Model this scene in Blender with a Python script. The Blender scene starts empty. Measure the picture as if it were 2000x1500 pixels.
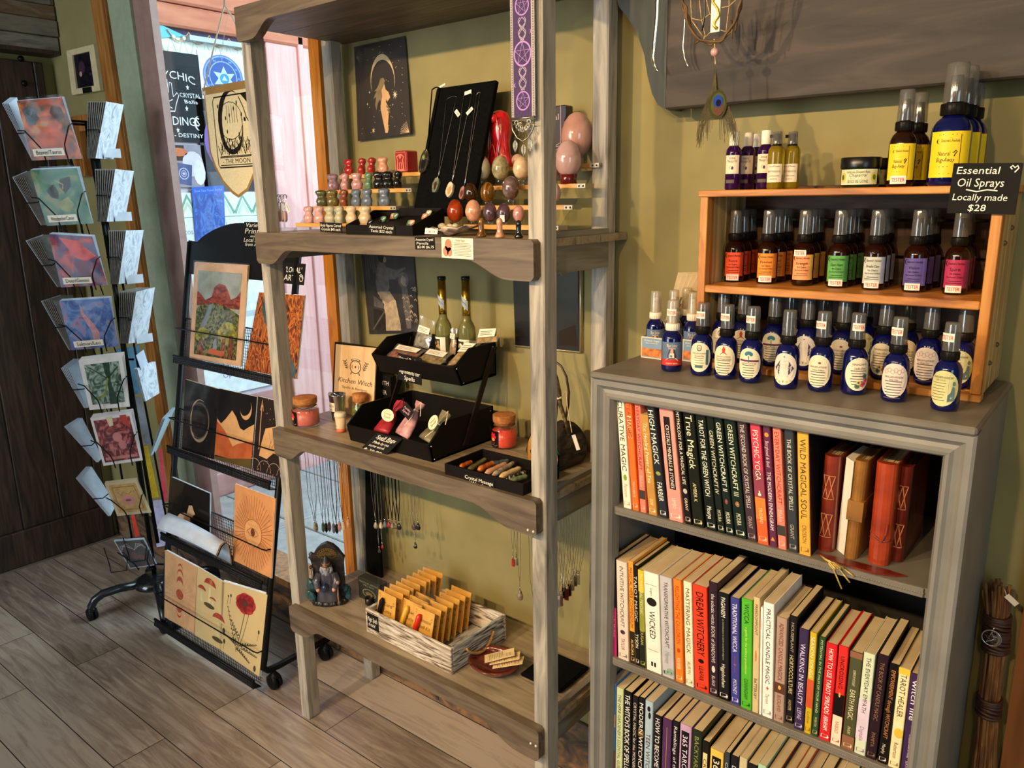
import bpy,math,random
from math import sin,cos,pi,radians,hypot,atan2
from mathutils import Vector,Matrix
random.seed(7)
SC = bpy.context.scene
COL = SC.collection

# ---------------------------------------------------------------- camera
FPX,YAW,PITCH,ROLL,EYE = 1534.4,-0.68037,0.23535,-0.01741,1.5
_f = Vector((sin(YAW)*cos(PITCH),cos(YAW)*cos(PITCH),-sin(PITCH)))
_r = Vector((cos(YAW),-sin(YAW),0)); _u = _r.cross(_f)
CR = cos(ROLL)*_r + sin(ROLL)*_u; CU = -sin(ROLL)*_r + cos(ROLL)*_u; CF = _f
cd = bpy.data.cameras.new('camera'); cam = bpy.data.objects.new('camera',cd); COL.objects.link(cam)
cam.matrix_world = Matrix(((CR.x,CU.x,-CF.x,0),(CR.y,CU.y,-CF.y,0),(CR.z,CU.z,-CF.z,EYE),(0,0,0,1)))
cd.sensor_fit = 'HORIZONTAL'; cd.sensor_width = 36; cd.lens = FPX/2000*36; cd.clip_start = .02; cd.clip_end = 200
SC.camera = cam
EYEV = Vector((0,0,EYE))

# ---------------------------------------------------------------- colour management, sky, lights
SC.view_settings.view_transform = 'Standard'; SC.view_settings.look = 'None'
SC.view_settings.gamma = 1; SC.view_settings.use_curve_mapping = False
SC.view_settings.exposure = -0.16
W = bpy.data.worlds.new('sky'); SC.world = W; W.use_nodes = True
_nt = W.node_tree; _bg = _nt.nodes['Background']
_sky = _nt.nodes.new('ShaderNodeTexSky'); _sky.sky_type = 'HOSEK_WILKIE'; _sky.sun_direction = (0.5,-0.2,0.8); _sky.turbidity = 3
_nt.links.new(_sky.outputs[0],_bg.inputs[0]); _bg.inputs[1].default_value = .9
def lamp(name,kind,loc,energy,color,target=None,**kw):
    d = bpy.data.lights.new(name,kind); d.energy = energy; d.color = color
    for k,v in kw.items(): setattr(d,k,v)
    o = bpy.data.objects.new(name,d); COL.objects.link(o); o.location = loc
    if target is not None:
        o.rotation_euler = (Vector(target)-Vector(loc)).to_track_quat('-Z','Y').to_euler()
    return o
lamp('sun','SUN',(4,-.6,4.5),2.2,(1,.95,.88),target=(-3.6,3.6,0),angle=radians(.6))
WARM = (1.0,.69,.36)
for _x,_e,_t in ((-1.75,185,-.95),(-1.05,140,-.75),(-.35,100,-.45),(.35,40,-.2)):
    lamp('track_light','SPOT',(_x,-1.05,2.32),_e,WARM,target=(_t,1.4,.95),spot_size=radians(72),spot_blend=.75,shadow_soft_size=.03)
lamp('shopfront_daylight','AREA',(2.0,-.9,1.5),42,(.60,.83,1),target=(-.6,1.2,.9),shape='RECTANGLE',size=1.4,size_y=1.8)
lamp('rear_shopfront_daylight','AREA',(-2.4,-2.9,1.6),120,(.78,.89,1),target=(-2.6,1.5,.9),shape='RECTANGLE',size=1.8,size_y=1.8)  # cool fill added behind the camera to lift the window side
lamp('ceiling_panel','AREA',(-1.4,-1.6,2.66),8,(1,.84,.64),target=(-1.4,-1.6,0),shape='RECTANGLE',size=2.6,size_y=1.6)  # added soft warm ambient fill, stands for no known fixture
lamp('open_sky_over_walk','AREA',(-1.0,3.3,2.6),270,(.70,.85,1),target=(-3.3,1.9,.4),shape='RECTANGLE',size=2.4,size_y=2.2)  # area lamp added out of view, boosts sky light through the window

# ---------------------------------------------------------------- pixel rays of the 2000x1500 frame onto known planes
def ray(px,py):
    return ((px-1000)/FPX)*CR - ((py-750)/FPX)*CU + CF
def at(px,py,ax,val):
    d = ray(px,py); t = (val-EYEV[ax])/d[ax]
    return EYEV + d*t
def hit(px,py,p0,n):
    d = ray(px,py); n = Vector(n); t = (Vector(p0)-EYEV).dot(n)/d.dot(n)
    return EYEV + d*t

def pxw(p,w): return w*(Vector(p)-EYEV).dot(CF)/FPX     # size of w pixels at point p
# ---------------------------------------------------------------- materials
MATS = {}
def lin(h):
    h = h.lstrip('#')
    c = [int(h[i:i+2],16)/255 for i in (0,2,4)]
    return tuple(x/12.92 if x <= .04045 else ((x+.055)/1.055)**2.4 for x in c)+(1,)
def mat(hexc,rough=.55,metal=0,var=.06,scale=25,coat=0,trans=0,ior=1.45,emit=0,alpha=1,bump=0):
    key = (hexc,rough,metal,var,scale,coat,trans,emit,alpha,bump)
    if key in MATS: return MATS[key]
    m = bpy.data.materials.new('m_%s_%d' % (hexc.strip('#'),len(MATS))); m.use_nodes = True
    nt = m.node_tree; p = nt.nodes['Principled BSDF']
    p.inputs['Roughness'].default_value = rough; p.inputs['Metallic'].default_value = metal
    p.inputs['Coat Weight'].default_value = coat; p.inputs['Transmission Weight'].default_value = trans
    p.inputs['IOR'].default_value = ior; p.inputs['Alpha'].default_value = alpha
    c = lin(hexc)
    if rough > .3 and not metal: p.inputs['Specular IOR Level'].default_value = .12 if max(c[:3]) < .03 else .35
    if var:
        tc = nt.nodes.new('ShaderNodeTexCoord'); n = nt.nodes.new('ShaderNodeTexNoise'); n.inputs['Scale'].default_value = scale; n.inputs['Detail'].default_value = 3
        r = nt.nodes.new('ShaderNodeValToRGB'); e = r.color_ramp.elements
        e[0].position = .3; e[1].position = .7
        e[0].color = tuple(min(1,x*(1-var*2)) for x in c[:3])+(1,); e[1].color = tuple(min(1,x*(1+var*2)+var*.01) for x in c[:3])+(1,)
        nt.links.new(tc.outputs['Object'],n.inputs['Vector']); nt.links.new(n.outputs['Fac'],r.inputs[0]); nt.links.new(r.outputs[0],p.inputs['Base Color'])
        if bump:
            b = nt.nodes.new('ShaderNodeBump'); b.inputs['Strength'].default_value = bump; b.inputs['Distance'].default_value = .004
            nt.links.new(n.outputs['Fac'],b.inputs['Height']); nt.links.new(b.outputs[0],p.inputs['Normal'])
    else:
        p.inputs['Base Color'].default_value = c
    if emit:
        p.inputs['Emission Color'].default_value = c; p.inputs['Emission Strength'].default_value = emit
    MATS[key] = m; return m
def ramp_mat(name,stops,scale=(4,4,4),noise=5,detail=6,rough=.5,dist=0.,wave=None,bump=0,coat=0,trans=0,metal=0,space='Object',lac=2.):
    """noise (or wave) through a colour ramp: wood, stone, painted paper"""
    if name in MATS: return MATS[name]
    m = bpy.data.materials.new(name); m.use_nodes = True; nt = m.node_tree; p = nt.nodes['Principled BSDF']
    tc = nt.nodes.new('ShaderNodeTexCoord'); mp = nt.nodes.new('ShaderNodeMapping'); mp.inputs['Scale'].default_value = scale
    nt.links.new(tc.outputs[space],mp.inputs[0])
    if wave:
        n = nt.nodes.new('ShaderNodeTexWave'); n.bands_direction = wave; n.inputs['Distortion'].default_value = dist; n.inputs['Detail Scale'].default_value = 1.5
        n.inputs['Scale'].default_value = noise; n.inputs['Detail'].default_value = detail
    else:
        n = nt.nodes.new('ShaderNodeTexNoise'); n.inputs['Scale'].default_value = noise; n.inputs['Detail'].default_value = detail; n.inputs['Distortion'].default_value = dist
        n.inputs['Lacunarity'].default_value = lac
    nt.links.new(mp.outputs[0],n.inputs['Vector'])
    r = nt.nodes.new('ShaderNodeValToRGB'); el = r.color_ramp.elements
    while len(el) > 2: el.remove(el[-1])
    for i,(pos,hx) in enumerate(stops):
        e = el[i] if i < 2 else el.new(pos)
        e.position = pos; e.color = lin(hx)
    nt.links.new(n.outputs[0] if not wave else n.outputs['Fac'],r.inputs[0]); nt.links.new(r.outputs[0],p.inputs['Base Color'])
    p.inputs['Roughness'].default_value = rough; p.inputs['Coat Weight'].default_value = coat; p.inputs['Transmission Weight'].default_value = trans; p.inputs['Metallic'].default_value = metal
    if bump:
        b = nt.nodes.new('ShaderNodeBump'); b.inputs['Strength'].default_value = bump; b.inputs['Distance'].default_value = .004
        nt.links.new(n.outputs[0] if not wave else n.outputs['Fac'],b.inputs['Height']); nt.links.new(b.outputs[0],p.inputs['Normal'])
    MATS[name] = m; return m
def clear_mat(name,tint='#ffffff',gloss=.12,rough=.05,body=0.,bodycol='#ffffff'):
    """thin clear plastic or glass: light passes, edges and glints stay"""
    if name in MATS: return MATS[name]
    m = bpy.data.materials.new(name); m.use_nodes = True; nt = m.node_tree; nt.nodes.remove(nt.nodes['Principled BSDF'])
    out = nt.nodes['Material Output']; t = nt.nodes.new('ShaderNodeBsdfTransparent'); t.inputs[0].default_value = lin(tint)
    g = nt.nodes.new('ShaderNodeBsdfGlossy'); g.inputs['Roughness'].default_value = rough
    lw = nt.nodes.new('ShaderNodeLayerWeight'); lw.inputs[0].default_value = .25
    ma = nt.nodes.new('ShaderNodeMath'); ma.operation = 'MULTIPLY_ADD'; ma.inputs[1].default_value = .22; ma.inputs[2].default_value = gloss; ma.use_clamp = True
    nt.links.new(lw.outputs['Facing'],ma.inputs[0])
    mx = nt.nodes.new('ShaderNodeMixShader'); nt.links.new(ma.outputs[0],mx.inputs[0]); nt.links.new(t.outputs[0],mx.inputs[1]); nt.links.new(g.outputs[0],mx.inputs[2])
    last = mx
    if body:
        d = nt.nodes.new('ShaderNodeBsdfDiffuse'); d.inputs[0].default_value = lin(bodycol)
        m2 = nt.nodes.new('ShaderNodeMixShader'); m2.inputs[0].default_value = body
        nt.links.new(mx.outputs[0],m2.inputs[1]); nt.links.new(d.outputs[0],m2.inputs[2]); last = m2
    nt.links.new(last.outputs[0],out.inputs['Surface'])
    MATS[name] = m; return m

# ---------------------------------------------------------------- mesh builder
_cu = bpy.data.curves.new('glyphs','FONT'); _cu.resolution_u = 2; _cu.fill_mode = 'FRONT'
_to = bpy.data.objects.new('glyphs',_cu); GL = {}
def glyphs(s):
    if s not in GL:
        _cu.body = s; me = _to.to_mesh()
        v = [(a.co.x,a.co.y) for a in me.vertices]; f = [tuple(p.vertices) for p in me.polygons]; _to.to_mesh_clear()
        x0 = min(a[0] for a in v); x1 = max(a[0] for a in v)
        GL[s] = ([((a[0]-x0)/(x1-x0),a[1]/.69) for a in v],f,(x1-x0)/.69)
    return GL[s]
def frame(o,u,v):
    """maps flat (a, b, lift) into space: o + a*u + b*v + lift*normal"""
    o = Vector(o); u = Vector(u).normalized(); v = Vector(v).normalized(); n = u.cross(v)
    return lambda a,b,l=0.: o + u*a + v*b + n*l
def around(c,r,a0=0.,z0=0.):
    """maps flat (a, b, lift) round an upright cylinder; a is arc length, positive to the viewer's right when a0 faces the viewer"""
    c = Vector(c)
    return lambda a,b,l=0.: Vector((c.x+(r+l)*cos(a0+a/r),c.y+(r+l)*sin(a0+a/r),c.z+z0+b))
class B:
    def __init__(s): s.v = []; s.f = []; s.m = []; s.sm = []
    def add(s,vs,fs,mi=0,smooth=False):
        b = len(s.v); s.v.extend(Vector(x) for x in vs)
        for f in fs: s.f.append(tuple(b+i for i in f)); s.m.append(mi); s.sm.append(smooth)
        return s
    def box(s,lo,hi,mi=0):
        x0,y0,z0 = lo; x1,y1,z1 = hi
        return s.add([(x0,y0,z0),(x1,y0,z0),(x1,y1,z0),(x0,y1,z0),(x0,y0,z1),(x1,y0,z1),(x1,y1,z1),(x0,y1,z1)],
                     [(0,3,2,1),(4,5,6,7),(0,1,5,4),(1,2,6,5),(2,3,7,6),(3,0,4,7)],mi)
    def hexa(s,p,mi=0):
        return s.add(p,[(0,3,2,1),(4,5,6,7),(0,1,5,4),(1,2,6,5),(2,3,7,6),(3,0,4,7)],mi)
    def slab(s,F,w,h,t,mi=0,cx=0,cy=0,back=0.):
        """w x h plate in frame F centred at cx, cy; its face at lift `back+t`, its back at `back`"""
        a0,a1,b0,b1 = cx-w/2,cx+w/2,cy-h/2,cy+h/2
        return s.hexa([F(a0,b0,back),F(a1,b0,back),F(a1,b1,back),F(a0,b1,back),F(a0,b0,back+t),F(a1,b0,back+t),F(a1,b1,back+t),F(a0,b1,back+t)],mi)
    def rbox(s,lo,hi,r=.004,mi=0):
        """box with chamfered upright and top edges"""
        x0,y0,z0=lo; x1,y1,z1=hi
        r=min(r,(x1-x0)/2.1,(y1-y0)/2.1,(z1-z0)/2.1)
        def ring(z,d,c): return [(x0+d+c,y0+d,z),(x1-d-c,y0+d,z),(x1-d,y0+d+c,z),(x1-d,y1-d-c,z),(x1-d-c,y1-d,z),(x0+d+c,y1-d,z),(x0+d,y1-d-c,z),(x0+d,y0+d+c,z)]
        rs=[ring(z0,r,r*.4),ring(z0+r,0,r),ring(z1-r,0,r),ring(z1,r,r*.4)]
        vs=[p for q in rs for p in q]; fs=[tuple(range(7,-1,-1)),tuple(24+i for i in range(8))]
        for k in range(3):
            for i in range(8):
                j=(i+1)%8; fs.append((k*8+i,k*8+j,k*8+8+j,k*8+8+i))
        return s.add(vs,fs,mi)
    def tube(s,pts,r,n=6,mi=0,closed=False,cap=True,smooth=True):
        pts = [Vector(p) for p in pts]; N = len(pts)
        rs = r if isinstance(r,(list,tuple)) else [r]*N
        vs = []; up = None
        for i,p in enumerate(pts):
            if closed: d = pts[(i+1) % N]-pts[i-1]
            else: d = pts[min(i+1,N-1)]-pts[max(i-1,0)]
            d = d.normalized() if d.length > 1e-9 else Vector((0,0,1))
            if up is None: up = d.orthogonal().normalized()
            up = (up-d*up.dot(d)); up = up.normalized() if up.length > 1e-6 else d.orthogonal().normalized()
            w = d.cross(up)
            for k in range(n):
                a = 2*pi*k/n; vs.append(p+(up*cos(a)+w*sin(a))*rs[i])
        fs = []
        for i in range(N if closed else N-1):
            j = (i+1) % N
            for k in range(n):
                l = (k+1) % n; fs.append((i*n+k,i*n+l,j*n+l,j*n+k))
        if not closed and cap:
            fs.append(tuple(range(n-1,-1,-1))); fs.append(tuple((N-1)*n+k for k in range(n)))
        return s.add(vs,fs,mi,smooth)
    def lathe(s,prof,c=(0,0,0),n=20,mi=0,sx=1.,sy=1.,smooth=True,capb=True,capt=True,M=None,bulge=None):
        """prof: (radius, z) from bottom to top"""
        c = Vector(c); vs = []
        for (r,z) in prof:
            for k in range(n):
                a = 2*pi*k/n; q = Vector((r*cos(a)*sx,r*sin(a)*sy,z))
                if bulge: q = Vector(bulge(q,a))
                vs.append((M @ q if M else q)+c)
        fs = []
        for i in range(len(prof)-1):
            for k in range(n):
                l = (k+1) % n; fs.append((i*n+k,i*n+l,(i+1)*n+l,(i+1)*n+k))
        if capb: fs.append(tuple(range(n-1,-1,-1)))
        if capt: fs.append(tuple((len(prof)-1)*n+k for k in range(n)))
        return s.add(vs,fs,mi,smooth)
    def ball(s,c,r,n=12,mi=0,sx=1.,sy=1.,sz=1.,bulge=None,M=None):
        k = max(5,n//2)
        return s.lathe([(max(1e-4,r*sin(pi*i/k)),-r*sz*cos(pi*i/k)) for i in range(k+1)],c,n,mi,sx,sy,capb=False,capt=False,bulge=bulge,M=M)
    def prism(s,poly,F,t,mi=0,back=0.,smi=None):
        """flat outline in frame F, thickness t towards the normal; face at lift back+t"""
        n = len(poly); vs = [F(a,b,back) for a,b in poly]+[F(a,b,back+t) for a,b in poly]
        s.add(vs,[tuple(range(n-1,-1,-1)),tuple(range(n,2*n))],mi)
        return s.add(vs,[(i,(i+1) % n,n+(i+1) % n,n+i) for i in range(n)],mi if smi is None else smi)
    def poly(s,pts,F,mi=0,lift=.0003):
        return s.add([F(a,b,lift) for a,b in pts],[tuple(range(len(pts)))],mi)
    def patch(s,a0,b0,a1,b1,F,mi=0,nu=1,nv=1,lift=.0003,wob=None):
        vs = [F(a0+(a1-a0)*i/nu,b0+(b1-b0)*j/nv,lift+(wob(i/nu,j/nv) if wob else 0)) for j in range(nv+1) for i in range(nu+1)]
        w = nu+1
        return s.add(vs,[(j*w+i,j*w+i+1,(j+1)*w+i+1,(j+1)*w+i) for j in range(nv) for i in range(nu)],mi,nu > 2)
    def disc(s,ca,cb,ra,rb,F,mi=0,n=20,lift=.0003,rings=1,inner=0.,rot=0.):
        """ellipse or ring of flat facets; several rings let it follow a curved frame"""
        vs = []; fs = []; k0 = 0 if inner else 1
        if not inner: vs.append(F(ca,cb,lift))
        for i in range(k0,rings+1):
            q = inner+(1-inner)*i/rings
            for k in range(n):
                t = 2*pi*k/n; x = ra*q*cos(t); y = rb*q*sin(t)
                vs.append(F(ca+x*cos(rot)-y*sin(rot),cb+x*sin(rot)+y*cos(rot),lift))
        if not inner: fs += [(0,1+k,1+(k+1) % n) for k in range(n)]
        for i in range(rings if inner else rings-1):
            o = i*n+(0 if inner else 1)
            fs += [(o+k,o+n+k,o+n+(k+1) % n,o+(k+1) % n) for k in range(n)]
        return s.add(vs,fs,mi)
    def star(s,ca,cb,r,F,mi=0,k=5,inner=.42,lift=.0004,rot=0.):
        return s.poly([(ca+(r if i % 2 == 0 else r*inner)*sin(rot+pi*i/k),cb+(r if i % 2 == 0 else r*inner)*cos(rot+pi*i/k)) for i in range(2*k)],F,mi,lift)
    def moon(s,ca,cb,r,F,mi=0,thin=.35,rot=0.,n=14,lift=.0004,sx=1.):
        pts = []
        for i in range(n+1):
            t = -pi*.62+2*pi*.62*i/n; pts.append((r*cos(t),r*sin(t)))
        for i in range(n,-1,-1):
            t = -pi*.62+2*pi*.62*i/n; q = cos(pi*.62)
            pts.append(((cos(t)-q)*(1-thin)*r+q*r,r*sin(t)*.97 if 0 < i < n else r*sin(t)))
        pts = [((x*cos(rot)-y*sin(rot))*sx+ca,x*sin(rot)+y*cos(rot)+cb) for x,y in pts]
        m = n+1
        vs = [F(a,b,lift) for a,b in pts]
        return s.add(vs,[(i,i+1,2*m-2-i,2*m-1-i) for i in range(n)],mi)
    def line(s,pts,w,F,mi=0,lift=.0004,closed=False):
        N = len(pts); L = []
        for i in range(N):
            a = pts[i-1] if (i or closed) else pts[0]; b = pts[(i+1) % N] if (i < N-1 or closed) else pts[-1]
            dx,dy = b[0]-a[0],b[1]-a[1]; q = hypot(dx,dy) or 1
            L.append((-dy/q*w/2,dx/q*w/2))
        vs = []
        for (x,y),(p,q) in zip(pts,L): vs += [F(x+p,y+q,lift),F(x-p,y-q,lift)]
        return s.add(vs,[(2*i+1,2*((i+1) % N)+1,2*((i+1) % N),2*i) for i in range(N if closed else N-1)],mi)
    def text(s,t,w,h,F,mi=0,cx=0.,cy=0.,shear=0.,lift=.0005,keep=False,arc=0.):
        """lettering w wide and h high (capital height), centred at cx, cy"""
        v,f,ar = glyphs(t)
        if keep: w = min(w,ar*h)
        out = []
        for a,b in v:
            x = (a-.5)*w+shear*(b-.5)*h; y = (b-.5)*h
            if arc: y -= arc*(a-.5)**2*4
            out.append(F(cx+x,cy+y,lift))
        return s.add(out,f,mi)
    def make(s,name,mats,parent=None,bevel=0,smooth=None,weld=False,kind=None,local=True):
        """links the collected shapes as ONE mesh object; with a parent, world coordinates are taken into the parent's frame"""
        if not isinstance(mats,(list,tuple)): mats = [mats]
        me = bpy.data.meshes.new(name)
        vs = s.v; root = parent
        if parent is not None:
            r = parent
            while r.parent is not None: r = r.parent
            if 'inv' in META.get(r.name,{}): inv = META[r.name]['inv']; vs = [inv @ p for p in s.v]
        elif s.v:
            c = Vector([(min(p[i] for p in s.v)+max(p[i] for p in s.v))/2 for i in (0,1)]+[min(p[2] for p in s.v)])
            vs = [p-c for p in s.v]
        me.from_pydata([tuple(p) for p in vs],[],s.f)
        for m in mats: me.materials.append(m)
        me.polygons.foreach_set('material_index',s.m)
        me.polygons.foreach_set('use_smooth',s.sm if smooth is None else [smooth]*len(s.sm))
        o = bpy.data.objects.new(name,me); COL.objects.link(o)
        if parent is not None: o.parent = parent
        elif s.v:
            o.location = c; META[o.name] = {'inv': Matrix.Translation(-c)}
        if bevel:
            b = o.modifiers.new('edges','BEVEL'); b.width = bevel; b.segments = 2; b.limit_method = 'ANGLE'; b.angle_limit = radians(40)
        if kind: o['kind'] = kind
        return o
META = {}
def thing(name,label,cat,loc=(0,0,0),rz=0.,group=None):
    o = bpy.data.objects.new(name,None); COL.objects.link(o); o.empty_display_size = .02
    o.location = loc; o.rotation_euler = (0,0,rz)
    META[o.name] = {'inv': (Matrix.Translation(Vector(loc)) @ Matrix.Rotation(rz,4,'Z')).inverted()}
    return tag(o,label,cat,group)
def tag(o,label,cat,group=None):
    o['label'] = label; o['category'] = cat
    if group: o['group'] = group
    return o
def dup(root,loc,rz=None,label=None,group=None):
    def cp(o,par):
        c = o.copy(); COL.objects.link(c)
        if par is not None: c.parent = par
        for k in o.children: cp(k,c)
        return c
    r = cp(root,None); r.location = loc
    if rz is not None: r.rotation_euler = (0,0,rz)
    if label: r['label'] = label
    if group: r['group'] = group
    return r
X3,Y3,Z3 = Vector((1,0,0)),Vector((0,1,0)),Vector((0,0,1))
def face_frame(o): return frame(o,X3,Z3)      # a plane that looks towards -Y (towards the viewer's side of the room)
# ================================================================ the room
YW,XL,XR,YB,ZC = 1.5,-3.6,2.1,-3.0,2.7
WALL = mat('#8b8154',.75,var=.05,scale=9)
def struct(name,b,m,**kw):
    o = b.make(name,m,**kw); o['kind'] = 'structure'; return o
def plank_mat(name,cols,w,L,along='X',rough=.34):
    """boards of width w and length L with their own tone, grain along the board and thin dark seams"""
    m = bpy.data.materials.new(name); m.use_nodes = True; nt = m.node_tree; p = nt.nodes['Principled BSDF']; N = nt.nodes.new; K = nt.links.new
    tc = N('ShaderNodeTexCoord'); mp = N('ShaderNodeMapping'); K(tc.outputs['Object'],mp.inputs[0])
    if along == 'Z': mp.inputs['Rotation'].default_value = (0,radians(90),0)
    br = N('ShaderNodeTexBrick'); br.offset = .37; br.offset_frequency = 2; br.inputs['Scale'].default_value = 1
    br.inputs['Brick Width'].default_value = L; br.inputs['Row Height'].default_value = w; br.inputs['Mortar Size'].default_value = .0016; br.inputs['Mortar Smooth'].default_value = .3
    br.inputs['Color1'].default_value = (0,0,0,1); br.inputs['Color2'].default_value = (1,1,1,1); br.inputs['Mortar'].default_value = (.5,.5,.5,1)
    K(mp.outputs[0],br.inputs['Vector'])
    st = N('ShaderNodeMapping'); st.inputs['Scale'].default_value = (1.6,16,16); K(tc.outputs['Object'],st.inputs[0])
    off = N('ShaderNodeVectorMath'); off.operation = 'ADD'; K(st.outputs[0],off.inputs[0]); K(br.outputs['Color'],off.inputs[1])
    gr = N('ShaderNodeTexNoise'); gr.inputs['Scale'].default_value = 2.2; gr.inputs['Detail'].default_value = 9; gr.inputs['Roughness'].default_value = .68; gr.inputs['Distortion'].default_value = 1.2; K(off.outputs[0],gr.inputs['Vector'])
    big = N('ShaderNodeTexNoise'); big.inputs['Scale'].default_value = 2.6; big.inputs['Detail'].default_value = 2; K(tc.outputs['Object'],big.inputs['Vector'])
    a = N('ShaderNodeMath'); a.operation = 'MULTIPLY_ADD'; a.inputs[1].default_value = .32; K(br.outputs['Color'],a.inputs[0]); K(gr.outputs['Fac'],a.inputs[2])
    b = N('ShaderNodeMath'); b.operation = 'MULTIPLY_ADD'; b.inputs[1].default_value = .35; K(big.outputs['Fac'],b.inputs[0]); K(a.outputs[0],b.inputs[2])
    r = N('ShaderNodeValToRGB'); e = r.color_ramp.elements; e[0].position = .45; e[0].color = lin(cols[0]); e[1].position = 1.05; e[1].color = lin(cols[2]); q = e.new(.74); q.color = lin(cols[1])
    K(b.outputs[0],r.inputs[0])
    mx = N('ShaderNodeMixRGB'); mx.blend_type = 'MIX'; mx.inputs['Color2'].default_value = lin(cols[3]); K(br.outputs['Fac'],mx.inputs['Fac']); K(r.outputs[0],mx.inputs['Color1']); K(mx.outputs[0],p.inputs['Base Color'])
    p.inputs['Roughness'].default_value = rough
    bp = N('ShaderNodeBump'); bp.inputs['Strength'].default_value = .25; bp.inputs['Distance'].default_value = .002; K(gr.outputs['Fac'],bp.inputs['Height']); K(bp.outputs[0],p.inputs['Normal'])
    return m
FLOOR = plank_mat('grey_brown_laminate',('#57483d','#8b7a6b','#b4a493','#241c16'),.149,.93)
b = B().box((0,0,-.03),(XR-XL,YW-YB,0)); b.v = [v+Vector((XL,-2.998-.003,0)) for v in b.v]
fl = struct('floor',b,FLOOR)
struct('ceiling',B().box((XL,YB,ZC),(XR,YW,ZC+.05)),mat('#b9ae98',.9))
# back wall: solid to the right of the window, a pier beside the corner, sill wall and head over the window
WX0,WX1,WZ0,WZ1 = -3.0,-1.905,.185,2.42
bw = B().box((WX1,YW,0),(XR,YW+.1,ZC)).box((XL-.1,YW,0),(WX0,YW+.1,ZC)).box((WX0,YW,0),(WX1,YW+.1,WZ0)).box((WX0,YW,WZ1),(WX1,YW+.1,ZC))
struct('wall_back',bw,WALL)
struct('wall_left',B().box((XL-.1,YB,0),(XL,YW,ZC)),WALL)
struct('wall_right',B().box((XR,YB,0),(XR+.1,YW+.1,ZC)),WALL)
struct('wall_rear',B().box((XL-.1,YB-.1,0),(XR+.1,YB,ZC)),WALL)
SLATE = ramp_mat('rusty_slate',[(.3,'#2c2620'),(.48,'#5b4a3a'),(.6,'#8a6038'),(.75,'#6b6a5e')],scale=(7,7,12),noise=1.6,detail=8,rough=.6,dist=1.5,bump=.6)
bb = B()
x = -3.59
while x < 2.0:
    w = random.uniform(.16,.3); bb.rbox((x,YW-.014-random.random()*.008,0),(min(x+w,2.09),YW,.165+random.uniform(-.012,.012)),.005); x += w+.004
struct('baseboard_back',bb,SLATE)
# dark plank door on the left wall, its bottom rail and black bolts
DARK = ramp_mat('dark_walnut_boards',[(.3,'#1e1510'),(.5,'#3a2a20'),(.7,'#4d392c')],scale=(14,14,1.3),noise=3,detail=9,rough=.5,dist=1.4,bump=.15)
d = B()
y = -.6
while y < 1.44:
    w = min(.155,1.45-y); d.rbox((XL,y,.16),(XL+.035,y+w-.004,2.05),.003); y += .155
d.box((XL,-.6,.16),(XL+.028,1.45,2.05),0)
door = struct('door_1',d,DARK)
rail = B().rbox((XL,-.6,.006),(XL+.05,1.46,.16),.004)
struct('door_rail',rail,DARK,parent=door)
for pz in ((40,115),(47,163)):
    q = at(pz[0],pz[1],0,XL+.035)
    struct('bolt',B().ball((q.x+.004,q.y,q.z),.012,10),mat('#1a1816',.4,.8),parent=door)
struct('trim_5',B().box((XL,-.6,0),(XL+.056,1.47,.006)),mat('#6d6355',.5))
# reclaimed plank and stone clad beam over the door
hx = B()
rnd = random.Random(3)
zz = 2.09
hc = ['#6b675e','#857a68','#6e5236','#5c5a52','#8b8577']
while zz < 2.5:
    hgt = rnd.uniform(.045,.075); y = .2
    while y < 1.49:
        w = rnd.uniform(.25,.5); hx.rbox((-3.56,y,zz),(-3.50+rnd.random()*.012,min(y+w,1.495),zz+hgt-.002),.003,rnd.randrange(5)); y += w+.001
    zz += hgt
hx.box((XL,.2,2.075),(-3.50,1.495,2.09),5).box((XL,.2,2.09),(-3.555,1.495,2.52),5)
CL = [ramp_mat('reclaimed_%d' % i,[(.3,c),(.55,hc[(i+1) % 5]),(.8,c)],scale=(3,5,22),noise=2.5,rough=.8,bump=.4) for i,c in enumerate(hc)]
tag(hx.make('door_canopy_box',CL+[DARK]),'weathered plank clad box canopy above the dark door','canopy')
# casing, jamb, glass and sill of the window
OAK = ramp_mat('varnished_oak',[(.3,'#6e3f14'),(.52,'#a1662a'),(.72,'#b98242')],scale=(16,16,1.4),noise=2.4,detail=6,rough=.35,dist=1.2,coat=.3)
OAKR = ramp_mat('orange_pine',[(.3,'#7f430b'),(.52,'#b3690f'),(.72,'#bd7a26')],scale=(9,9,1.2),noise=2.4,detail=6,rough=.35,dist=2.2,coat=.3)
SAGE = mat('#9aa58b',.5,var=.04,scale=40,bump=.1)
PINKF = mat('#9a7a70',.55,var=.05,scale=30,bump=.1)
def strip(name,quad,y0,y1,m):
    """board of the window surround given by its four face corners (x, z), from y0 (room side) to y1"""
    b = B(); b.hexa([Vector((quad[i][0],y,quad[i][1])) for y in (y1,y0) for i in (0,1,2,3)]); return struct(name,b,m)
strip('trim_1',[(-3.005,.18),(-2.925,.18),(-3.045,2.45),(-3.155,2.45)],YW-.028,YW,OAK)
strip('trim_1',[(-2.945,.18),(-2.93,.18),(-3.05,2.45),(-3.068,2.45)],YW-.036,YW,OAK)
strip('trim_2',[(-2.925,.18),(-2.80,.18),(-2.885,2.45),(-3.045,2.45)],YW-.018,YW+.001,SAGE)
strip('trim_3',[(-2.81,.18),(-2.70,.18),(-2.768,2.42),(-2.88,2.42)],YW-.008,YW+.019,PINKF)
strip('trim_4',[(-1.908,.185),(-1.864,.185),(-1.864,2.42),(-1.908,2.42)],YW-.02,YW+.06,OAKR)
strip('trim_6',[(-2.8,.165),(-1.862,.165),(-1.862,.19),(-2.8,.19)],YW-.035,YW+.1,OAK)
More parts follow.
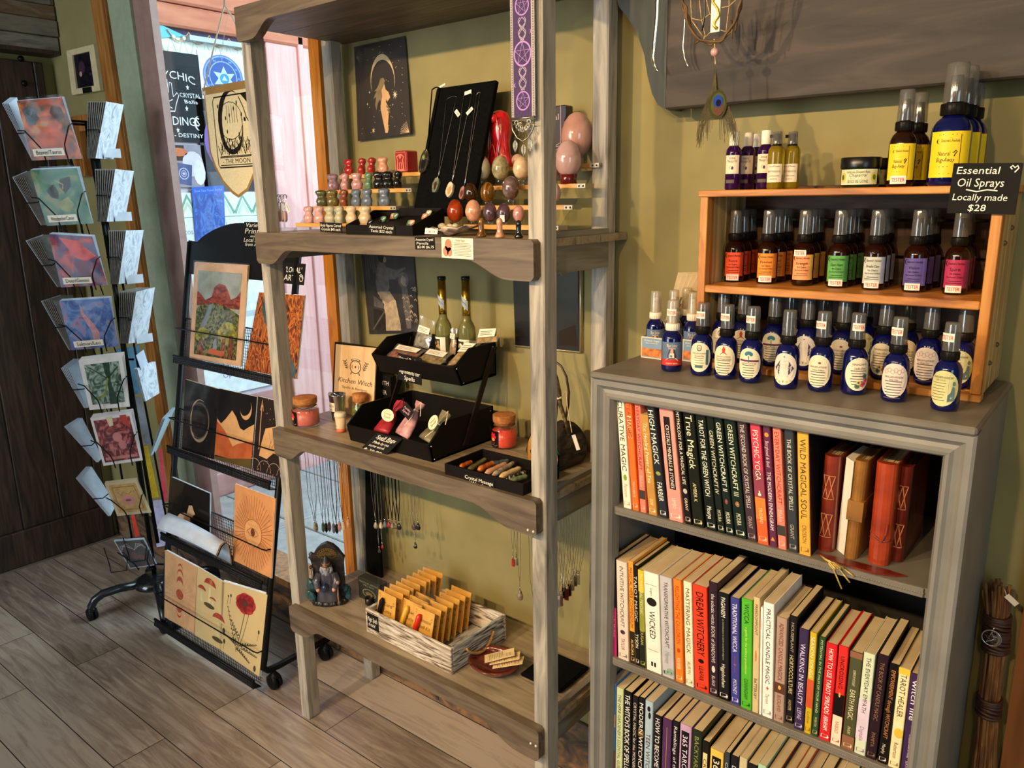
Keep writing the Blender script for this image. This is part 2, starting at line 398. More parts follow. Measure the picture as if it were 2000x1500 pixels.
struct('trim_8',B().box((-.088,YW-.02,0),(0.03,YW,2.3)),ramp_mat('red_oak_casing',[(.3,'#5f3413'),(.6,'#8a5426')],scale=(14,14,1.3),noise=2.5,rough=.4))
struct('window_1',B().box((WX0,YW+.02,WZ0),(WX1,YW+.024,WZ1)),clear_mat('window_glass','#f4faf8',.02,.02))
# ---------------------------------------------------------------- outside the window
OX = -3.75
def OWP(px,py): q = at(px,py,0,OX); return q.y,q.z
OWF = frame((OX,0,0),Y3,Z3)
ORNG = ramp_mat('terracotta_siding',[(.3,'#b46a50'),(.7,'#c98266')],scale=(4,2,9),noise=3,rough=.8)
PINKW = ramp_mat('pale_pink_boards',[(.3,'#d99c98'),(.7,'#e6b4b0')],scale=(22,22,1.5),noise=2.2,rough=.7,bump=.2)
struct('outside_ground',B().box((-8,YW+.1,-.12),(4,12,-.065)),ramp_mat('pale_paving',[(.3,'#9a9a98'),(.7,'#acacaa')],noise=6,rough=.8))
pv = B()
for i in range(6):
    for j in range(7): pv.rbox((OX+.02+i*.62,1.63+j*.5,-.065),(OX+.63+i*.62,2.122+j*.5,-.05),.004)
struct('outside_paving',pv,ramp_mat('pale_slabs',[(.3,'#a2a3a4'),(.7,'#b8b8b5')],noise=5,rough=.7))
ow = B().box((OX-.2,YW+.12,-.06),(OX-.005,5.2,2.1))
z = 2.30
while z < 4.4: ow.rbox((OX-.2,YW+.12,z),(OX+.03+(z-2.3)*.02,5.2,z+.10),.01,1); z += .106
ow.box((OX-.2,YW+.12,2.1),(OX-.01,2.62,2.30),2)
z = -.06
while z < .45: ow.rbox((OX-.1,YW+.12,z),(OX,2.63,z+.128),.006,4); z += .132
y = 2.63
while y < 5: ow.rbox((OX-.1,y,-.06),(OX+.012,y+.20,2.35),.004,3); ow.rbox((OX-.1,y+.19,-.06),(OX+.03,y+.225,2.35),.004,3); y += .225
PINKB = ramp_mat('dusty_pink_clapboards',[(.3,'#a8746c'),(.7,'#bd8c84')],scale=(3,3,9),noise=3,rough=.75)
struct('wall_outside',ow,[mat('#c9bcc8',.8),ORNG,mat('#4f3d5c',.7),PINKW,PINKB])
def poster(name,label,p0,p1,base,draw,cat='poster',mats=(),lift=.006,group=None):
    (y0,z0),(y1,z1) = OWP(*p0),OWP(*p1)
    t = thing(name,label,cat,(OX,(y0+y1)/2,min(z0,z1)),group=group)
    b = B().slab(OWF,abs(y1-y0),abs(z0-z1),.006,0,(y0+y1)/2,(z0+z1)/2,lift)
    L = lambda a,bb_,l=0.: OWF(y0+a*(y1-y0),z0+bb_*(z1-z0),lift+.006+l)
    draw(b,L,abs(y1-y0),abs(z0-z1)); b.make('sheet',[base]+list(mats),t); return t
WHITE = mat('#e9e9ea',.5,var=.02); INK = mat('#131313',.6,var=.03)
def d_psy(b,L,w,h):
    b.text('PSYCHIC',.82,.085,L,1,.47,.745,arc=.05); b.text('CRYSTAL',.42,.05,L,1,.76,.53,shear=-.3); b.text('Balls',.26,.04,L,1,.76,.46,shear=-.3)
    b.text('READINGS',.86,.095,L,1,.46,.235); b.text('FATE - DESTINY',.9,.045,L,1,.49,.075)
    hand = [(.2,.34),(.14,.5),(.12,.57),(.16,.58),(.2,.52),(.19,.66),(.24,.67),(.26,.54),(.28,.69),(.33,.69),(.34,.54),(.37,.66),(.41,.65),(.42,.5),(.5,.55),(.53,.52),(.46,.42),(.42,.34)]
    b.line(hand,.012,L,1,closed=True); b.line([(.22,.47),(.3,.44),(.4,.47)],.009,L,1); b.line([(.22,.43),(.3,.4),(.38,.37)],.009,L,1)
    for q in ((.72,.62),(.66,.38),(.44,.13),(.1,.82)): b.star(q[0],q[1],.035,L,1)
    b.moon(.86,.22,.08,L,1,rot=pi)
poster('readings_poster','black outdoor poster with white hand outline and psychic readings lettering',(303,275),(384,108),mat('#20242a',.5),d_psy,mats=[WHITE])
def d_blue(b,L,w,h):
    b.disc(.5,.5,.43,.46,L,1,28,.0003); b.disc(.5,.5,.37,.40,L,2,28,.0006); b.disc(.5,.5,.4,.43,L,3,28,.0009,inner=.96)
    b.disc(.5,.5,.3,.33,L,3,28,.0009,inner=.94); b.star(.52,.47,.26,L,4,6,.5,.0012); b.disc(.52,.47,.1,.11,L,5,12,.0015); b.star(.52,.47,.07,L,4,3,.5,.0018)
    for k in range(12):
        a = k*pi/6; b.text('%s' % 'AVMTNXIHWZKY'[k],.05,.05,L,3,.5+.335*cos(a),.5+.365*sin(a),lift=.0012)
poster('blue_mandala_poster','outdoor poster with a round blue mandala and pale star',(392,195),(474,110),mat('#cfc4d8',.6),d_blue,mats=[mat('#5a78b8',.6),mat('#33539c',.6),mat('#86a4dc',.6),mat('#a9bfd8',.6),mat('#3c86b8',.6)])
def d_cards(b,L,w,h):
    b.patch(.02,.62,.45,.98,L,1); b.disc(.3,.82,.24,.1,L,2,12,.0006); b.disc(.65,.55,.28,.3,L,3,14,.0006); b.disc(.8,.35,.16,.3,L,4,12,.0007)
    b.poly([(.12,.1),(.55,.04),(.62,.52),(.22,.58)],L,5,.001); b.disc(.38,.32,.13,.14,L,6,16,.0013,inner=.85); b.disc(.38,.32,.07,.08,L,6,12,.0013,inner=.8); b.star(.38,.32,.05,L,6,5,.5,.0015)
poster('tarot_spread_poster','outdoor photo poster of a blue patterned card on white cloth',(331,366),(396,284),mat('#8f8794',.6),d_cards,mats=[mat('#2a2622',.6),mat('#c96a3c',.6),mat('#cfc6cc',.6),mat('#dcd6da',.6),mat('#46507e',.6),mat('#b9bfdc',.6)])
def d_orb(b,L,w,h):
    b.disc(.62,.55,.55,.42,L,1,24); b.disc(.66,.58,.45,.34,L,2,24,.0006); b.disc(.7,.62,.25,.2,L,3,20,.0009)
poster('purple_orb_poster','dark outdoor poster with a soft purple crystal ball',(398,372),(500,203),mat('#3c3a44',.6),d_orb,mats=[mat('#7a62a8',.6),mat('#a58fd0',.6),mat('#cbb9e6',.6)])
def d_band(b,L,w,h):
    for i in range(9):
        x = i/9; b.line([(x,.1),(x+.055,.9),(x+.11,.1)],.018,L,1)
poster('zigzag_banner','pale outdoor banner strip with green zigzags above the posters',(300,112),(495,90),mat('#d5d6cf',.7),d_band,mats=[mat('#a9c0a4',.7)],lift=.0005,cat='banner')
def d_hours(b,L,w,h):
    for i in range(6):
        x = i/6; b.line([(x,.9),(x+.08,.985),(x+.16,.9)],.02,L,2); b.line([(x+.03,.9),(x+.08,.95),(x+.13,.9)],.02,L,3)
    b.line([(0,.885),(1,.885)],.004,L,2)
    b.text('Aura Photos',.3,.026,L,1,.12,.82); b.text('& Psychic',.32,.028,L,1,.46,.845)
    b.text('Palm',.2,.04,L,1,.15,.735); b.text('for',.09,.03,L,1,.1,.645); b.text('a',.03,.02,L,2,.1,.55); b.text('Readings',.3,.03,L,1,.47,.46)
    b.text('Hours of Operation',.62,.034,L,2,.3,.225); b.text('10 am to 8 pm',.4,.028,L,2,.33,.16); b.text('Open from',.3,.025,L,1,.55,.1)
    b.patch(0,.38,1,.41,L,4)
poster('opening_hours_panel','tall white outdoor panel with purple and green lettering',(352,790),(520,375),mat('#dfe3e6',.6),d_hours,mats=[mat('#8a78a8',.6),mat('#6fa08a',.6),mat('#b9d0b4',.6),mat('#bac3cc',.6)],cat='sign')
ya,za = OWP(360,76); yb_,zb_ = OWP(470,88)
cv = B().box((OX,ya,za-.01),(OX+.05,yb_,za+.012)); ya,za = OWP(297,62); cv.prism([(0,0),(.16,.03),(0,.075)],frame((OX+.01,ya,za-.03),Y3,Z3),.004,1)
tag(cv.make('string_light_fascia',[mat('#a9bcc4',.5),mat('#58b4d8',.6)]),'grey outdoor gutter strip with a small blue pennant','fascia')
sl = B(); pts = []; ya,za = OWP(322,58); yb_,zb_ = OWP(480,88)
for i in range(41):
    u = i/40; pts.append((OX+.02,ya+(yb_-ya)*u,za-.045*abs(sin(u*pi*4))))
sl.tube(pts,.003,4)
for i in range(8): sl.ball((OX+.02,ya+(yb_-ya)*(i+.5)/8,za-.03),.010,8,1)
tag(sl.make('string_lights',[mat('#c9a07a',.6),mat('#f2ede0',.3)]),'thin string of small bulbs along the outdoor wall','lights')
# ================================================================ grey wooden shelf rack
GREYW = ramp_mat('greywashed_pine',[(.28,'#6f6a60'),(.46,'#9a9284'),(.6,'#b3a998'),(.78,'#8a8a82')],scale=(13,13,1.5),noise=3.2,detail=8,rough=.6,dist=1.1,bump=.12)
GREYR = ramp_mat('grey_stained_rail',[(.28,'#493d30'),(.5,'#635442'),(.72,'#746551')],scale=(1.6,14,14),noise=3.2,detail=8,rough=.5,dist=1.2,bump=.1)
GREYS = ramp_mat('grey_stained_shelf',[(.28,'#6d5f4c'),(.5,'#8f7f66'),(.72,'#a39278')],scale=(1.6,14,14),noise=3.0,detail=8,rough=.38,dist=1.2)
GREYD = ramp_mat('grey_stained_side',[(.28,'#5c564c'),(.5,'#7c7464'),(.72,'#8d8775')],scale=(14,1.6,14),noise=3.0,detail=8,rough=.5,dist=1.2)
S1,S2,S3,RT = 1.42,.905,.378,1.945
rack = thing('display_rack','tall grey weathered wooden shelf rack against the olive wall','shelf rack',(-1.33,1.33,0))
def post(x0,x1,y0,y1,z1): B().rbox((x0,y0,0),(x1,y1,z1),.003).make('post',GREYW,rack)
post(-1.793,-1.758,1.19,1.234,1.93); post(-.919,-.882,1.19,1.234,1.93)
post(-1.797,-1.76,1.436,1.474,1.93); post(-.938,-.900,1.436,1.474,1.93)
def rail_profile(x0,x1,zt,deep=.077,thin=.041):
    L = [(x0,zt),(x0,zt-deep+.008),(x0+.008,zt-deep)]
    n = 8
    def S(a,c,b0,b1): return [(a+(c-a)*i/n,b0+(b1-b0)*(.5-.5*cos(pi*i/n))) for i in range(n+1)]
    L += S(x0+.058,x0+.135,zt-deep,zt-thin) + S(x1-.175,x1-.06,zt-thin,zt-deep)
    L += [(x1-.008,zt-deep),(x1,zt-deep+.008),(x1,zt-.006),(x1-.006,zt)]
    return L
for zt in (S1,S2,S3,RT):
    b = B(); F = frame((0,1.19,0),X3,Z3); b.prism(rail_profile(-1.775,-.889,zt),F,.022)
    b.make('front_rail',GREYR,rack,bevel=.003)
for zt in (S1,S2,S3):
    B().box((-1.79,1.1905,zt-.016),(-.885,1.30,zt-.0005)).box((-1.79,1.303,zt-.016),(-.885,1.39,zt-.0005)).box((-1.79,1.393,zt-.016),(-.885,1.495,zt-.0005)).make('shelf',GREYS,rack)
    for x in (-1.775,-.903): B().box((x-.009,1.234,zt-.07),(x+.009,1.436,zt-.0165)).make('side_rail',GREYD,rack)
B().box((-1.775,1.19,1.905),(-.882,1.288,1.925)).box((-1.775,1.29,1.905),(-.882,1.39,1.925)).box((-1.775,1.392,1.905),(-.882,1.498,1.925)).make('top_board',GREYR,rack)
for zt in (S1,S2,S3): B().box((-.908,1.234,zt-.0003),(-.893,1.436,zt+.010)).make('side_lip',GREYD,rack)
b = B()
for x in (-.914,-.9): b.ball((x+.004,1.1678,.34),.003,6).ball((x+.004,1.1678,.84),.003,6)
b.make('screws',mat('#d8cdb8',.5),rack)

# ---------------------------------------------------------------- small builders used on the shelves
BLK = mat('#15120f',.5,var=.05); BLKG = mat('#0f0d0c',.3,var=.05); PAPER = mat('#e9dcc4',.6,var=.03); CHALK = mat('#efe6cf',.8,var=.02)
CHB = mat('#1b1917',.7,var=.05); SILV = mat('#cfcac0',.25,1,var=0); GOLD = mat('#c79a3a',.3,1,var=0); TAGM = mat('#efe3cf',.55,var=.03)
PLAST = clear_mat('clear_sleeve','#ffffff',.03,.10); ACRY = clear_mat('clear_acrylic','#f6f8f6',.08,.04)
RED = mat('#d2281c',.5,var=.02)
def board_sign(name,label,o,u,v,w,h,t,lines,base=CHB,ink=CHALK,cat='sign',group=None,extra=None,mats=()):
    """flat sign with written lines: (text, relative width, relative height, relative x, relative y, shear)"""
    t_ = thing(name,label,cat,Vector(o),group=group); F = frame(o,u,v); b = B().slab(F,w,h,t,0,0,0,-t)
    for l in lines:
        s,lw,lh,lx,ly = l[:5]; b.text(s,lw*w,lh*h,F,1,lx*w,ly*h,shear=l[5] if len(l) > 5 else .15)
    if extra: extra(b,F,w,h)
    b.make('board',[base,ink]+list(mats),t_); return t_
def from_px(pts,ax,val):
    """frame and size of a flat sign from three pixel corners (top-left, top-right, bottom-left) on a known plane"""
    a,c,d = [at(p[0],p[1],ax,val) for p in pts]
    u = c-a; v = a-d; w,h = u.length,v.length; o = a+u/2-v/2
    return o,u,v-u*(v.dot(u)/u.dot(u)),w,h
def price_tag(b,p,u,v,w=.016,h=.008,mi=0,ti=None):
    F = frame(p,u,v); b.slab(F,w,h,.0006,mi)
    if ti is not None: b.text('0117561',w*.6,h*.35,F,ti,w*.08,-h*.05,lift=.0009)
# ================================================================ top shelf
ZS = S1
# keychain stand
k0 = at(557,452,1,1.25); KX = k0.x
t = thing('keychain_stand','small clear acrylic keychain stand at the window end of the top rack shelf','stand',(KX,1.25,ZS))
B().rbox((KX-.024,1.228,ZS),(KX+.024,1.272,ZS+.009),.002).make('base',ACRY,t)
kz = ZS+.088
B().tube([(KX,1.25,ZS+.009),(KX,1.25,kz)],.0022,8).tube([(KX-.02,1.25,kz),(KX+.02,1.25,kz)],.0022,8).make('rod',ACRY,t)
def keychain(x,label,stone,tagx,rot):
    t = thing('keychain',label,'keychain',(x,1.25,kz-.03),group='crystal keychains on the acrylic stand')
    y = 1.246; b = B(); r = .0105; cz = kz-.006
    b.tube([(x+r*cos(a),y+.004*sin(a*1.0),cz+r*sin(a)) for a in [2*pi*i/18 for i in range(18)]],.0009,6,closed=True).make('ring',SILV,t)
    b = B(); b.tube([(x,y,cz-r),(x+.001,y,cz-r-.022)],.0007,5); 
    for i in range(7): b.ball((x+.0004*(i % 2),y,cz-r-.002-.003*i),.0013,6)
    b.make('chain',SILV,t)
    b = B(); zz = cz-r-.024; b.prism([(0,.004),(.004,.001),(.0055,-.006),(.0045,-.018),(0,-.024),(-.0045,-.017),(-.005,-.006),(-.004,.001)],frame((x,y+.003,zz),X3,Z3),.006)
    b.make('crystal',stone,t,bevel=.001)
    b = B(); F0 = frame((x+tagx,y-.002,cz-r-.012),Vector((cos(rot),0,sin(rot))),Vector((-sin(rot),0,cos(rot)))); b.slab(F0,.011,.024,.0006); b.text('earthie',.018,.0035,lambda p,q,l=0.: F0(-q,p,l),1,lift=.0009)
    b.make('tag',[mat('#c9cbb9',.6),INK],t)
keychain(KX-.014,'crystal keychain with a tag turned sideways, nearest the post',mat('#d9b3b3',.2,trans=.3,coat=.4),-.008,-.45)
keychain(KX+.012,'pale pink crystal keychain on the acrylic stand, ring facing out',mat('#cfa9a6',.2,trans=.3,coat=.4),.017,.55)
keychain(KX-.001,'keychain hanging behind the two front ones on the stand',mat('#e0cbc4',.2,trans=.3,coat=.4),.0,-.25)

SLATW = ramp_mat('blond_slat',[(.3,'#b5803c'),(.55,'#cf9c55'),(.75,'#d8ab68')],scale=(2,14,14),noise=3,rough=.45)
def riser(label,rows,xl,xr,y0):
    """stepped stand of clear side panels and wooden slats; rows: (y, z of the slat top)"""
    t = thing('stepped_riser',label,'display riser',((xl+xr)/2,y0,ZS))
    for x in (xl,xr-.004):
        pr = [(rows[0][0]-.03,ZS),(rows[-1][0]+.03,ZS),(rows[-1][0]+.03,rows[-1][1]),(rows[-1][0]-.01,rows[-1][1])]
        B().prism(pr,frame((x+.004 if x == xl else x+.004,0,0),Y3,Z3),.003,back=-.003).make('side_panel',ACRY,t)
    for (y,z) in rows:
        b = B().rbox((xl,y-.016,z-.0095),(xr-.022,y+.018,z),.0008).make('slat',SLATW,t)
        q = B().box((xr-.022,y-.0155,z-.009),(xr-.001,y+.017,z-.0005)); 
        for dx in (.006,.016): q.ball((xr-.022+dx,y-.0155,z-.005),.0022,8,1)
        q.make('end_plate',[mat('#b7ab93',.4,.5),mat('#4a4238',.4,.6)],t)
    return t
rowsL = []
XRL = at(783,405,1,1.30).x
for px,py in ((756,437),(783,402),(813,367),(842,335)):
    q = at(px,py,0,XRL); rowsL.append((q.y,q.z))
XLL = at(577,440,1,rowsL[0][0]-.016).x
riser('clear sided riser with wooden steps of small torso carvings',rowsL,XLL,XRL,rowsL[0][0])
rowsR = []
XRR = min(at(1127,403,1,1.30).x,-.912)
for px,py in ((1100,440),(1127,400),(1152,358),(1178,318)):
    q = at(px,py,0,XRR); rowsR.append((q.y,q.z))
XLR = at(905,440,1,rowsR[0][0]-.016).x
riser('clear sided riser with wooden steps of polished stone eggs',rowsR,XLR,XRR,rowsR[0][0])
def torso(px,row,label,m,turn=0.,h=.041,wide=1.0):
    y,z = rowsL[row]; x = at(px,400,1,y).x
    prof = [(.26,0),(.275,.03),(.285,.16),(.32,.30),(.29,.42),(.215,.55),(.235,.65),(.275,.76),(.30,.86),(.27,.93),(.16,.975),(.05,1.0)]
    def bl(q,a):
        u = q.z/h; c = max(0,cos(a+pi/2))      # front is -Y
        bust = .10*math.exp(-((u-.74)/.07)**2)*(math.exp(-((abs(a-1.5*pi)-.55)/.35)**2)) if True else 0
        return Vector((q.x*1.22+.03*h*sin(u*5),q.y*.82-bust*h*1.2-.05*h*sin(u*6),q.z))
    b = B().lathe([(r*h*wide,u*h) for r,u in prof],(0,0,0),18,bulge=bl)
    sway = random.uniform(-.1,.1)
    b.v = [Matrix.Rotation(turn,3,'Z') @ v for v in b.v]
    b.v = [v+Vector((x+sway*.2*abs(v.z-.5*h),y-.004,z+.0002)) for v in b.v]
    o = b.make('torso_carving',m); tag(o,label,'figurine','small crystal torso carvings on the stepped riser')
st = lambda n,a,b_,c,rough=.18,tr=.0,sc=60: ramp_mat(n,[(.32,a),(.52,b_),(.7,c)],scale=(sc,sc,sc),noise=1.2,detail=4,rough=rough,coat=.5,trans=tr,dist=.6)
ROSEQ = st('rose_quartz','#c98f86','#dba79c','#e8c0b4',tr=.25); OPAL = st('opalite','#b5a985','#cfc59c','#a9b6a8',tr=.3); CALC = st('honey_calcite','#d3b286','#e0c59c','#ead5b3',tr=.25)
GRNS = st('unakite_green','#3b3b22','#4f4f2c','#6a6136'); MOSS = st('moss_olive','#4a421f','#675b2b','#7d6f3d'); RUST = st('red_jasper_mix','#4f2a18','#80401f','#8f5a34')
BLUQ = st('blue_aventurine','#4a525c','#646f7a','#7f8a92',tr=.1); AMET = st('amethyst_pale','#7a5a68','#9a7885','#b89c98',tr=.2); MAUV = st('pink_strawberry','#a06a68','#bd8783','#caa09a'); GRNA = st('green_aventurine','#48614a','#5d7a5a','#73906c')
OBSI = st('obsidian','#0c0a09','#17130f','#241d17',.08); REDJ = st('red_jasper','#7a1410','#9b211a','#b33a2c'); PEAC = st('peach_moonstone','#bf7e5e','#d59a78','#dfae90',tr=.15)
for px,r,l,m,tn in (
    (604,0,'rose quartz torso carving at the window end of the lowest step',ROSEQ,0),(624,0,'rose pink torso carving, second from the window end of the lowest step',ROSEQ,.2),
    (645,0,'milky opalite torso carving, third along the lowest step',OPAL,0),(664,0,'milky opalite torso carving, fourth along the lowest step',OPAL,-.3),(687,0,'cream calcite torso carving beside the opalite pair',CALC,.1),(714,0,'widest cream calcite torso carving, last on the lowest step',CALC,-.1),
    (632,1,'dark green torso carving at the start of the second step',GRNS,.8),(653,1,'olive brown torso carving on the second step',MOSS,.7),(675,1,'rust brown torso carving on the second step',RUST,-.5),(699,1,'grey blue torso carving next to the rust brown one',BLUQ,0),(720,1,'middle one of the three grey blue torso carvings',BLUQ,.1),(754,1,'grey blue torso carving apart at the far end of the second step',BLUQ,.4),
    (656,2,'pale amethyst torso carving at the start of the third step',AMET,.9),(679,2,'mauve torso carving on the third step beside the amethyst one',MAUV,-.4),(702,2,'mauve torso carving on the third step beside the green one',MAUV,.4),(725,2,'pale green torso carving on the third step',GRNA,-.5),(745,2,'glossy black torso carving beside the pale green one',OBSI,.5),(763,2,'middle one of the three glossy black torso carvings',OBSI,.8),(782,2,'glossy black torso carving last on the third step',OBSI,-.8),
    (688,3,'red jasper torso carving first on the top step',REDJ,0),(714,3,'red jasper torso carving, middle of three on the top step',REDJ,-.7),(733,3,'red jasper torso carving turned sideways on the top step',REDJ,-.9),(754,3,'peach torso carving on the top step',PEAC,.2)):
    torso(px,r,l,m,tn,wide=1.25 if px == 714 and r == 0 else 1.0)
# red carved candle holder box
y4,z4 = rowsL[3]; q = at(790,300,1,y4)
t = thing('candle_holder','square red ceramic holder with a raised figure beside the black necklace board','candle holder',(q.x,y4,z4))
REDC = mat('#a02a26',.18,coat=.6)
b = B().rbox((q.x-.021,y4-.014,z4),(q.x+.021,y4+.026,z4+.052),.003); b.make('body',REDC,t)
b = B(); F = frame((q.x,y4-.014,z4+.026),X3,Z3)
b.line([(-.012,-.018),(-.009,.004),(-.013,.012),(-.004,.016),(.005,.016),(.012,.011),(.008,.003),(.011,-.018)],.0035,F,0,.0012); b.line([(-.004,-.018),(-.003,-.002),(.003,-.002),(.005,-.018)],.003,F,0,.0012); b.disc(0,.012,.0045,.005,F,0,12,.0016)
b.line([(-.018,-.022),(-.018,.022),(.018,.022),(.018,-.022)],.002,F,0,.001,True); b.patch(-.013,-.022,.013,-.018,F,0,lift=.0012)
b.make('relief',mat('#c87a66',.25,coat=.5),t)
# eggs
EGG = [(0.001,0),(.3,.05),(.52,.16),(.66,.32),(.70,.46),(.66,.62),(.55,.78),(.38,.91),(.18,.98),(.001,1)]
def egg(px,row,h,label,m,stand=ACRY,y=None,z=None,tagged=False,dz=.006,name='stone_egg'):
    if y is None: y,z = rowsR[row]
    y -= .002; x = at(px,400,1,y).x; w = h*.53
    t = thing(name,label,'stone egg',(x,y,z),group='polished stone eggs on the stepped riser')
    B().lathe([(r*w,u*h+dz) for r,u in EGG],(x,y,z),22,capb=False,capt=False).make('egg',m,t)
    if stand is not None:
        rr = w*.42; B().lathe([(rr*1.08,0),(rr,dz*.8),(rr*1.1,dz*1.6),(rr*.85,dz*1.6),(rr*.8,0)],(x,y,z),18,capb=True,capt=False).make('ring_stand',stand,t)
    if tagged:
        F = around((x,y,z),w*.70+.0004,-1.15,h*.30); B().patch(-.005,-.006,.005,.008,F,0,4,1,.0006).make('sticker',TAGM,t)
SMOK = st('clear_quartz','#b3a686','#cbbf9d','#ddd2b4',.08,.35,40); SMOK2 = st('rutile_quartz','#8a7f52','#b9ae82','#d3c9a4',.08,.35,70); TIGR = ramp_mat('tiger_eye',[(.3,'#2a1708'),(.5,'#6e4412'),(.62,'#b07a24'),(.75,'#3a200c')],scale=(60,10,10),noise=1.2,rough=.1,coat=.6,dist=1)
TIGD = ramp_mat('dark_tiger_eye',[(.3,'#1c0f06'),(.6,'#3d220c'),(.75,'#6b4718')],scale=(50,10,10),noise=1.2,rough=.1,coat=.6); LEPI = st('lepidolite','#4d3d3c','#66514f','#7d6865',.12); AMED = st('amethyst_dark','#3a2830','#523a42','#6d5056',.12); CARN = st('carnelian','#7d2406','#a83a0c','#c0561c',.08,.15,25)
RQB = st('rose_quartz_big','#b98370','#cc9985','#dbb09c',.1,.1,14); RQM = st('rose_quartz_mid','#b88a80','#cba297','#d8b5a8',.12,.1,22)
egg(942,2,.058,'cloudy clear quartz egg on the upper middle step, near the necklace board',SMOK,dz=.011); egg(979,2,.054,'clear quartz egg with dark inclusions on the upper middle step',SMOK2,dz=.011); egg(1019,2,.05,'pale peach quartz egg half hidden by the rack post',CALC,dz=.011)
egg(920,1,.044,'dark brown egg under the cloudy quartz egg',TIGD,dz=.006); egg(953,1,.044,'banded tiger eye egg on the second egg step',TIGR,dz=.006); egg(998,1,.050,'mottled grey purple egg on a clear ring on the second egg step',LEPI,dz=.011); egg(1082,1,.040,'small pink egg between rack post and riser end',RQM,dz=.005)
egg(889,0,.050,'glossy orange red carnelian egg on the lowest egg step',CARN,dz=.003); egg(924,0,.048,'peach pink quartz egg beside the orange red egg',PEAC,dz=.004); egg(957,0,.040,'dark purple egg on the lowest egg step',AMED,dz=.005); egg(984,0,.040,'dark purple egg with a white price sticker',AMED,dz=.004,tagged=True); egg(1013,0,.034,'small mauve egg just in front of the rack post on the lowest step',MAUV,dz=.005)
egg(1110,2,.076,'large pink quartz egg on a dark red ring stand',RQM,mat('#5a100c',.15,coat=.6),dz=.012); egg(1127,3,.094,'biggest pink quartz egg on the top step by the back post',RQB,dz=.012); egg(1077,2,.05,'dull pink egg mostly hidden behind the front post',MAUV,dz=.006); 
y4,z4 = rowsR[3]; q = at(1011,320,1,y4); o = B().ball((q.x,y4,z4+.014),.014,16).make('stone_sphere',RQM); tag(o,'small pink stone ball beside the red goddess candle','stone ball')
# red goddess candle
q = at(977,320,1,y4); gx = q.x
def gb(q_,a):
    u = q_.z/.125; r = 1+.07*sin(3*a+u*9)+.05*sin(7*a-u*14); return Vector((q_.x*r*1.1,q_.y*r*.8,q_.z))
WAXR = ramp_mat('red_wax',[(.3,'#8f0f12'),(.6,'#c02024'),(.8,'#cf4038')],scale=(30,30,30),noise=1.5,rough=.18,coat=.7,bump=.25)
t = thing('goddess_candle','tall glossy red carved goddess candle on the top egg step','candle',(gx,y4,z4))
B().lathe([(.030,0),(.031,.012),(.026,.03),(.025,.055),(.0275,.08),(.025,.1),(.02,.117),(.008,.124)],(gx,y4,z4),40,bulge=gb).make('figure',WAXR,t)
b = B(); F = frame((gx,y4-.024,z4+.06),X3,Z3)
b.tube([F(-.018+.004*sin(i),-.05+.012*i,.001) for i in range(9)],.002,5).tube([F(.016-.004*sin(i),-.045+.012*i,.001) for i in range(9)],.002,5).tube([F(-.01+.003*i,-.03+.02*sin(i*.5),.003) for i in range(8)],.002,5); b.ball(F(0,.045,-.004),.010,12)
b.make('carving',WAXR,t)
# purple book behind the post
q0 = at(1074,330,1,1.44); q1 = at(1104,330,1,1.44); zt = at(1090,206,1,1.44).z; zb = at(1090,326,1,1.44).z
t = thing('boxed_book','dark purple book standing upright behind the rack post','book',((q0.x+q1.x)/2,1.455,rowsR[3][1]))
b = B().rbox((q0.x-.02,1.44,rowsR[3][1]),(q1.x,1.47,zt),.002); F = frame(((q0.x+q1.x)/2,1.44,(zt+zb)/2),X3,Z3); hh = zt-zb
b.text('al',.012,.012,F,1,-.002,hh*.32); b.patch(.008,-hh/2,.0092,hh/2,F,1)
for i in range(7): b.line([(-.016,-.015-.006*i),(-.004,-.018-.006*i+.004*sin(i)),(.006,-.014-.006*i)],.0011,F,1)
b.make('cover',[mat('#2f1f2b',.3,coat=.3),mat('#b9a2a0',.5)],t)
# necklace display board and its necklaces
VEL = mat('#040404',1.0,var=.2,scale=300)
A,C_,D_ = at(842,174,1,1.43),at(957,158,1,1.43),at(815,420,1,1.33)
nu = (C_-A); nw = nu.length; nv = A-D_; nh = nv.length; no = A+nu/2-nv/2; NF = frame(no,nu,nv-nu*(nv.dot(nu)/nu.dot(nu)))
t = thing('necklace_board','black velvet necklace board leaning on the top rack shelf','display board',no-Vector((0,0,nh/2)))
B().slab(NF,nw,nh,.012,0,0,0,-.012).make('board',VEL,t,bevel=.003)
B().hexa([NF(-.006,-nh*.42,-.07),NF(.006,-nh*.42,-.07),NF(.006,-nh*.40,-.07),NF(-.006,-nh*.40,-.07),NF(-.006,nh*.28,-.0125),NF(.006,nh*.28,-.0125),NF(.006,nh*.32,-.0125),NF(-.006,nh*.32,-.0125)]).make('easel_leg',BLK,t)
def npx(px,py): 
    q = hit(px,py,no,NF(0,0,1)-no); d = q-no; uu = NF(1,0)-no; vv = NF(0,1)-no
    return d.dot(uu),d.dot(vv)
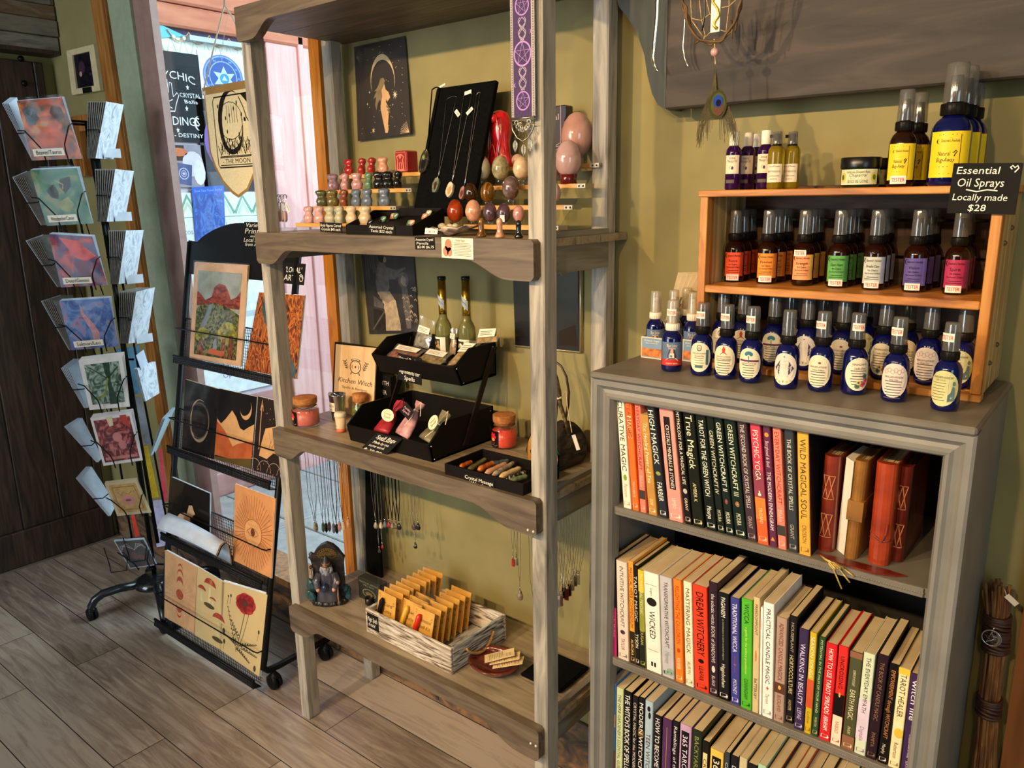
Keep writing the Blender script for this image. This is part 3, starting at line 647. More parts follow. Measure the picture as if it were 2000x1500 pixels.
def pend(label,tops,bot,pend_fn,chain,r=.0006,tagpx=None,tagrot=.6):
    a,c = npx(*tops[0]),npx(*tops[1]); d = npx(*bot)
    t = thing('necklace',label,'necklace',NF(d[0],d[1],.004),group='pendant necklaces on the black velvet board')
    b = B(); pa = [NF(a[0]+(d[0]-a[0])*i/10,a[1]+(d[1]-a[1])*i/10,.002) for i in range(11)]; pc = [NF(c[0]+(d[0]-c[0])*i/10,c[1]+(d[1]-c[1])*i/10,.002) for i in range(11)]
    top = [NF(a[0]+(c[0]-a[0])*i/6,a[1]+(c[1]-a[1])*i/6+.004*sin(pi*i/6),.002) for i in range(7)]
    b.tube(pa,r,5).tube(pc,r,5).tube(top,r,5); b.make('chain',chain,t)
    pend_fn(t,d)
    if tagpx:
        q = npx(*tagpx); b = B(); F = frame(NF(q[0],q[1],.003),(NF(cos(tagrot),sin(tagrot))-no),(NF(-sin(tagrot),cos(tagrot))-no)); b.slab(F,.020,.009,.0006); b.text('0178',.009,.004,F,1,.002,0,lift=.0009); b.make('tag',[TAGM,INK],t)
def geode(cols,w,h,core):
    def f(t,d):
        b = B(); n = 14; rr = random.Random(int(w*1e5)); pts = [(d[0]+w/2*(.85+.3*rr.random())*sin(2*pi*i/n),d[1]-h/2+h/2*(.9+.2*rr.random())*cos(2*pi*i/n)) for i in range(n)]
        b.prism(pts,NF,.006,0,.001); b.make('stone',cols,t,bevel=.001)
        b = B(); b.disc(d[0],d[1]-h*.55,w*.22,h*.27,NF,0,14,.0074); b.make('core',core,t)
        B().tube([NF(d[0],d[1]-.002,.004),NF(d[0],d[1]+.004,.004)],.0015,6).make('bail',SILV,t)
    return f
GEO1 = st('agate_dark','#15120d','#2c271e','#6b5636',.1); GEO2 = st('druzy_green','#3f4a38','#6a705a','#9a9678',.3); GEO3 = st('geode_cream','#a58c6a','#cdb592','#e6d6bd',.3); GEO4 = st('geode_rose','#6d4038','#94604f','#b98a76',.3)
def agate(t,d):
    geode(GEO1,.030,.056,mat('#0a0705',.05,coat=.8))(t,d)
    B().ball(NF(d[0]-.001,d[1]-.018,.007),.0055,12,sx=.8,sz=1.2).make('bead',mat('#7f9150',.15,coat=.5),t)
pend('long black cord necklace with a dark sliced agate pendant',((845,176),(860,173)),(836,295),agate,VEL,.0016)
pend('fine chain necklace with a green grey druzy pendant',((873,195),(893,190)),(857,348),geode(GEO2,.019,.036,mat('#3d2412',.3)),SILV,.0004)
pend('silver chain necklace with a cream geode pendant',((907,187),(923,184)),(884,358),geode(GEO3,.020,.034,mat('#b58c5c',.3)),SILV,.0007,(895,222),-.75)
pend('silver chain necklace with a rose geode pendant by the eggs',((932,186),(939,182)),(908,366),geode(GEO4,.014,.030,mat('#5c2a20',.3)),SILV,.0006,(919,218),.75)
b = B(); q = npx(916,182); F = frame(NF(q[0],q[1],.0035),NF(1,.18)-no,NF(-.18,1)-no); b.slab(F,.020,.0085,.0006); tag(b.make('price_tag',TAGM),'small pale price tag pinned near the top of the necklace board','tag')
b = B(); q = npx(864,171); F = frame(NF(q[0],q[1]+.004,.001),NF(1,.35)-no,NF(-.35,1)-no); b.slab(F,.018,.005,.0006); tag(b.make('price_tag',TAGM),'pale price tag peeking over the top corner of the necklace board','tag')
# black tray of almond stones
ty0,ty1 = 1.20,1.30
xa,xb = at(676,452,1,ty0).x,at(806,458,1,ty0).x
def tray(name,label,x0,x1,y0,y1,z,h,th=.004,m=BLK,skew=0.):
    t = thing(name,label,'tray',((x0+x1)/2,(y0+y1)/2,z)); b = B()
    b.box((x0,y0,z),(x1,y1,z+.004)); b.box((x0,y0,z+.004),(x1,y0+th,z+h)); b.box((x0,y1-th,z+.004),(x1,y1,z+h)); b.box((x0,y0+th,z+.004),(x0+th,y1-th,z+h)); b.box((x1-th,y0+th,z+.004),(x1,y1-th,z+h))
    b.make('tray',m,t); return t
t = thing('stone_tray','shallow black tray of almond shaped stones on the top rack shelf','tray',((xa+xb)/2,ty0,ZS)); b = B(); pr = [(ty0,ZS),(ty1,ZS),(ty1,ZS+.056),(ty0,ZS+.021)]
for x in (xa,xb-.004): b.prism(pr,frame((x,0,0),Y3,Z3),.004)
b.box((xa+.004,ty0,ZS),(xb-.004,ty0+.004,ZS+.021)).box((xa+.004,ty1-.004,ZS),(xb-.004,ty1,ZS+.056)).hexa([(xa+.004,ty0+.004,ZS+.006),(xb-.004,ty0+.004,ZS+.006),(xb-.004,ty1-.004,ZS+.036),(xa+.004,ty1-.004,ZS+.036),(xa+.004,ty0+.004,ZS+.009),(xb-.004,ty0+.004,ZS+.009),(xb-.004,ty1-.004,ZS+.039),(xa+.004,ty1-.004,ZS+.039)])
b.make('tray',BLK,t)
i = 0
for (px,py,m,l) in ((722,428,OBSI,'black almond stone nearest the sign'),(746,428,OBSI,'black almond stone, second in the front row'),(768,430,PEAC,'peach almond stone in the front row'),(800,429,GRNA,'sea green almond stone at the end of the front row'),(748,420,GRNA,'sea green almond stone behind the black ones'),(772,419,GRNA,'sea green almond stone in the middle of the tray'),(803,421,PEAC,'peach almond stone in the middle row'),(829,414,PEAC,'peach almond stone at the back corner'),(837,420,OPAL,'milky almond stone at the back corner')):
    yy = 1.222+.022*(i % 3)+(.02 if i > 6 else 0); q = at(px,py,1,yy); b = B(); Mx = Matrix.Rotation(.5,3,'Y') @ Matrix.Rotation(.35,3,'X')
    q.x = min(max(q.x,xa+.014),xb-.016)
    for k in range(1): b.ball((0,0,0),.0125,14,0,1.0,.42,.55)
    b.v = [Vector(((abs(v.x)/.0125)**1.0*v.x*1.0,v.y*(1-.5*abs(v.x)/.0125),v.z)) for v in b.v]; b.v = [Matrix.Rotation(-.45,3,'Y') @ v + Vector((q.x,yy,ZS+.019+.3*(yy-ty0))) for v in b.v]
    tag(b.make('almond_stone',m),l,'polished stone','almond stones in the black tray'); i += 1
o,u,v,w,h = from_px(((717,436),(769,440),(721,455)),1,ty0-.0015); board_sign('chalk_sign','black chalk sign for the assorted crystal stones on the tray front',o,u,v,w,h,.001,[('Assorted Crystal',.9,.28,0,.2),('Yonis $22 each',.8,.28,0,-.2)])
o,u,v,w,h = from_px(((623,434),(666,436),(627,452)),1,1.215); board_sign('chalk_sign','small black chalk sign for the body figures in front of the lowest step',o,u,v,w,h,.001,[('Body Figures Carved',.92,.28,0,.2),('Crystals $45 each',.85,.28,0,-.2)])
# shell bowl of small stones
yb = 1.205; q0,q1 = at(826,450,1,yb),at(918,440,1,yb); cx = (q0.x+q1.x)/2; hw = (q1.x-q0.x)/2
t = thing('shell_bowl','shallow abalone shell bowl of tumbled stones with a white label','bowl',(cx,yb,ZS))
ABAL = ramp_mat('abalone',[(.3,'#5a3a5c'),(.45,'#8d7a6a'),(.6,'#c9b391'),(.75,'#56617a')],scale=(18,18,40),noise=1.5,rough=.25,coat=.4,dist=1.5)
def shb(q_,a): return Vector((q_.x,q_.y,q_.z*(1+.12*sin(a*9))+.006*max(0,cos(a))))
B().lathe([(.012,0),(.030,.003),(.042,.009),(hw,.016),(hw-.002,.0165),(.038,.009),(.012,.004)],(cx,yb+.02,ZS),36,sy=.62,capt=True,bulge=shb).make('shell',ABAL,t)
F = frame((cx-.024,yb-.018,ZS+.011),X3,(0,.25,1)); b = B().slab(F,.036,.012,.001); b.text('0001 1756',.018,.004,F,1,.002,-.001,lift=.0013); b.make('label',[TAGM,INK],t)
rr = random.Random(5)
for i in range(9):
    a = rr.random()*6.28; r = rr.random()*.026; b = B().ball((cx-.004+r*cos(a)*1.1,yb+.018+r*sin(a)*.6,ZS+.0165+rr.random()*.005),.0075+.002*rr.random(),10,0,1.2,.9,.7)
    cl = [(SMOK,'clear'),(CALC,'cream'),(OPAL,'milky'),(TIGD,'brown')][i % 4]
    tag(b.make('tumbled_stone',cl[0]),'small tumbled %s stone in the shell bowl' % cl[1],'stone','tumbled %s stones in the shell bowl' % cl[1])
def carved_tower(px,label,m,h,py=452):
    y = 1.212; x = at(px,py,1,y).x
    b = B().lathe([(h*.24,0),(h*.27,h*.08),(h*.2,h*.2),(h*.15,h*.3),(h*.155,h*.7),(h*.17,h*.76),(h*.15,h*.9),(h*.08,h*.98),(.0005,h)],(x,y,ZS),16); tag(b.make('stone_carving',m),label,'carving','small rounded stone carvings on the rack front edge')
carved_tower(940,'small banded brown rounded stone carving at the shelf edge',TIGR,.038); carved_tower(976,'small peach pink rounded stone carving at the shelf edge',PEAC,.038); carved_tower(1013,'small black rounded stone carving beside the rack post',OBSI,.034)
# signs hung on the front rail
o,u,v,w,h = from_px(((810,463),(848,463),(811,487)),1,1.1665); board_sign('chalk_sign','tiny black chalk sign hung on the top front rail',o,u,v,w,h,.0015,[('Amazonite Crystal',.9,.2,0,.3),('Pencils',.6,.2,-.1,0),('$2.00 $6.75',.85,.2,.05,-.3)])
def eggcard(b,F,w,h):
    for x,y,r in ((-.28,.12,.11),(-.36,-.18,.09),(-.24,-.2,.08)): b.disc(x*w,y*h,r*w,r*w*1.35,F,2,14,.0004)
    for i in range(9): b.patch(-.1*w,(.24-.075*i)*h,(.44 if i % 3 else .36)*w,(.262-.075*i)*h,F,1)
o,u,v,w,h = from_px(((862,463),(924,466),(863,503)),1,1.1665); board_sign('info_card','cream paper card with three pink eggs hung on the top front rail',o,u,v,w,h,.0008,[('Yoni Eggs',.3,.09,.1,.38)],mat('#ead6bb',.6),mat('#7a6a58',.7),'card',None,eggcard,[mat('#cd7a5c',.6)])
# bookmark ribbon with metal pendant on the front post
o,u,v,w,h = from_px(((998,0),(1045,0),(998,232)),1,1.178)
h += .06; o = o+Vector((0,0,.03)); F = frame(o,X3,Z3)
t = thing('ribbon_bookmark','long purple woven ribbon with pentacles and a silver charm hanging at the rack post','ribbon',o-Vector((0,0,h/2)))
PURP = mat('#3a2450',.6,var=.12,scale=300); LAV = mat('#a77cc0',.55,var=.05); GRYT = mat('#a39a95',.55,var=.12,scale=400)
b = B().slab(F,w,h,.0012,1,0,0,-.0012); b.patch(-w*.39,-h*.49,w*.36,h/2,F,0)
for i in range(int(h/.0042)):
    zz = -h/2+.0042*(i+.5)
    for sx in (-.445,.44): b.patch((sx-.025)*w,zz-.0012,(sx+.025)*w,zz+.0012,F,3,lift=.0004)
zc = [at(1020,p,1,1.178).z-o.z for p in (10,105,197)]
for k,c in enumerate(zc):
    R_ = w*.37 if k == 1 else w*.29; b.disc(0,c,R_,R_*1.08,F,2,24,.0005,inner=.86)
    P = [(R_*.9*sin(2*pi*i*2/5),c+R_*.97*cos(2*pi*i*2/5)) for i in range(5)]; b.line(P,R_*.13,F,2,.0008,True)
    b.moon((.3 if k % 2 else -.3)*w,c+R_*1.75,w*.07,F,2,rot=0 if k % 2 else pi)
for c0,c1 in ((zc[0]-w*.36,zc[1]+w*.4),(zc[1]-w*.42,zc[2]+w*.33)):
    for s in (1,-1):
        for ph in (0,.5): b.line([(s*w*(.13+.05*ph)*sin(pi*(i/16*2+ph*.35)),c0+(c1-c0)*i/16) for i in range(17)],w*.028,F,4,.0007+.0001*ph)
b.make('ribbon',[PURP,GRYT,LAV,mat('#6e655f',.6),mat('#9d8fa0',.55)],t)
b = B(); zb = -h/2; ANTQ = mat('#9a917d',.3,.9,var=.2,scale=200)
b.tube([F(-w*.5,zb+.003,.002),F(w*.5,zb+.003,.002)],.0022,6); hp = [(-w*.48,zb),(-w*.44,zb-.016),(-w*.25,zb-.03),(0,zb-.037),(w*.25,zb-.03),(w*.44,zb-.016),(w*.48,zb)]
b.tube([F(x,z,.002) for x,z in hp],.0016,6)
for i in range(7):
    a = pi*(i+.5)/7; b.tube([F(0,zb-.003,.002),F(-w*.25*cos(a),zb-.012*sin(a)-.004,.0025),F(-w*.43*cos(a),zb-.032*sin(a),.002)],.0011,5); b.disc(-w*.27*cos(a),zb-.017*sin(a),.005,.004,F,0,10,.0028,inner=.6)
for x,l in ((-w*.34,.026),(.001,.036),(w*.3,.024)):
    zz = zb-.028-(.008 if abs(x) < .01 else 0); b.tube([F(x,zz,.002),F(x,zz-.006,.002)],.0009,5); b.prism([(x,zz-.005),(x+.0055,zz-.012),(x+.005,zz-.019),(x,zz-.027),(x-.005,zz-.019),(x-.0055,zz-.012)],F,.0012,0,.001); b.line([(x,zz-.006),(x,zz-.025)],.0008,F,1,.0026)
b.make('charm',[ANTQ,mat('#3f392e',.4,.8)],t)
# ================================================================ posters on the olive wall behind the rack
def QF(pts,ax=1,val=YW-.003):
    """frame of a four cornered sheet (bottom-left, bottom-right, top-right, top-left); a and b run 0..1"""
    P = [at(p[0],p[1],ax,val) if len(p) == 2 else Vector(p) for p in pts]
    n = (P[1]-P[0]).cross(P[3]-P[0]).normalized()
    return (lambda a,b,l=0.: P[0]*(1-a)*(1-b)+P[1]*a*(1-b)+P[2]*a*b+P[3]*(1-a)*b+n*l),P
def QB(P):
    n = (P[1]-P[0]).cross(P[3]-P[0]).normalized()
    return (lambda a,b,l=0.: P[0]*(1-a)*(1-b)+P[1]*a*(1-b)+P[2]*a*b+P[3]*(1-a)*b+n*l)
def wall_print(name,label,pts,base,draw,mats,val=YW-.004,curl=0.,cat='poster',sleeve=True,ax=1,group=None):
    F,P = QF(pts,ax,val); c = (P[0]+P[1])/2
    t = thing(name,label,cat,c,group=group)
    n = 8
    b = B(); G = (lambda a,q,l=0.: F(a,q,l+curl*(1-q)**2*(.4+.6*a)))
    vs = [G(i/n,j/n,l) for l in (0,.0012) for j in range(n+1) for i in range(n+1)]; w = n+1; k = w*w
    b.add(vs,[(j*w+i+k,j*w+i+1+k,(j+1)*w+i+1+k,(j+1)*w+i+k) for j in range(n) for i in range(n)]+[(j*w+i,(j+1)*w+i,(j+1)*w+i+1,j*w+i+1) for j in range(n) for i in range(n)],0)
    draw(b,lambda a,q,l=0.: G(a,q,.0012+l)); b.make('print',[base]+mats,t)
    if sleeve:
        b = B(); G2 = lambda a,q,l=0.: G(-.03+1.06*a,-.025+1.05*q,.003+l)
        b.patch(0,0,1,1,G2,0,10,10,0,wob=lambda a,q: .0012*sin(a*9+q*7)*sin(q*11)); b.make('sleeve',PLAST,t)
    return t
CREM = mat('#d8b98c',.55,var=.04); FLESH = mat('#cfa373',.55,var=.05); SEPIA = mat('#7d6a4c',.6,var=.1,scale=60); STARC = mat('#d9cba6',.6,var=0)
def d_goddess(b,F):
    b.moon(.53,.60,.27,F,1,thin=.16,rot=pi/2,lift=.0004,n=20,sx=.85)
    body = [(.50,.56),(.56,.56),(.58,.50),(.63,.47),(.66,.41),(.60,.37),(.585,.40),(.575,.37),(.62,.31),(.615,.22),(.60,.14),(.605,.08),(.59,.045),(.545,.045),(.535,.09),(.50,.2),(.47,.31),(.48,.37),(.50,.42),(.47,.46)]
    b.poly(body,F,2,.0005); b.disc(.53,.585,.04,.033,F,2,12,.0006)
    hair = [(.55,.625),(.49,.62),(.46,.57),(.42,.53),(.36,.50),(.41,.50),(.36,.45),(.34,.42),(.40,.44),(.37,.36),(.39,.30),(.42,.36),(.46,.41),(.47,.38),(.51,.43),(.50,.5),(.55,.55),(.58,.59)]
    b.poly(hair,F,3,.0008); b.line([(.58,.33),(.63,.30),(.645,.25),(.60,.29)],.02,F,3,.0008)
    rr = random.Random(2)
    for i in range(46): b.disc(rr.uniform(.06,.95),rr.uniform(.05,.95),.006,.004,F,4,5,.0004)
    for x,y,r,k in ((.75,.43,.05,8),(.32,.09,.035,6),(.27,.5,.018,4),(.22,.38,.018,4),(.70,.33,.015,4),(.9,.62,.012,4)): b.star(x,y,r,F,1 if k == 6 else 4,k,.3,.0005)
    for i in range(9): b.line([(.04+.02*cos(.2*i),.87+.01*sin(.2*i)),(.04+.14*cos(-.9+.25*i),.87+.11*sin(-.9+.25*i))],.004,F,3,.0004); b.line([(.98,.02),(.98-.16*cos(.16*i),.02+.12*sin(.16*i))],.004,F,1,.0004)
wall_print('goddess_print','dark print of a long haired woman under a crescent moon in a clear sleeve',[(702,276),(809,262),(791,70),(692,92)],ramp_mat('night_brown',[(.3,'#1d1511'),(.7,'#2f221b')],noise=3,rough=.5),d_goddess,[CREM,FLESH,SEPIA,STARC],curl=.012)
b = B(); q = at(742,77,1,YW-.006); b.ball(q,.006,8); tag(b.make('push_pin',ACRY),'clear push pin at the top of the goddess print','pin')
GRY1,GRY2,GRY3,GRY4 = [mat(h,.5,var=.15,scale=60) for h in ('#5d564f','#8b7a66','#b0997a','#2a2522')]
def d_cauldron(b,F):
    b.poly([(.26,.66),(.3,.74),(.36,.8),(.42,.78),(.47,.72),(.66,.69),(.84,.72),(.84,.70),(.66,.64),(.78,.66),(.80,.64),(.62,.59),(.5,.59),(.5,.5),(.46,.44),(.4,.42),(.25,.45),(.24,.55)],F,1,.0004)
    b.poly([(.25,.45),(.46,.44),(.6,.36),(.66,.1),(.66,.03),(.36,.03),(.38,.2),(.33,.38)],F,3,.0005); b.poly([(.28,.46),(.5,.46),(.58,.38),(.45,.33),(.3,.38)],F,2,.0006)
    b.disc(.455,.80,.035,.032,F,2,12,.0007); b.poly([(.3,.92),(.36,1.0),(.5,.98),(.5,.86),(.45,.84),(.41,.76),(.34,.78)],F,4,.0008)
    b.poly([(.16,.42),(.36,.33),(.40,.26),(.16,.3)],F,1,.0005); b.poly([(.14,.28),(.36,.24),(.34,.04),(.12,.04)],F,4,.0005); b.line([(.1,.05),(.36,.24)],.02,F,1,.0006)
    b.disc(.78,.58,.10,.085,F,1,16,.0005); b.disc(.78,.575,.05,.05,F,2,14,.0007); b.poly([(.74,.5),(.84,.5),(.88,.3),(.86,.05),(.78,.05),(.74,.3)],F,1,.0005)
    rr = random.Random(4)
    for i in range(26): x = rr.uniform(.72,.98); y = rr.uniform(.1,.55); b.line([(x,y),(x+.03,y+.015),(x+.05,y-.01)],.008,F,3,.0007)
    for i in range(9): b.line([(.4+.025*i,.36-.02*i),(.40+.032*i,.05)],.005,F,2,.0008)
    for i in range(6): b.line([(.04+.03*i,.98),(.02+.05*i,.7-.05*(i % 3))],.012,F,1,.0004)
wall_print('cauldron_print','dark grey print of a seated woman stirring smoke, half hidden under the top shelf',[(722,652),(819,650),(806,470),(704,470)],ramp_mat('charcoal_print',[(.3,'#171412'),(.55,'#2f2a27'),(.75,'#4a443f')],noise=4,rough=.45),d_cauldron,[GRY1,GRY2,GRY3,GRY4])
def d_moons(b,F):
    b.moon(.42,.60,.20,F,1,thin=.22,rot=-.2,lift=.0004,n=16); b.moon(.70,.90,.05,F,1,rot=2.6); b.moon(.80,.84,.06,F,1,rot=2.6); b.poly([(.5,.35),(.54,.34),(.57,.6),(.53,.6)],F,2,.0004); b.poly([(.7,.2),(.95,.28),(.98,.05),(.7,.05)],F,2,.0004)
wall_print('dark_moon_print','black print with a pale crescent behind the front rack post',[(1007,674),(1132,686),(1128,500),(1001,500)],ramp_mat('near_black',[(.3,'#0c0807'),(.7,'#171010')],noise=3,rough=.35),d_moons,[mat('#5b524b',.5),mat('#281a13',.5)])
b = B(); b.tube([at(1134,505,1,YW-.008),at(1134,688,1,YW-.008)],.0028,6).tube([at(1134,688,1,YW-.008),at(1005,675,1,YW-.008)],.0018,6); tag(b.make('frame_edge',mat('#c9b48a',.3,.6)),'thin brass rod frame edge round the dark moon print','frame')

# ================================================================ middle shelf: two tier black stand
ZM = S2
fr,fl_ = at(845,903,2,ZM),at(687,859,2,ZM)
XRt,XLt,YF = fr.x,fl_.x,(fr.y+fl_.y)/2
def onR(px,py): q = at(px,py,0,XRt); return (q.y,q.z)
stand = thing('two_tier_stand','black two tier bin stand of spell bags and herb packets on the middle shelf','display stand',((XLt+XRt)/2,YF+.08,ZM))
lowR = [onR(845,903),onR(838,870),onR(868,825),onR(969,791),onR(969,858)]
lowR[0] = (lowR[0][0],ZM); lowR[4] = (min(lowR[4][0],1.44),ZM); lowR[3] = (lowR[4][0],lowR[3][1])
upR = [onR(902,754),onR(888,718),onR(918,680),onR(994,662),onR(995,724),onR(968,734)]
upR = [(min(y,1.455),z) for y,z in upR]
PF = lambda x: frame((x,0,0),Y3,Z3)
for nm,pr in (('lower_bin',lowR),('upper_bin',upR)):
    b = B(); ys = [p[0] for p in pr]; zs = [p[1] for p in pr]
    for x in (XLt,XRt-.005): b.prism(pr,PF(x),.005)
    (fy,fz),(ly,lz) = pr[0],pr[1]; by = max(ys); zf = min(zs)+.001
    b.hexa([(XLt,fy,fz),(XRt,fy,fz),(XRt,fy+.005,fz),(XLt,fy+.005,fz),(XLt,ly,lz),(XRt,ly,lz),(XRt,ly+.005,lz),(XLt,ly+.005,lz)])
    zb = fz if nm == 'lower_bin' else pr[4][1]
    b.hexa([(XLt,fy,fz),(XRt,fy,fz),(XRt,by,zb),(XLt,by,zb),(XLt,fy,fz+.005),(XRt,fy,fz+.005),(XRt,by,zb+.005),(XLt,by,zb+.005)])
    b.box((XLt,by-.005,zb),(XRt,by,pr[3][1])); b.make(nm,BLK,stand)
    s = B()
    for p in (pr[0],pr[1]): s.ball((XRt+.0005,p[0]+.006,p[1]+(.006 if p is pr[0] else -.004)),.0022,8)
    s.ball((XRt+.0005,by-.012,pr[3][1]-.01),.0022,8); s.make('screw',SILV,stand)
for x in (XLt+.007,XRt+.0005):
    p0,p1 = onR(964,678),onR(908,868); b = B(); w = .009
    b.hexa([(x,p1[0]-w,p1[1]),(x+.004,p1[0]-w,p1[1]),(x+.004,p1[0]+w,p1[1]),(x,p1[0]+w,p1[1]),(x,p0[0]-w,p0[1]),(x+.004,p0[0]-w,p0[1]),(x+.004,p0[0]+w,p0[1]),(x,p0[0]+w,p0[1])]); b.make('strut',mat('#1d1713',.35),stand)
UB = upR; ub_y0,ub_y1 = UB[0][0],max(p[0] for p in UB); ub_z = lambda y: UB[0][1]+(UB[4][1]-UB[0][1])*(y-ub_y0)/(ub_y1-ub_y0)+.006
# tall bottles with gold necks
PALEG = mat('#a9a86a',.08,trans=.75,ior=1.33,var=.05); GOLDF = mat('#b9922f',.22,.9,var=.1,scale=200)
def cologne(px,label):
    y = ub_y1-.036; x = at(px,640,1,y).x; z = ub_z(y); t = thing('cologne_bottle',label,'bottle',(x,y,z),group='gold necked bottles in the upper bin')
    zt = at(px,540,1,y).z; h = zt-z; r = .0215
    B().lathe([(r*.9,0),(r,.004),(r,h*.42),(r*.93,h*.48),(r*.7,h*.525),(r*.5,h*.56),(r*.47,h*.60)],(x,y,z),22,capb=True).make('glass_body',PALEG,t)
    B().lathe([(r*.475,h*.60),(r*.48,h*.66),(r*.46,h*.965)],(x,y,z),18,mi=0).make('neck_foil',GOLDF,t)
    B().lathe([(r*.5,h*.965),(r*.5,h)],(x,y,z),18).make('cap',BLKG,t)
    F = around((x,y,z),r+.0004,-pi/2-.25); b = B().patch(-.026,h*.08,.026,h*.36,F,0,12,1)
    rr = random.Random(px); b.patch(-.018,h*.10,.012,h*.34,F,1,8,1,.0005)
    for i in range(16): b.disc(rr.uniform(-.016,.010),h*rr.uniform(.12,.32),.003,.004,F,rr.choice((0,2)),7,.0007,rot=rr.random())
    b.text('AGUA',.018,.006,F,0,-.002,h*.115,lift=.0009); b.make('label',[PAPER,mat('#3a3325',.6),mat('#b98c4c',.6)],t)
    F2 = around((x,y,z),r*.48+.0005,-pi/2-.2); b = B()
    b.add([F2(-.014+.028*i/8,h*(.80-.10*i/8)-.012+.024*j,.0004) for j in (0,1) for i in range(9)],[(i,i+1,i+10,i+9) for i in range(8)],0)
    b.text('de Florida',.02,.006,lambda a,q,l=0.: F2(a,h*.75+q-a*.10*h/.028,l),1); b.make('neck_band',[mat('#9aa1a6',.5),mat('#2c3440',.6)],t)
cologne(866,'gold necked pale green bottle nearer the cauldron print'); cologne(912,'gold necked pale green bottle nearer the front post')
# herb packets in the upper bin
HERB = [ramp_mat('herb_%d' % i,[(.3,a),(.5,b_),(.7,c)],scale=(90,90,90),noise=1,rough=.7,bump=.3) for i,(a,b_,c) in enumerate((('#4b1f1c','#8c4238','#b5775c'),('#4a3a1c','#8a743c','#b79f62'),('#5b4420','#a3803c','#c9a860'),('#3c3a30','#7d7a6a','#a9a590'),('#54371c','#94683a','#c29a5e')))]
HAZE = clear_mat('bag_plastic','#f7f3ea',.10,.15,.10,'#e8dcc6')
def packet(name,label,P,m,lab=None,mats=(),fill=.55,group=None,cat='packet',thick=.008):
    """clear bag with its contents at the bottom; P: bottom-left, bottom-right, top-right, top-left in space"""
    F = QB(P); t = thing(name,label,cat,(P[0]+P[1])/2,group=group)
    n = 8; b = B(); th = lambda a,q: thick*(sin(pi*max(.02,min(.98,a)))**.5)*(sin(pi*max(.0,min(1,q/fill)))**.6 if q < fill else 0)
    for s in (1,-1): b.add([F(.05+.9*i/n,.04+fill*.96*j/n,s*th(i/n,fill*j/n)*.5) for j in range(n+1) for i in range(n+1)],[(j*9+i,j*9+i+1,j*9+10+i,j*9+9+i)[::s] for j in range(n) for i in range(n)],0,True)
    b.make('contents',m,t)
    b = B(); b.patch(0,0,1,1,F,0,8,8,0,wob=lambda a,q: thick*.5*sin(pi*min(1,q/fill))*(1 if q < fill else 0)*sin(pi*a)**.5+.001+.0015*sin(a*8+q*9)); b.make('bag',HAZE,t)
    if lab:
        b = B(); lab(b,F,thick*.5+.0022); b.make('label',list(mats),t)
    return t
def strip_lab(y0,y1,n=3):
    def f(b,F,l):
        b.patch(.12,y0,.88,y1,F,0,1,1,l); 
        for i in range(n): b.patch(.2,y0+(y1-y0)*(.25+.2*i),.75-.1*(i % 2),y0+(y1-y0)*(.31+.2*i),F,1,1,1,l+.0004)
    return f
INKB = mat('#5d5240',.7,var=0)
def binpt(px,py,y): return at(px,py,1,y)
def herb(label,quad,ys,m,y0=.5,y1=.85):
    P = [binpt(p[0],p[1],y) for p,y in zip(quad,ys)]; packet('herb_packet',label,P,m,strip_lab(y0,y1),[PAPER,INKB],group='herb packets in the upper bin')
uf = ub_y0+.012
herb('herb packet of pink petals at the window end of the upper bin',[(754,697),(806,704),(836,684),(778,671)],[uf,uf,uf+.05,uf+.05],HERB[0])
herb('herb packet of pale brown seeds in the middle of the upper bin',[(812,706),(858,716),(886,690),(840,680)],[uf,uf,uf+.05,uf+.05],HERB[1])
herb('herb packet of tan chips at the front post end of the upper bin',[(872,716),(893,712),(944,668),(914,664)],[uf+.004,uf+.004,uf+.06,uf+.06],HERB[2])
herb('standing silver topped packet in front of the first gold necked bottle',[(808,676),(838,682),(850,628),(822,616)],[ub_y1-.075,ub_y1-.075,ub_y1-.062,ub_y1-.062],HERB[3],.5,.72)
herb('herb packet of grainy brown herbs between the gold necked bottles',[(878,690),(890,694),(894,642),(882,640)],[ub_y1-.065,ub_y1-.065,ub_y1-.058,ub_y1-.058],HERB[4],.6,.8)
herb('herb packet of papers standing at the back end of the upper bin',[(928,672),(972,668),(978,640),(936,642)],[ub_y1-.04,ub_y1-.04,ub_y1-.02,ub_y1-.02],HERB[2],.35,.9)
o,u,v,w,h = from_px(((783,692),(829,703),(772,738)),1,ub_y0-.006); board_sign('chalk_sign','black chalk sign about witchy herbs hung on the upper bin',o,u,v,w,h,.0015,[('Natural Products',.92,.15,0,.34),('Witchy Herbs +',.85,.15,0,.1),('Ingredients for',.86,.15,0,-.13),('Spells',.45,.16,0,-.36)])
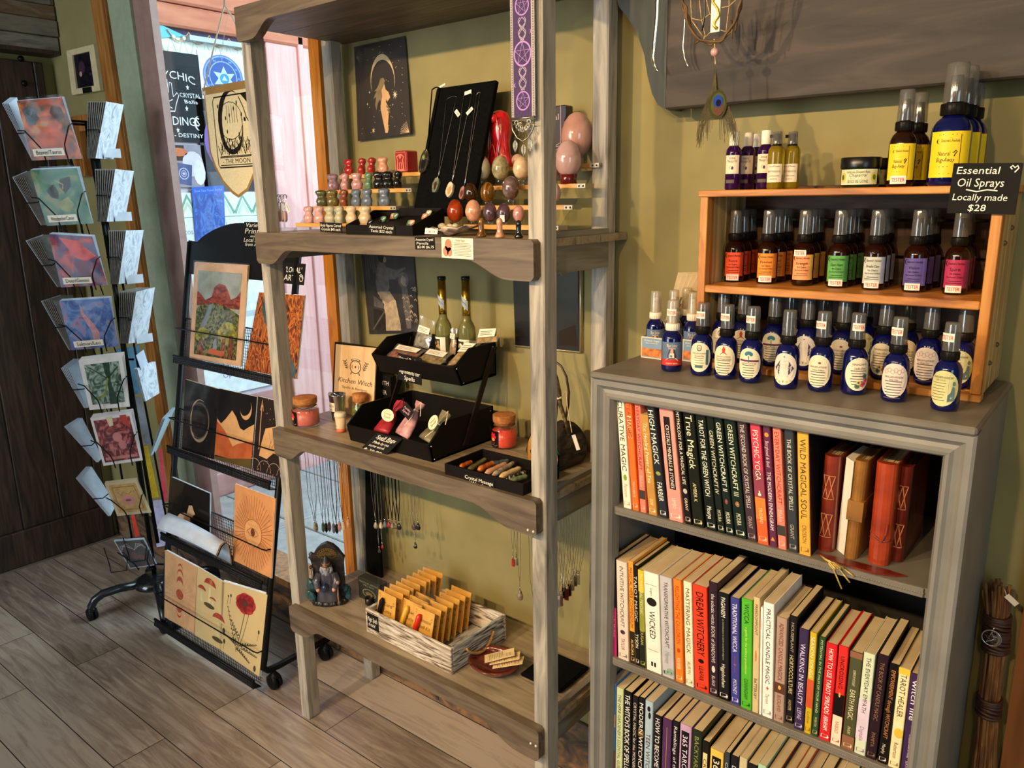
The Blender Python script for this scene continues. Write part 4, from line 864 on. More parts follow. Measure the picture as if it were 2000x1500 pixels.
# spell bags in the lower bin
lf = lowR[1][0]
def spellbag(label,bot,neck,top,wpx,m,y0,y1,tagm,taglines,tagpos,oval=True,string=mat('#e8d9b8',.6)):
    c,n,tp = at(bot[0],bot[1],1,y0),at(neck[0],neck[1],1,y1),at(top[0],top[1],1,y1+.008)
    t = thing('spell_bag',label,'drawstring bag',c,group='drawstring spell bags in the lower bin')
    ax = (n-c); L = ax.length; ax.normalize(); sd = (ax.cross(Vector((0,-1,.5)))).normalized(); nr = sd.cross(ax); w = wpx
    b = B(); prof = [(1,0),(1.06,.12),(1.0,.45),(.8,.75),(.34,1.0),(.24,1.05)]; vs = []
    for r,q in prof:
        for k in range(14): a = 2*pi*k/14; vs.append(c+ax*L*q+sd*(w*.5*r*cos(a)*(1+.06*sin(5*a+q*6)))+nr*(w*.22*r*sin(a)+.002))
    K = len(prof); vs += [c+ax*L*1.0+(tp-n)*.5+sd*(w*.3*cos(2*pi*k/14))+nr*(w*.16*sin(2*pi*k/14)*(1+.3*(k % 2))) for k in range(14)]+[tp+sd*(w*.34*cos(2*pi*k/14))+nr*(w*.16*sin(2*pi*k/14)*(1+.4*(k % 2))) for k in range(14)]
    b.add(vs,[(i*14+k,i*14+(k+1) % 14,(i+1)*14+(k+1) % 14,(i+1)*14+k) for i in range(K+1) for k in range(14)]+[tuple(range(13,-1,-1))],0,True); b.make('pouch',m,t)
    b = B(); b.tube([n+sd*(w*.15*cos(2*pi*k/12))+nr*(w*.12*sin(2*pi*k/12)+.001) for k in range(12)],.0012,5,closed=True); b.tube([n+nr*(w*.14),n+nr*.012+sd*.008-ax*.02,n+nr*.012-ax*.045],.001,5).tube([n+nr*(w*.14),tp+nr*.02+sd*.02,tp+nr*.015+sd*.035-ax*.03],.001,5); b.make('drawstring',string,t)
    q = at(tagpos[0],tagpos[1],1,y0-.001); rot = tagpos[2]; F = frame(q,Vector((cos(rot),.0,sin(rot))),Vector((-sin(rot),.35,cos(rot)))); b = B()
    if oval: b.disc(0,0,.021,.0145,F,0,20,.0008); b.disc(0,0,.0215,.015,F,0,20,0)
    else: b.prism([(-.017,-.012),(.017,-.016),(.018,.01),(-.014,.016)],F,.001)
    for i,s in enumerate(taglines): b.text(s,.022,.0055,F,1,0,.004-.008*i,shear=.2,lift=.0014)
    b.make('tag',tagm,t)
VELR = ramp_mat('crimson_organza',[(.3,'#7c0d18'),(.7,'#b32330')],scale=(40,40,40),noise=1.5,rough=.5); ORGP = ramp_mat('pink_organza',[(.3,'#a06466'),(.7,'#cf9c97')],scale=(40,40,40),noise=1.5,rough=.45); ORGG = ramp_mat('sage_organza',[(.3,'#4a432d'),(.7,'#8a7d56')],scale=(40,40,40),noise=1.5,rough=.5)
OVT = [mat('#ecd9ad',.6),mat('#b0402c',.7)]
spellbag('crimson drawstring bag with an oval love spell tag',(745,846),(770,806),(785,786),.05,VELR,lf+.022,lf+.07,OVT,('Love','Spell'),(757,811,-.1),string=mat('#5a0a10',.6))
spellbag('pink drawstring bag with a dark tag and cream cord',(786,852),(814,802),(822,786),.045,ORGP,lf+.022,lf+.06,[CHB,mat('#e0a6b0',.7)],('Fertility','Spell'),(795,802,-.45),oval=False)
spellbag('sage drawstring bag with an oval tag at the front post end of the lower bin',(832,862),(858,830),(872,806),.045,ORGG,lf+.024,lf+.06,[OVT[0],mat('#4a4636',.7)],('Protect','Spell'),(846,825,.75))
o,u,v,w,h = from_px(((736,845),(786,856),(701,880)),1,lf-.012)
d0 = at(701,880,1,YF-.028); u0 = at(748,895,1,YF-.028); tl,tr_ = at(736,845,1,lf-.003),at(785,858,1,lf-.003)
t = thing('slanted_chalk_sign','slanted black chalk sign for the spell bags hung on the lower bin','sign',(d0+u0)/2)
F = QB([d0,u0,tr_,tl]); b = B()
b.hexa([F(0,0,-.002),F(1,0,-.002),F(1,1,-.002),F(0,1,-.002),F(0,0,0),F(1,0,0),F(1,1,0),F(0,1,0)])
for s,lw,lh,x,y in (('Spell Bags',.75,.17,.52,.84),('Made by me',.62,.12,.5,.58),('some work',.62,.12,.46,.4),('$ 39.99',.7,.16,.45,.15)): b.text(s,lw,lh,F,1,x,y,shear=.1)
b.line([(.3,.73),(.7,.72)],.02,F,1,.0004); b.make('board',[CHB,CHALK],t)
B().hexa([F(0,-.001,-.004),F(1,-.001,-.004),F(1,.01,-.002),F(0,.01,-.002),F(0,-.09,-.016),F(1,-.09,-.016),F(1,-.06,-.02),F(0,-.06,-.02)]).make('lip',BLKG,t)
# recipe book with a pale wooden cover, and the black sign box behind it
P = [at(650,790,1,1.375),at(727,800,1,1.375),at(735,680,1,1.405),at(656,672,1,1.405)]
zsh = min(P[0].z,P[1].z); P[0].z = P[1].z = ZM+.001
F = QB(P); t = thing('recipe_book','pale wooden covered kitchen witch recipe book on the middle shelf','book',(P[0]+P[1])/2)
PLY = ramp_mat('pale_ply_cover',[(.3,'#c39a68'),(.5,'#d3ac7a'),(.7,'#dcb98a')],scale=(20,3,3),noise=2,rough=.5)
B().hexa([F(-.09,0,-.028),F(1.0,0,-.028),F(1.0,1.0,-.028),F(-.09,1.03,-.028),F(-.075,0,-.004),F(1.0,0,-.004),F(1.0,1.0,-.004),F(-.06,1.03,-.004)]).make('back_cover',BLK,t)
b = B(); b.hexa([F(0,0,-.0035),F(1,0,-.0035),F(1,1,-.0035),F(0,1,-.0035),F(0,0,0),F(1,0,0),F(1,1,0),F(0,1,0)]); fy = .12
b.text('Kitchen Witch',.84,.07,F,1,.53,.37+fy,shear=.3); b.text('Spells & Recipes',.62,.035,F,1,.52,.27+fy)
b.disc(.52,.58+fy,.14,.10,F,1,22,.0005,inner=.88); b.disc(.52,.675+fy,.115,.022,F,1,20,.0006,inner=.8); b.moon(.46,.58+fy,.03,F,1,rot=pi); b.disc(.52,.58+fy,.02,.016,F,1,10); b.moon(.58,.58+fy,.03,F,1)
b.line([(.43,.5+fy),(.41,.465+fy)],.02,F,1); b.line([(.61,.5+fy),(.63,.465+fy)],.02,F,1)
for s in (1,-1):
    b.line([(.52+s*.2,.53+fy),(.52+s*.27,.66+fy)],.008,F,1)
    for i in range(4): b.line([(.52+s*(.21+.015*i),.55+.03*i+fy),(.52+s*(.26+.02*i),.56+.03*i+fy)],.012,F,1); b.line([(.52+s*(.21+.015*i),.55+.03*i+fy),(.52+s*(.18+.015*i),.58+.03*i+fy)],.012,F,1)
b.make('front_cover',[PLY,mat('#33281d',.7)],t,bevel=.0008)
o,u,v,w,h = from_px(((734,722),(764,726),(734,800)),1,1.42); o.z = ZM+h/2+.001
t = thing('sign_block','narrow black block sign with white capitals behind the two tier stand','sign',o-Vector((0,0,h/2))); F = frame(o,X3,Z3); b = B().slab(F,w,h,.02,0,0,0,-.02)
for s,lw,x,y in (('ERYTH',.72,.02,.33),('TTER',.55,-.06,.1),('AL',.28,-.16,-.12),('T',.12,-.22,-.32)): b.text(s,lw*w,.1*h,F,1,x*w,y*h)
b.make('block',[BLK,mat('#cfc6b6',.6)],t)
# jars
CORK = ramp_mat('cork',[(.3,'#8a4f20'),(.55,'#ab6a30'),(.75,'#c48a4c')],scale=(80,80,80),noise=1.2,rough=.85,bump=.3); GLS = clear_mat('jar_glass','#fbfbf7',.06,.03)
def jar_label(b,F,w,h,ci=0):
    b.patch(-w/2,0,w/2,h,F,0,8,1,.0006); b.disc(0,h*.64,w*.24,h*.2,F,1,16,.0010,2); b.disc(.0,h*.47,w*.2,h*.1,F,2,12,.0011,2)
    for k in range(7): a = 2*pi*k/7; b.disc(w*.24*cos(a),h*.64+h*.19*sin(a),w*.09,h*.08,F,1,8,.0009)
    for s in (1,-1):
        for k in range(4): b.moon(s*w*(.3+.035*(k % 2)),h*(.2+.15*k),w*.07,F,3,rot=s*1.1*k); b.star(s*w*(.2+.07*k),h*(.1+.02*k),w*.03,F,3,4,.4,.001)
    b.text('LOVE SPELL',w*.5,h*.055,F,1,0,h*.27,lift=.001); b.text('candle',w*.34,h*.05,F,3,0,h*.16,lift=.001)
def candle_jar(px,pyb,pyt,wpx,label,wax,charm):
    c = at(px,pyb,2,ZM); c.y += .018; x,y = at(px,pyb,1,c.y).x,c.y
    r = pxw((x,y,ZM),wpx)/2*.96; zt = at(px,pyt+3,1,y).z; h = zt-ZM
    t = thing('candle_jar',label,'candle',(x,y,ZM),group='wax candle jars with cork lids')
    B().lathe([(r*.9,.0005),(r,.005),(r,h*.55),(r*.97,h*.6),(r*.80,h*.655),(r*.80,h*.73),(r*.84,h*.75),(r*.84,h*.78)],(x,y,ZM),26,capb=True,capt=False).make('glass',GLS,t)
    B().lathe([(r*.86,.004),(r*.95,.008),(r*.95,h*.54),(r*.3,h*.545),(.001,h*.545)],(x,y,ZM),26).make('wax',wax,t)
    B().lathe([(r*.76,h*.70),(r*.80,h*.78),(r*.885,h*.785),(r*.9,h*.99),(r*.88,h)],(x,y,ZM),26).make('cork_lid',CORK,t,bevel=.0008)
    F = around((x,y,ZM),r+.0004,-pi/2-.35); b = B(); jar_label(b,lambda a,q,l=0.: F(a,q+.005,l),r*1.05,h*.5); b.make('label',[mat('#120e14',.5),mat('#d8242c',.5),mat('#e0953c',.5),mat('#a89aa0',.5)],t)
    b = B(); b.tube([(x+r*.83*cos(2*pi*k/20),y+r*.83*sin(2*pi*k/20),ZM+h*.69+.002*sin(k)) for k in range(20)],.0012,5,closed=True); b.tube([(x+r*.8,y-r*.3,ZM+h*.69),(x+r*1.1,y-r*.4,ZM+h*.66),(x+r*1.02,y-r*.45,ZM+h*.55)],.001,5); b.make('twine',mat('#54452c',.8),t)
    b = B(); cx,cz = x-r*1.02,ZM+h*.52; F = frame((cx,y-r*.45,cz),(1,-.55,0),Z3); b.disc(0,0,r*.27,r*.3,F,0,18,.0012,inner=.6); b.disc(0,0,r*.27,r*.3,F,0,18,0,inner=.6)
    for k in range(8): b.line([(0,0),(r*.25*cos(k*pi/4),r*.28*sin(k*pi/4))],.0012,F,0,.0008)
    b.make('charm',charm,t)
WAXP = mat('#c8685c',.3,var=.06); WAXO = mat('#d84a34',.3,var=.08)
candle_jar(600,836,773,54,'candle jar of dusty pink wax by the rack post nearest the window',WAXP,GOLD)
candle_jar(986,878,806,52,'candle jar of coral red wax with a round silver charm near the front post',WAXO,SILV)
def on_mid(px,pyb,dy=0.): c = at(px,pyb,2,ZM); return Vector((at(px,pyb,1,c.y+dy).x,c.y+dy,ZM))
c = on_mid(662,826,.02); zt = at(662,770,1,c.y).z; h = zt-ZM; r = .0235
t = thing('honey_pot_pail','small shiny metal pail with a honey pot label','pail',c)
GALV = mat('#b9bcc2',.22,1,var=.08)
B().lathe([(r*.72,.0005),(r*.74,.002),(r,h*.97),(r*1.04,h),(r*.96,h),(r*.70,.006)],c,24,capt=True).make('body',GALV,t)
b = B(); b.tube([c+Vector((r*cos(a),-.006-.012*sin(a),h*.93+.012*sin(a))) for a in [pi*i/12 for i in range(13)]],.0011,5); b.ball(c+Vector((-r*1.02,0,h*.95)),.0035,8).ball(c+Vector((r*1.02,0,h*.95)),.0035,8); b.make('handle',GALV,t)
F = around(c,r*.88+.0012,-pi/2-.25); b = B().patch(-.017,h*.38,.017,h*.72,F,0,8,1); b.text('Honey Pot',.028,.0075,F,1,0,h*.6); b.text('spell',.016,.005,F,1,0,h*.46); b.make('label',[PAPER,INK],t)
c = on_mid(667,847,.012); zt = at(667,806,1,c.y).z; h = zt-ZM; r = .0155
t = thing('lidded_cup','small paper cup of orange powder with a cream lid','cup',c)
B().lathe([(r*.78,.0003),(r*.8,h*.2)],c,20).make('base',mat('#cf6a40',.5),t)
b = B().lathe([(r*.8,h*.2),(r*.93,h*.78)],c,20,capb=False); F = around(c,r*.87+.0008,-pi/2-.25); b.text('BEE',.008,.004,F,1,-.004,h*.5); b.text('magic',.012,.003,F,1,0,h*.36); b.make('sleeve',[mat('#d8b48c',.55),INKB],t)
B().lathe([(r*.96,h*.78),(r*1.02,h*.8),(r*1.02,h*.92),(r*.95,h*.98),(r*.9,h)],c,20).make('lid',mat('#e2cfae',.5),t)
c = on_mid(706,826,.02); zt = at(706,770,1,c.y).z; h = zt-ZM; r = .0235
t = thing('herb_jar','cork topped glass jar of green herbs behind the lower bin','jar',c)
B().lathe([(r*.9,.0005),(r,.005),(r,h*.6),(r*.8,h*.68),(r*.8,h*.76)],c,24,capt=False).make('glass',GLS,t); B().lathe([(r*.86,.003),(r*.93,.006),(r*.93,h*.5)],c,20).make('herbs',ramp_mat('green_herbs',[(.3,'#3e4a16'),(.6,'#7c8a2c')],scale=(90,90,90),noise=1,rough=.8),t); B().lathe([(r*.78,h*.7),(r*.88,h*.78),(r*.9,h),],c,22).make('cork_lid',CORK,t)
b = B(); b.tube([c+Vector((r*.84*cos(2*pi*k/18),r*.84*sin(2*pi*k/18),h*.71)) for k in range(18)],.0011,5,closed=True).tube([c+Vector((-r*.85,-r*.3,h*.7)),c+Vector((-r*1.15,-r*.35,h*.66)),c+Vector((-r*1.05,-r*.4,h*.5))],.001,5); b.make('wire_bail',GOLD,t)
# tray of massage wands
f0,f1 = at(867,927,2,ZM),at(1016,969,2,ZM); ty = (f0.y+f1.y)/2+.004; tx0,tx1 = f0.x,min(f1.x+.004,-.922); ty1 = at(942,872,0,tx0+.0).y
ty1 = min(max(ty1,ty+.11),1.36)
tray('wand_tray','shallow black tray of crystal massage wands at the front of the middle shelf',tx0,tx1,ty,ty1,ZM,.025)
o,u,v,w,h = from_px(((906,917),(966,934),(906,950)),1,ty-.0016); v = Z3; board_sign('chalk_sign','black chalk sign for crystal massage wands on the wand tray',o,u,v,w,.024,.0012,[('Crystal Massage',.92,.32,0,.2,.1),('Wands',.45,.32,-.04,-.22,.1)])
ORNC = st('carnelian_wand','#8a2f08','#b4521a','#d08030',.15,.1,40); LABR = st('labradorite','#1f2a2c','#3c4a4c','#55605c',.15); SNOW = st('grey_agate','#4a4238','#857766','#b5a58e',.15); BOTS = st('bone_crystal','#b7925f','#cfae7c','#dcc195',.15); GRNW = st('green_wand','#3f4a2c','#64724a','#7f8c60',.15); SPEC = ramp_mat('snowflake_obsidian',[(.4,'#12100e'),(.55,'#2a2622'),(.62,'#bdb6a6')],scale=(90,90,90),noise=1.1,rough=.15)
for px0,py0,px1,py1,r,m,l in ((898,912,922,902,.0065,ORNC,'short orange banded wand at the window end of the wand tray'),(912,920,950,896,.007,GRNS,'dark olive rod wand in the tray'),(934,918,965,904,.008,ORNC,'bright orange knobbed wand in the tray'),(960,906,1004,896,.0065,LABR,'dark blue grey wand at the back of the tray'),(948,925,990,905,.0075,PEAC,'pale pink wand in the tray'),(962,929,1008,902,.007,SNOW,'grey mottled wand in the tray'),(976,932,1017,914,.0075,BOTS,'cream wand in the tray'),(988,936,1028,922,.0065,SPEC,'black speckled wand in the tray'),(996,939,1030,930,.0065,GRNW,'leaf green wand nearest the post in the tray')):
    a,c = at(px0,py0,2,ZM+.017),at(px1,py1,2,ZM+.017)
    for p in (a,c): p.x = min(max(p.x,tx0+.012),tx1-.012); p.y = min(max(p.y,ty+.012),ty1-.012)
    pts = [a+(c-a)*(i/8) for i in range(9)]; b = B().tube(pts,[r*k for k in (.35,.9,1,.85,.9,.95,.8,.9,.5)],10); tag(b.make('massage_wand',m),l,'crystal wand','crystal massage wands in the black tray')
# log sign with wands standing in it
LY = 1.34; LX = at(1060,900,1,LY).x
t = thing('log_wand_holder','bark covered log block lettered magic wands at the end of the middle shelf','wand holder',(LX,LY,ZM))
r = .050; BARK = ramp_mat('dark_bark',[(.3,'#120d06'),(.5,'#30261a'),(.68,'#4a3d24')],scale=(30,8,30),noise=2,rough=.85,bump=1.0,dist=1)
dirx = Vector((.12,1,0)).normalized(); side = Vector((dirx.y,-dirx.x,0)); rr = random.Random(8)
def logp(a,d,k): q = r*(1+k)*cos(a); z = r*1.25*(1+k)*sin(a); return Vector((LX,LY,ZM+.03))+side*q+Vector((0,0,max(-.0295,z)))+dirx*d
n = 26; ds = [0,.012,.03,.055,.08,.1]; vs = [logp(2*pi*k/n,d,rr.uniform(-.05,.05)-(.1 if d > .09 else 0)) for d in ds for k in range(n)]
b = B(); b.add(vs,[(i*n+k,(i+1)*n+k,(i+1)*n+(k+1) % n,i*n+(k+1) % n) for i in range(5) for k in range(n)]+[tuple(5*n+k for k in range(n))],0); b.make('bark',BARK,t)
F = frame(Vector((LX,LY,ZM+.03))-dirx*.0005,side,Z3); LW = ramp_mat('log_end_wood',[(.3,'#9a6424'),(.6,'#bd843a'),(.8,'#c99552')],noise=3,rough=.6)
b = B(); b.poly([(F_[0],F_[1]) for F_ in [(r*.93*cos(2*pi*k/n),max(-.0295,r*1.16*sin(2*pi*k/n))) for k in range(n)]],F,0,.001)
b.text('Magic',.074,.022,F,1,.003,.022,lift=.0018); b.text('Wands',.084,.022,F,1,.004,-.006,lift=.0018); b.make('lettered_face',[LW,mat('#1d140c',.7)],t)
b = B(); q = F(.036,.034,.004); b.tube([q,q+Vector((.008,.002,-.012)),q+Vector((.014,.004,-.022))],.002,6); b.make('green_trim',mat('#2b5a34',.3),t)
WD = ramp_mat('dark_wand_wood',[(.3,'#1a0c08'),(.6,'#3a1c12'),(.8,'#5a3020')],scale=(20,20,6),noise=2,rough=.35); WB = ramp_mat('bronze_wand',[(.3,'#1d160c'),(.55,'#4d3d20'),(.75,'#8d7440')],scale=(60,60,60),noise=1.5,rough=.35)
def wand(label,pts,rs,m,y,extra=None):
    P = [at(px,py,1,y+dy) for px,py,dy in pts]; t = thing('magic_wand',label,'wand',P[0],group='wands standing in the log')
    b = B().tube(P,rs,9); b.make('shaft',m,t)
    if extra: extra(t,P)
wy = LY+.045
def wand_tag(t,P):
    b = B(); c = at(1091,778,1,wy-.008); b.tube([c+Vector((.006*cos(2*pi*k/10),.006*sin(2*pi*k/10),.002*(k % 2))) for k in range(10)],.002,5,closed=True); b.tube([c+Vector((.006,0,0)),at(1106,764,1,wy-.01),at(1108,792,1,wy-.02),at(1117,845,1,LY-.005)],.0009,5).tube([c,at(1080,786,1,wy-.01),at(1086,800,1,wy-.012),at(1077,842,1,wy-.012)],.0008,5); b.make('string',mat('#d8c49a',.7),t)
    F = frame(at(1125,864,1,LY-.012),(.42,0,-1),(1,0,.42)); b = B().slab(F,.034,.010,.0006); b.text('0117561',.02,.004,F,1,.004,0); b.make('price_tag',[TAGM,INK],t)
wand('thick bronze coloured carved wand in the log with a price tag',[(1112,850,0),(1104,820,0),(1094,790,0),(1090,765,0),(1084,740,0),(1076,715,0),(1068,690,0),(1063,660,0)],[.004,.0045,.005,.0075,.008,.0065,.005,.003],WB,wy,wand_tag)
wand('thin reddish branch wand curving up from the log',[(1098,845,0),(1104,820,.004),(1110,790,.004),(1111,765,.004),(1106,735,.004),(1096,715,.004),(1080,702,.004),(1072,700,.004)],[.0032,.003,.003,.0028,.0026,.0024,.002,.0015],WD,wy)
wand('short dark wand crossing the others in the log',[(1080,845,.01),(1086,815,.008),(1088,785,.008),(1084,755,.01),(1078,720,.012)],[.003,.003,.0028,.0024,.0018],WD,wy)
# ================================================================ necklaces hung under the middle shelf
ZU = ZM-.017
def hookbar(name,label,x0,x1,y,z,r):
    t = thing(name,label,'necklace bar',((x0+x1)/2,y,z)); b = B().rbox((x0,y-r,z-r*.8),(x1,y+r,z+r*.8),r*.5); b.make('bar',VEL,t)
    b = B()
    for x in (x0+.02,x1-.02): b.tube([(x,y,z+r*.7),(x,y,ZU)],.0025,6)
    b.make('hanger',BLK,t); return t
yA,yB_ = 1.33,1.43
a,c = at(597,884,1,yA),at(718,905,1,yA); hookbar('necklace_bar','black velvet bar of cord necklaces before the window glass under the middle shelf',a.x,c.x,yA,ZU-.016,.011)
a,c = at(728,930,1,yB_),at(905,955,1,yB_); hookbar('necklace_bar','black velvet bar of stone drop necklaces against the olive wall under the middle shelf',a.x,c.x,yB_,ZU-.016,.011)
CORD = mat('#141416',.7); CORDG = mat('#5b5a58',.6)
def hang(y,px0,px1,pyp,label,m,kind,cord=CORD,r=.0008,ztop=None,tagz=None,group=None,L=.030,w=.0105):
    """cord over the bar, two strands meeting at a pendant"""
    a,c = at(px0,pyp,1,y),at(px1,pyp,1,y); x = (a.x+c.x)/2; zt = ZU-.006 if ztop is None else ztop; zb = a.z; hw = max(.0035,abs(c.x-a.x)/2)
    t = thing('necklace',label,'necklace',(x,y,zb),group=group); b = B(); pts = []
    yy = y-.0115
    for i in range(9): q = i/8; pts.append((x-hw*(1-max(0,q-.75)*4),yy,zt+(zb-zt)*q))
    for i in range(8,-1,-1): q = i/8; pts.append((x+hw*(1-max(0,q-.75)*4),yy-.001,zt+(zb-zt)*q))
    pts = [(x-hw,y+.012,zt-.03),(x-hw,y+.008,zt+.008)]+pts+[(x+hw,y+.008,zt+.008),(x+hw,y+.012,zt-.03)]
    b.tube(pts,r,5); b.make('cord',cord,t)
    B().tube([(x,yy,zb+.001),(x,yy,zb-.006)],.0016,6).make('bail',SILV,t)
    b = B(); o = Vector((x,yy,zb-.006))
    if kind == 'point': b.lathe([(.0005,-L),(w*.42,-L*.78),(w*.5,-L*.5),(w*.36,-L*.02),(w*.2,0)],o,6,smooth=False)
    elif kind == 'drop': b.lathe([(.0005,-L),(w*.42,-L*.9),(w*.56,-L*.62),(w*.36,-L*.25),(w*.12,0)],o,14,sy=.7)
    else: b.prism([(-w/2,-L),(w/2,-L),(w*.45,-.002),(-w*.45,-.002)],frame(o,X3,Z3),w*.4,back=-w*.2)
    b.make('pendant',m,t)
    if tagz is not None:
        F = frame((x,yy-.004,tagz),(cos(.45),0,-sin(.45)),(sin(.45),0,cos(.45))); b = B().slab(F,.024,.008,.0005); b.text('0117',.012,.0035,F,1,.003,0); b.make('tag',[mat('#cfc9b6',.6),INK],t)
gA = 'cord necklaces with stone points before the window'
pts_ = [(612,628,1012,'pale clear',SMOK),(618,628,1014,'grey brown',SNOW),(633,640,1014,'sea green',GRNA),(640,645,1015,'black',OBSI),(646,651,1013,'dull plum',AMED),(654,660,1016,'dark slate',BLUQ),(658,668,1016,'jet black',OBSI),(665,672,1012,'rosy brown',MAUV),(672,680,1011,'cream',CALC),(682,689,1006,'peach',PEAC)]
for i,(p0,p1,py,nm,m) in enumerate(pts_):
    hang(yA-.0005*i,p0,p1,py,'%s stone point on a dark cord before the window, %s from the rack post' % (nm,('first','second','third','fourth','fifth','sixth','seventh','eighth','ninth','tenth')[i]),m,'point',CORD if i % 2 == 0 else CORDG,.0011 if nm == 'jet black' else .0007,tagz=[None,None,ZU-.06,None,None,ZU-.1,None,None,ZU-.11,None][i],group=gA)
gB = 'black cord necklaces with polished drops by the olive wall'
for i,(px,py,nm,m) in enumerate(((739,1012,'clear',SMOK),(749,1012,'cream',CALC),(757,1010,'slate blue',BLUQ),(765,1010,'red brown',REDJ),(772,1012,'grey mottled',SNOW),(779,1012,'olive yellow',MOSS),(785,1014,'black',OBSI),(814,1014,'dark red',AMED),(822,1014,'glossy jet',OBSI))):
    hang(yB_-.0006*i,px-4,px+4,py,'%s stone drop on a black cord near the olive wall' % nm,m,'drop',CORD if i not in (0,7,8) else SILV,.0013 if i not in (0,7,8) else .0005,tagz=[None,None,ZU-.09,None,ZU-.075,None,ZU-.108,None,None][i],group=gB,L=.021,w=.0145)
hang(yB_-.004,749,755,1056,'red stone drop hanging lower than the rest on a fine chain',REDJ,'drop',SILV,.0005,group=gB,L=.014,w=.009); hang(yB_-.006,743,749,1064,'dark garnet drop hanging lowest on a fine chain',AMED,'drop',SILV,.0005,group=gB,L=.014,w=.009)
hang(yB_-.008,813,820,1052,'white and black spotted pendant hanging alone on a fine chain',SPEC,'drop',SILV,.0005,group=gB,L=.018,w=.012)
# velvet strip leaning at the back post
a,c = at(727,1100,2,S3),at(741,1113,1,1.46)
P = [Vector((at(716,1100,1,1.44).x,1.44,S3+.001)),Vector((at(743,1100,1,1.44).x,1.44,S3+.001)),at(731,915,1,1.465),at(703,912,1,1.465)]
F = QB(P); b = B(); b.hexa([F(0,0,-.01),F(1,0,-.01),F(1,1,-.01),F(0,1,-.01),F(0,0,0),F(1,0,0),F(1,1,0),F(0,1,0)]); tag(b.make('velvet_strip',VEL),'narrow black velvet panel standing beside the back rack post','display panel')
# necklace roll at the open end of the rack, silver chains
yC = 1.33; xC0,xC1 = -.99,-.905
t = thing('necklace_roll','padded black velvet roll of silver chains at the bookcase end of the rack','necklace stand',(-.95,yC,ZU-.03))
rz0 = ZU-.052; r = .021
B().tube([(-.955,1.245,rz0),(-.955,1.25,rz0),(-.955,1.425,rz0),(-.955,1.43,rz0)],[r*.7,r,r,r*.7],18).make('roll',VEL,t); B().tube([(-.955,1.33,rz0+r*.9),(-.955,1.33,ZU)],.004,8).make('hanger',BLK,t)
CHN = mat('#d8cfbd',.22,1,var=0); rr = random.Random(12)
pm = [(TAGM,'cream'),(OBSI,'black'),(TIGD,'dark brown'),(SNOW,'grey'),(MAUV,'dull rose'),(REDJ,'deep red'),(SMOK,'clear')]
for i in range(15):
    y = 1.415-.0115*i; x = -.955; zb = rz0-.19-.012*i*.3+rr.uniform(-.008,.008); m,nm = pm[(i*3) % 7]; hw = .021
    t = thing('silver_necklace','%s pendant on a silver chain, %s along the velvet roll from the wall' % (nm,('first','second','third','fourth','fifth','sixth','seventh','eighth','ninth','tenth','eleventh','twelfth','thirteenth','fourteenth','nearest')[i]),'necklace',(x,y,zb),group='silver chain necklaces on the velvet roll')
    arc = [(x+(r+.001)*cos(pi*k/8),y,rz0+(r+.001)*sin(pi*k/8)) for k in range(9)]
    L_ = [(x+(r+.001)*(1-.5*(q/6)**3),y-.0012*q*rr.random(),rz0+(zb-rz0)*q/6) for q in range(7)]; R_ = [(x-(r+.001)*(1-.5*(q/6)**3),y+.0012*q*rr.random(),rz0+(zb-rz0)*q/6) for q in range(7)]
    bot = [(x+.0105*cos(-pi*k/6),y,zb+.0105*sin(-pi*k/6)) for k in range(7)]
    B().tube(L_[::-1]+arc[1:-1]+R_+bot[::-1][1:-1],.00075,5,closed=True).make('chain',CHN,t)
    zz = zb-.0105; B().tube([(x+.004*cos(2*pi*k/8),y,zz-.003+.004*sin(2*pi*k/8)) for k in range(8)],.0012,5,closed=True).make('bail',CHN,t)
    F = frame((x,y,zz-.007),(cos(rr.uniform(-.8,.8)),sin(.4),0),Z3); B().prism([(-.005,-.026-.008*rr.random()),(.005,-.028),(.0045,0),(-.0045,0)],F,.004,back=-.002).make('pendant',m,t)
q = Vector((-.935,1.27,rz0+.012)); F = frame(q,(.7,.6,.35),(-.2,-.1,1)); b = B().slab(F,.032,.010,.0006); b.text('0104 0117',.02,.004,F,1); tag(b.make('price_tag',[TAGM,INK]),'cream price tag lying on the velvet roll of silver chains','tag')
# three chains just inside the front post
for i,(px,py,m,nm,tg) in enumerate(((1008,1082,REDJ,'dark red',None),(1014,1080,SMOK,'clear',ZU-.12),(1021,1142,SNOW,'slate grey arrowhead',None))):
    hang(1.36+.012*i,px-3,px+3,py,'%s pendant on a fine silver chain just inside the front post' % nm,m,'bar' if i < 2 else 'drop',CHN,.0006,tagz=tg,group='silver chains hanging just inside the front post',L=.02 if i < 2 else .03,w=.008 if i < 2 else .016)
a = at(1008,1000,1,1.37).x; hookbar('necklace_bar','short black velvet bar of silver chains just inside the front post',a-.02,a+.05,1.372,ZU-.016,.011)

# ================================================================ bottom shelf
ZL = S3
def on_low(px,pyb,dy=0.): c = at(px,pyb,2,ZL); return Vector((at(px,pyb,1,c.y+dy).x,c.y+dy,ZL))
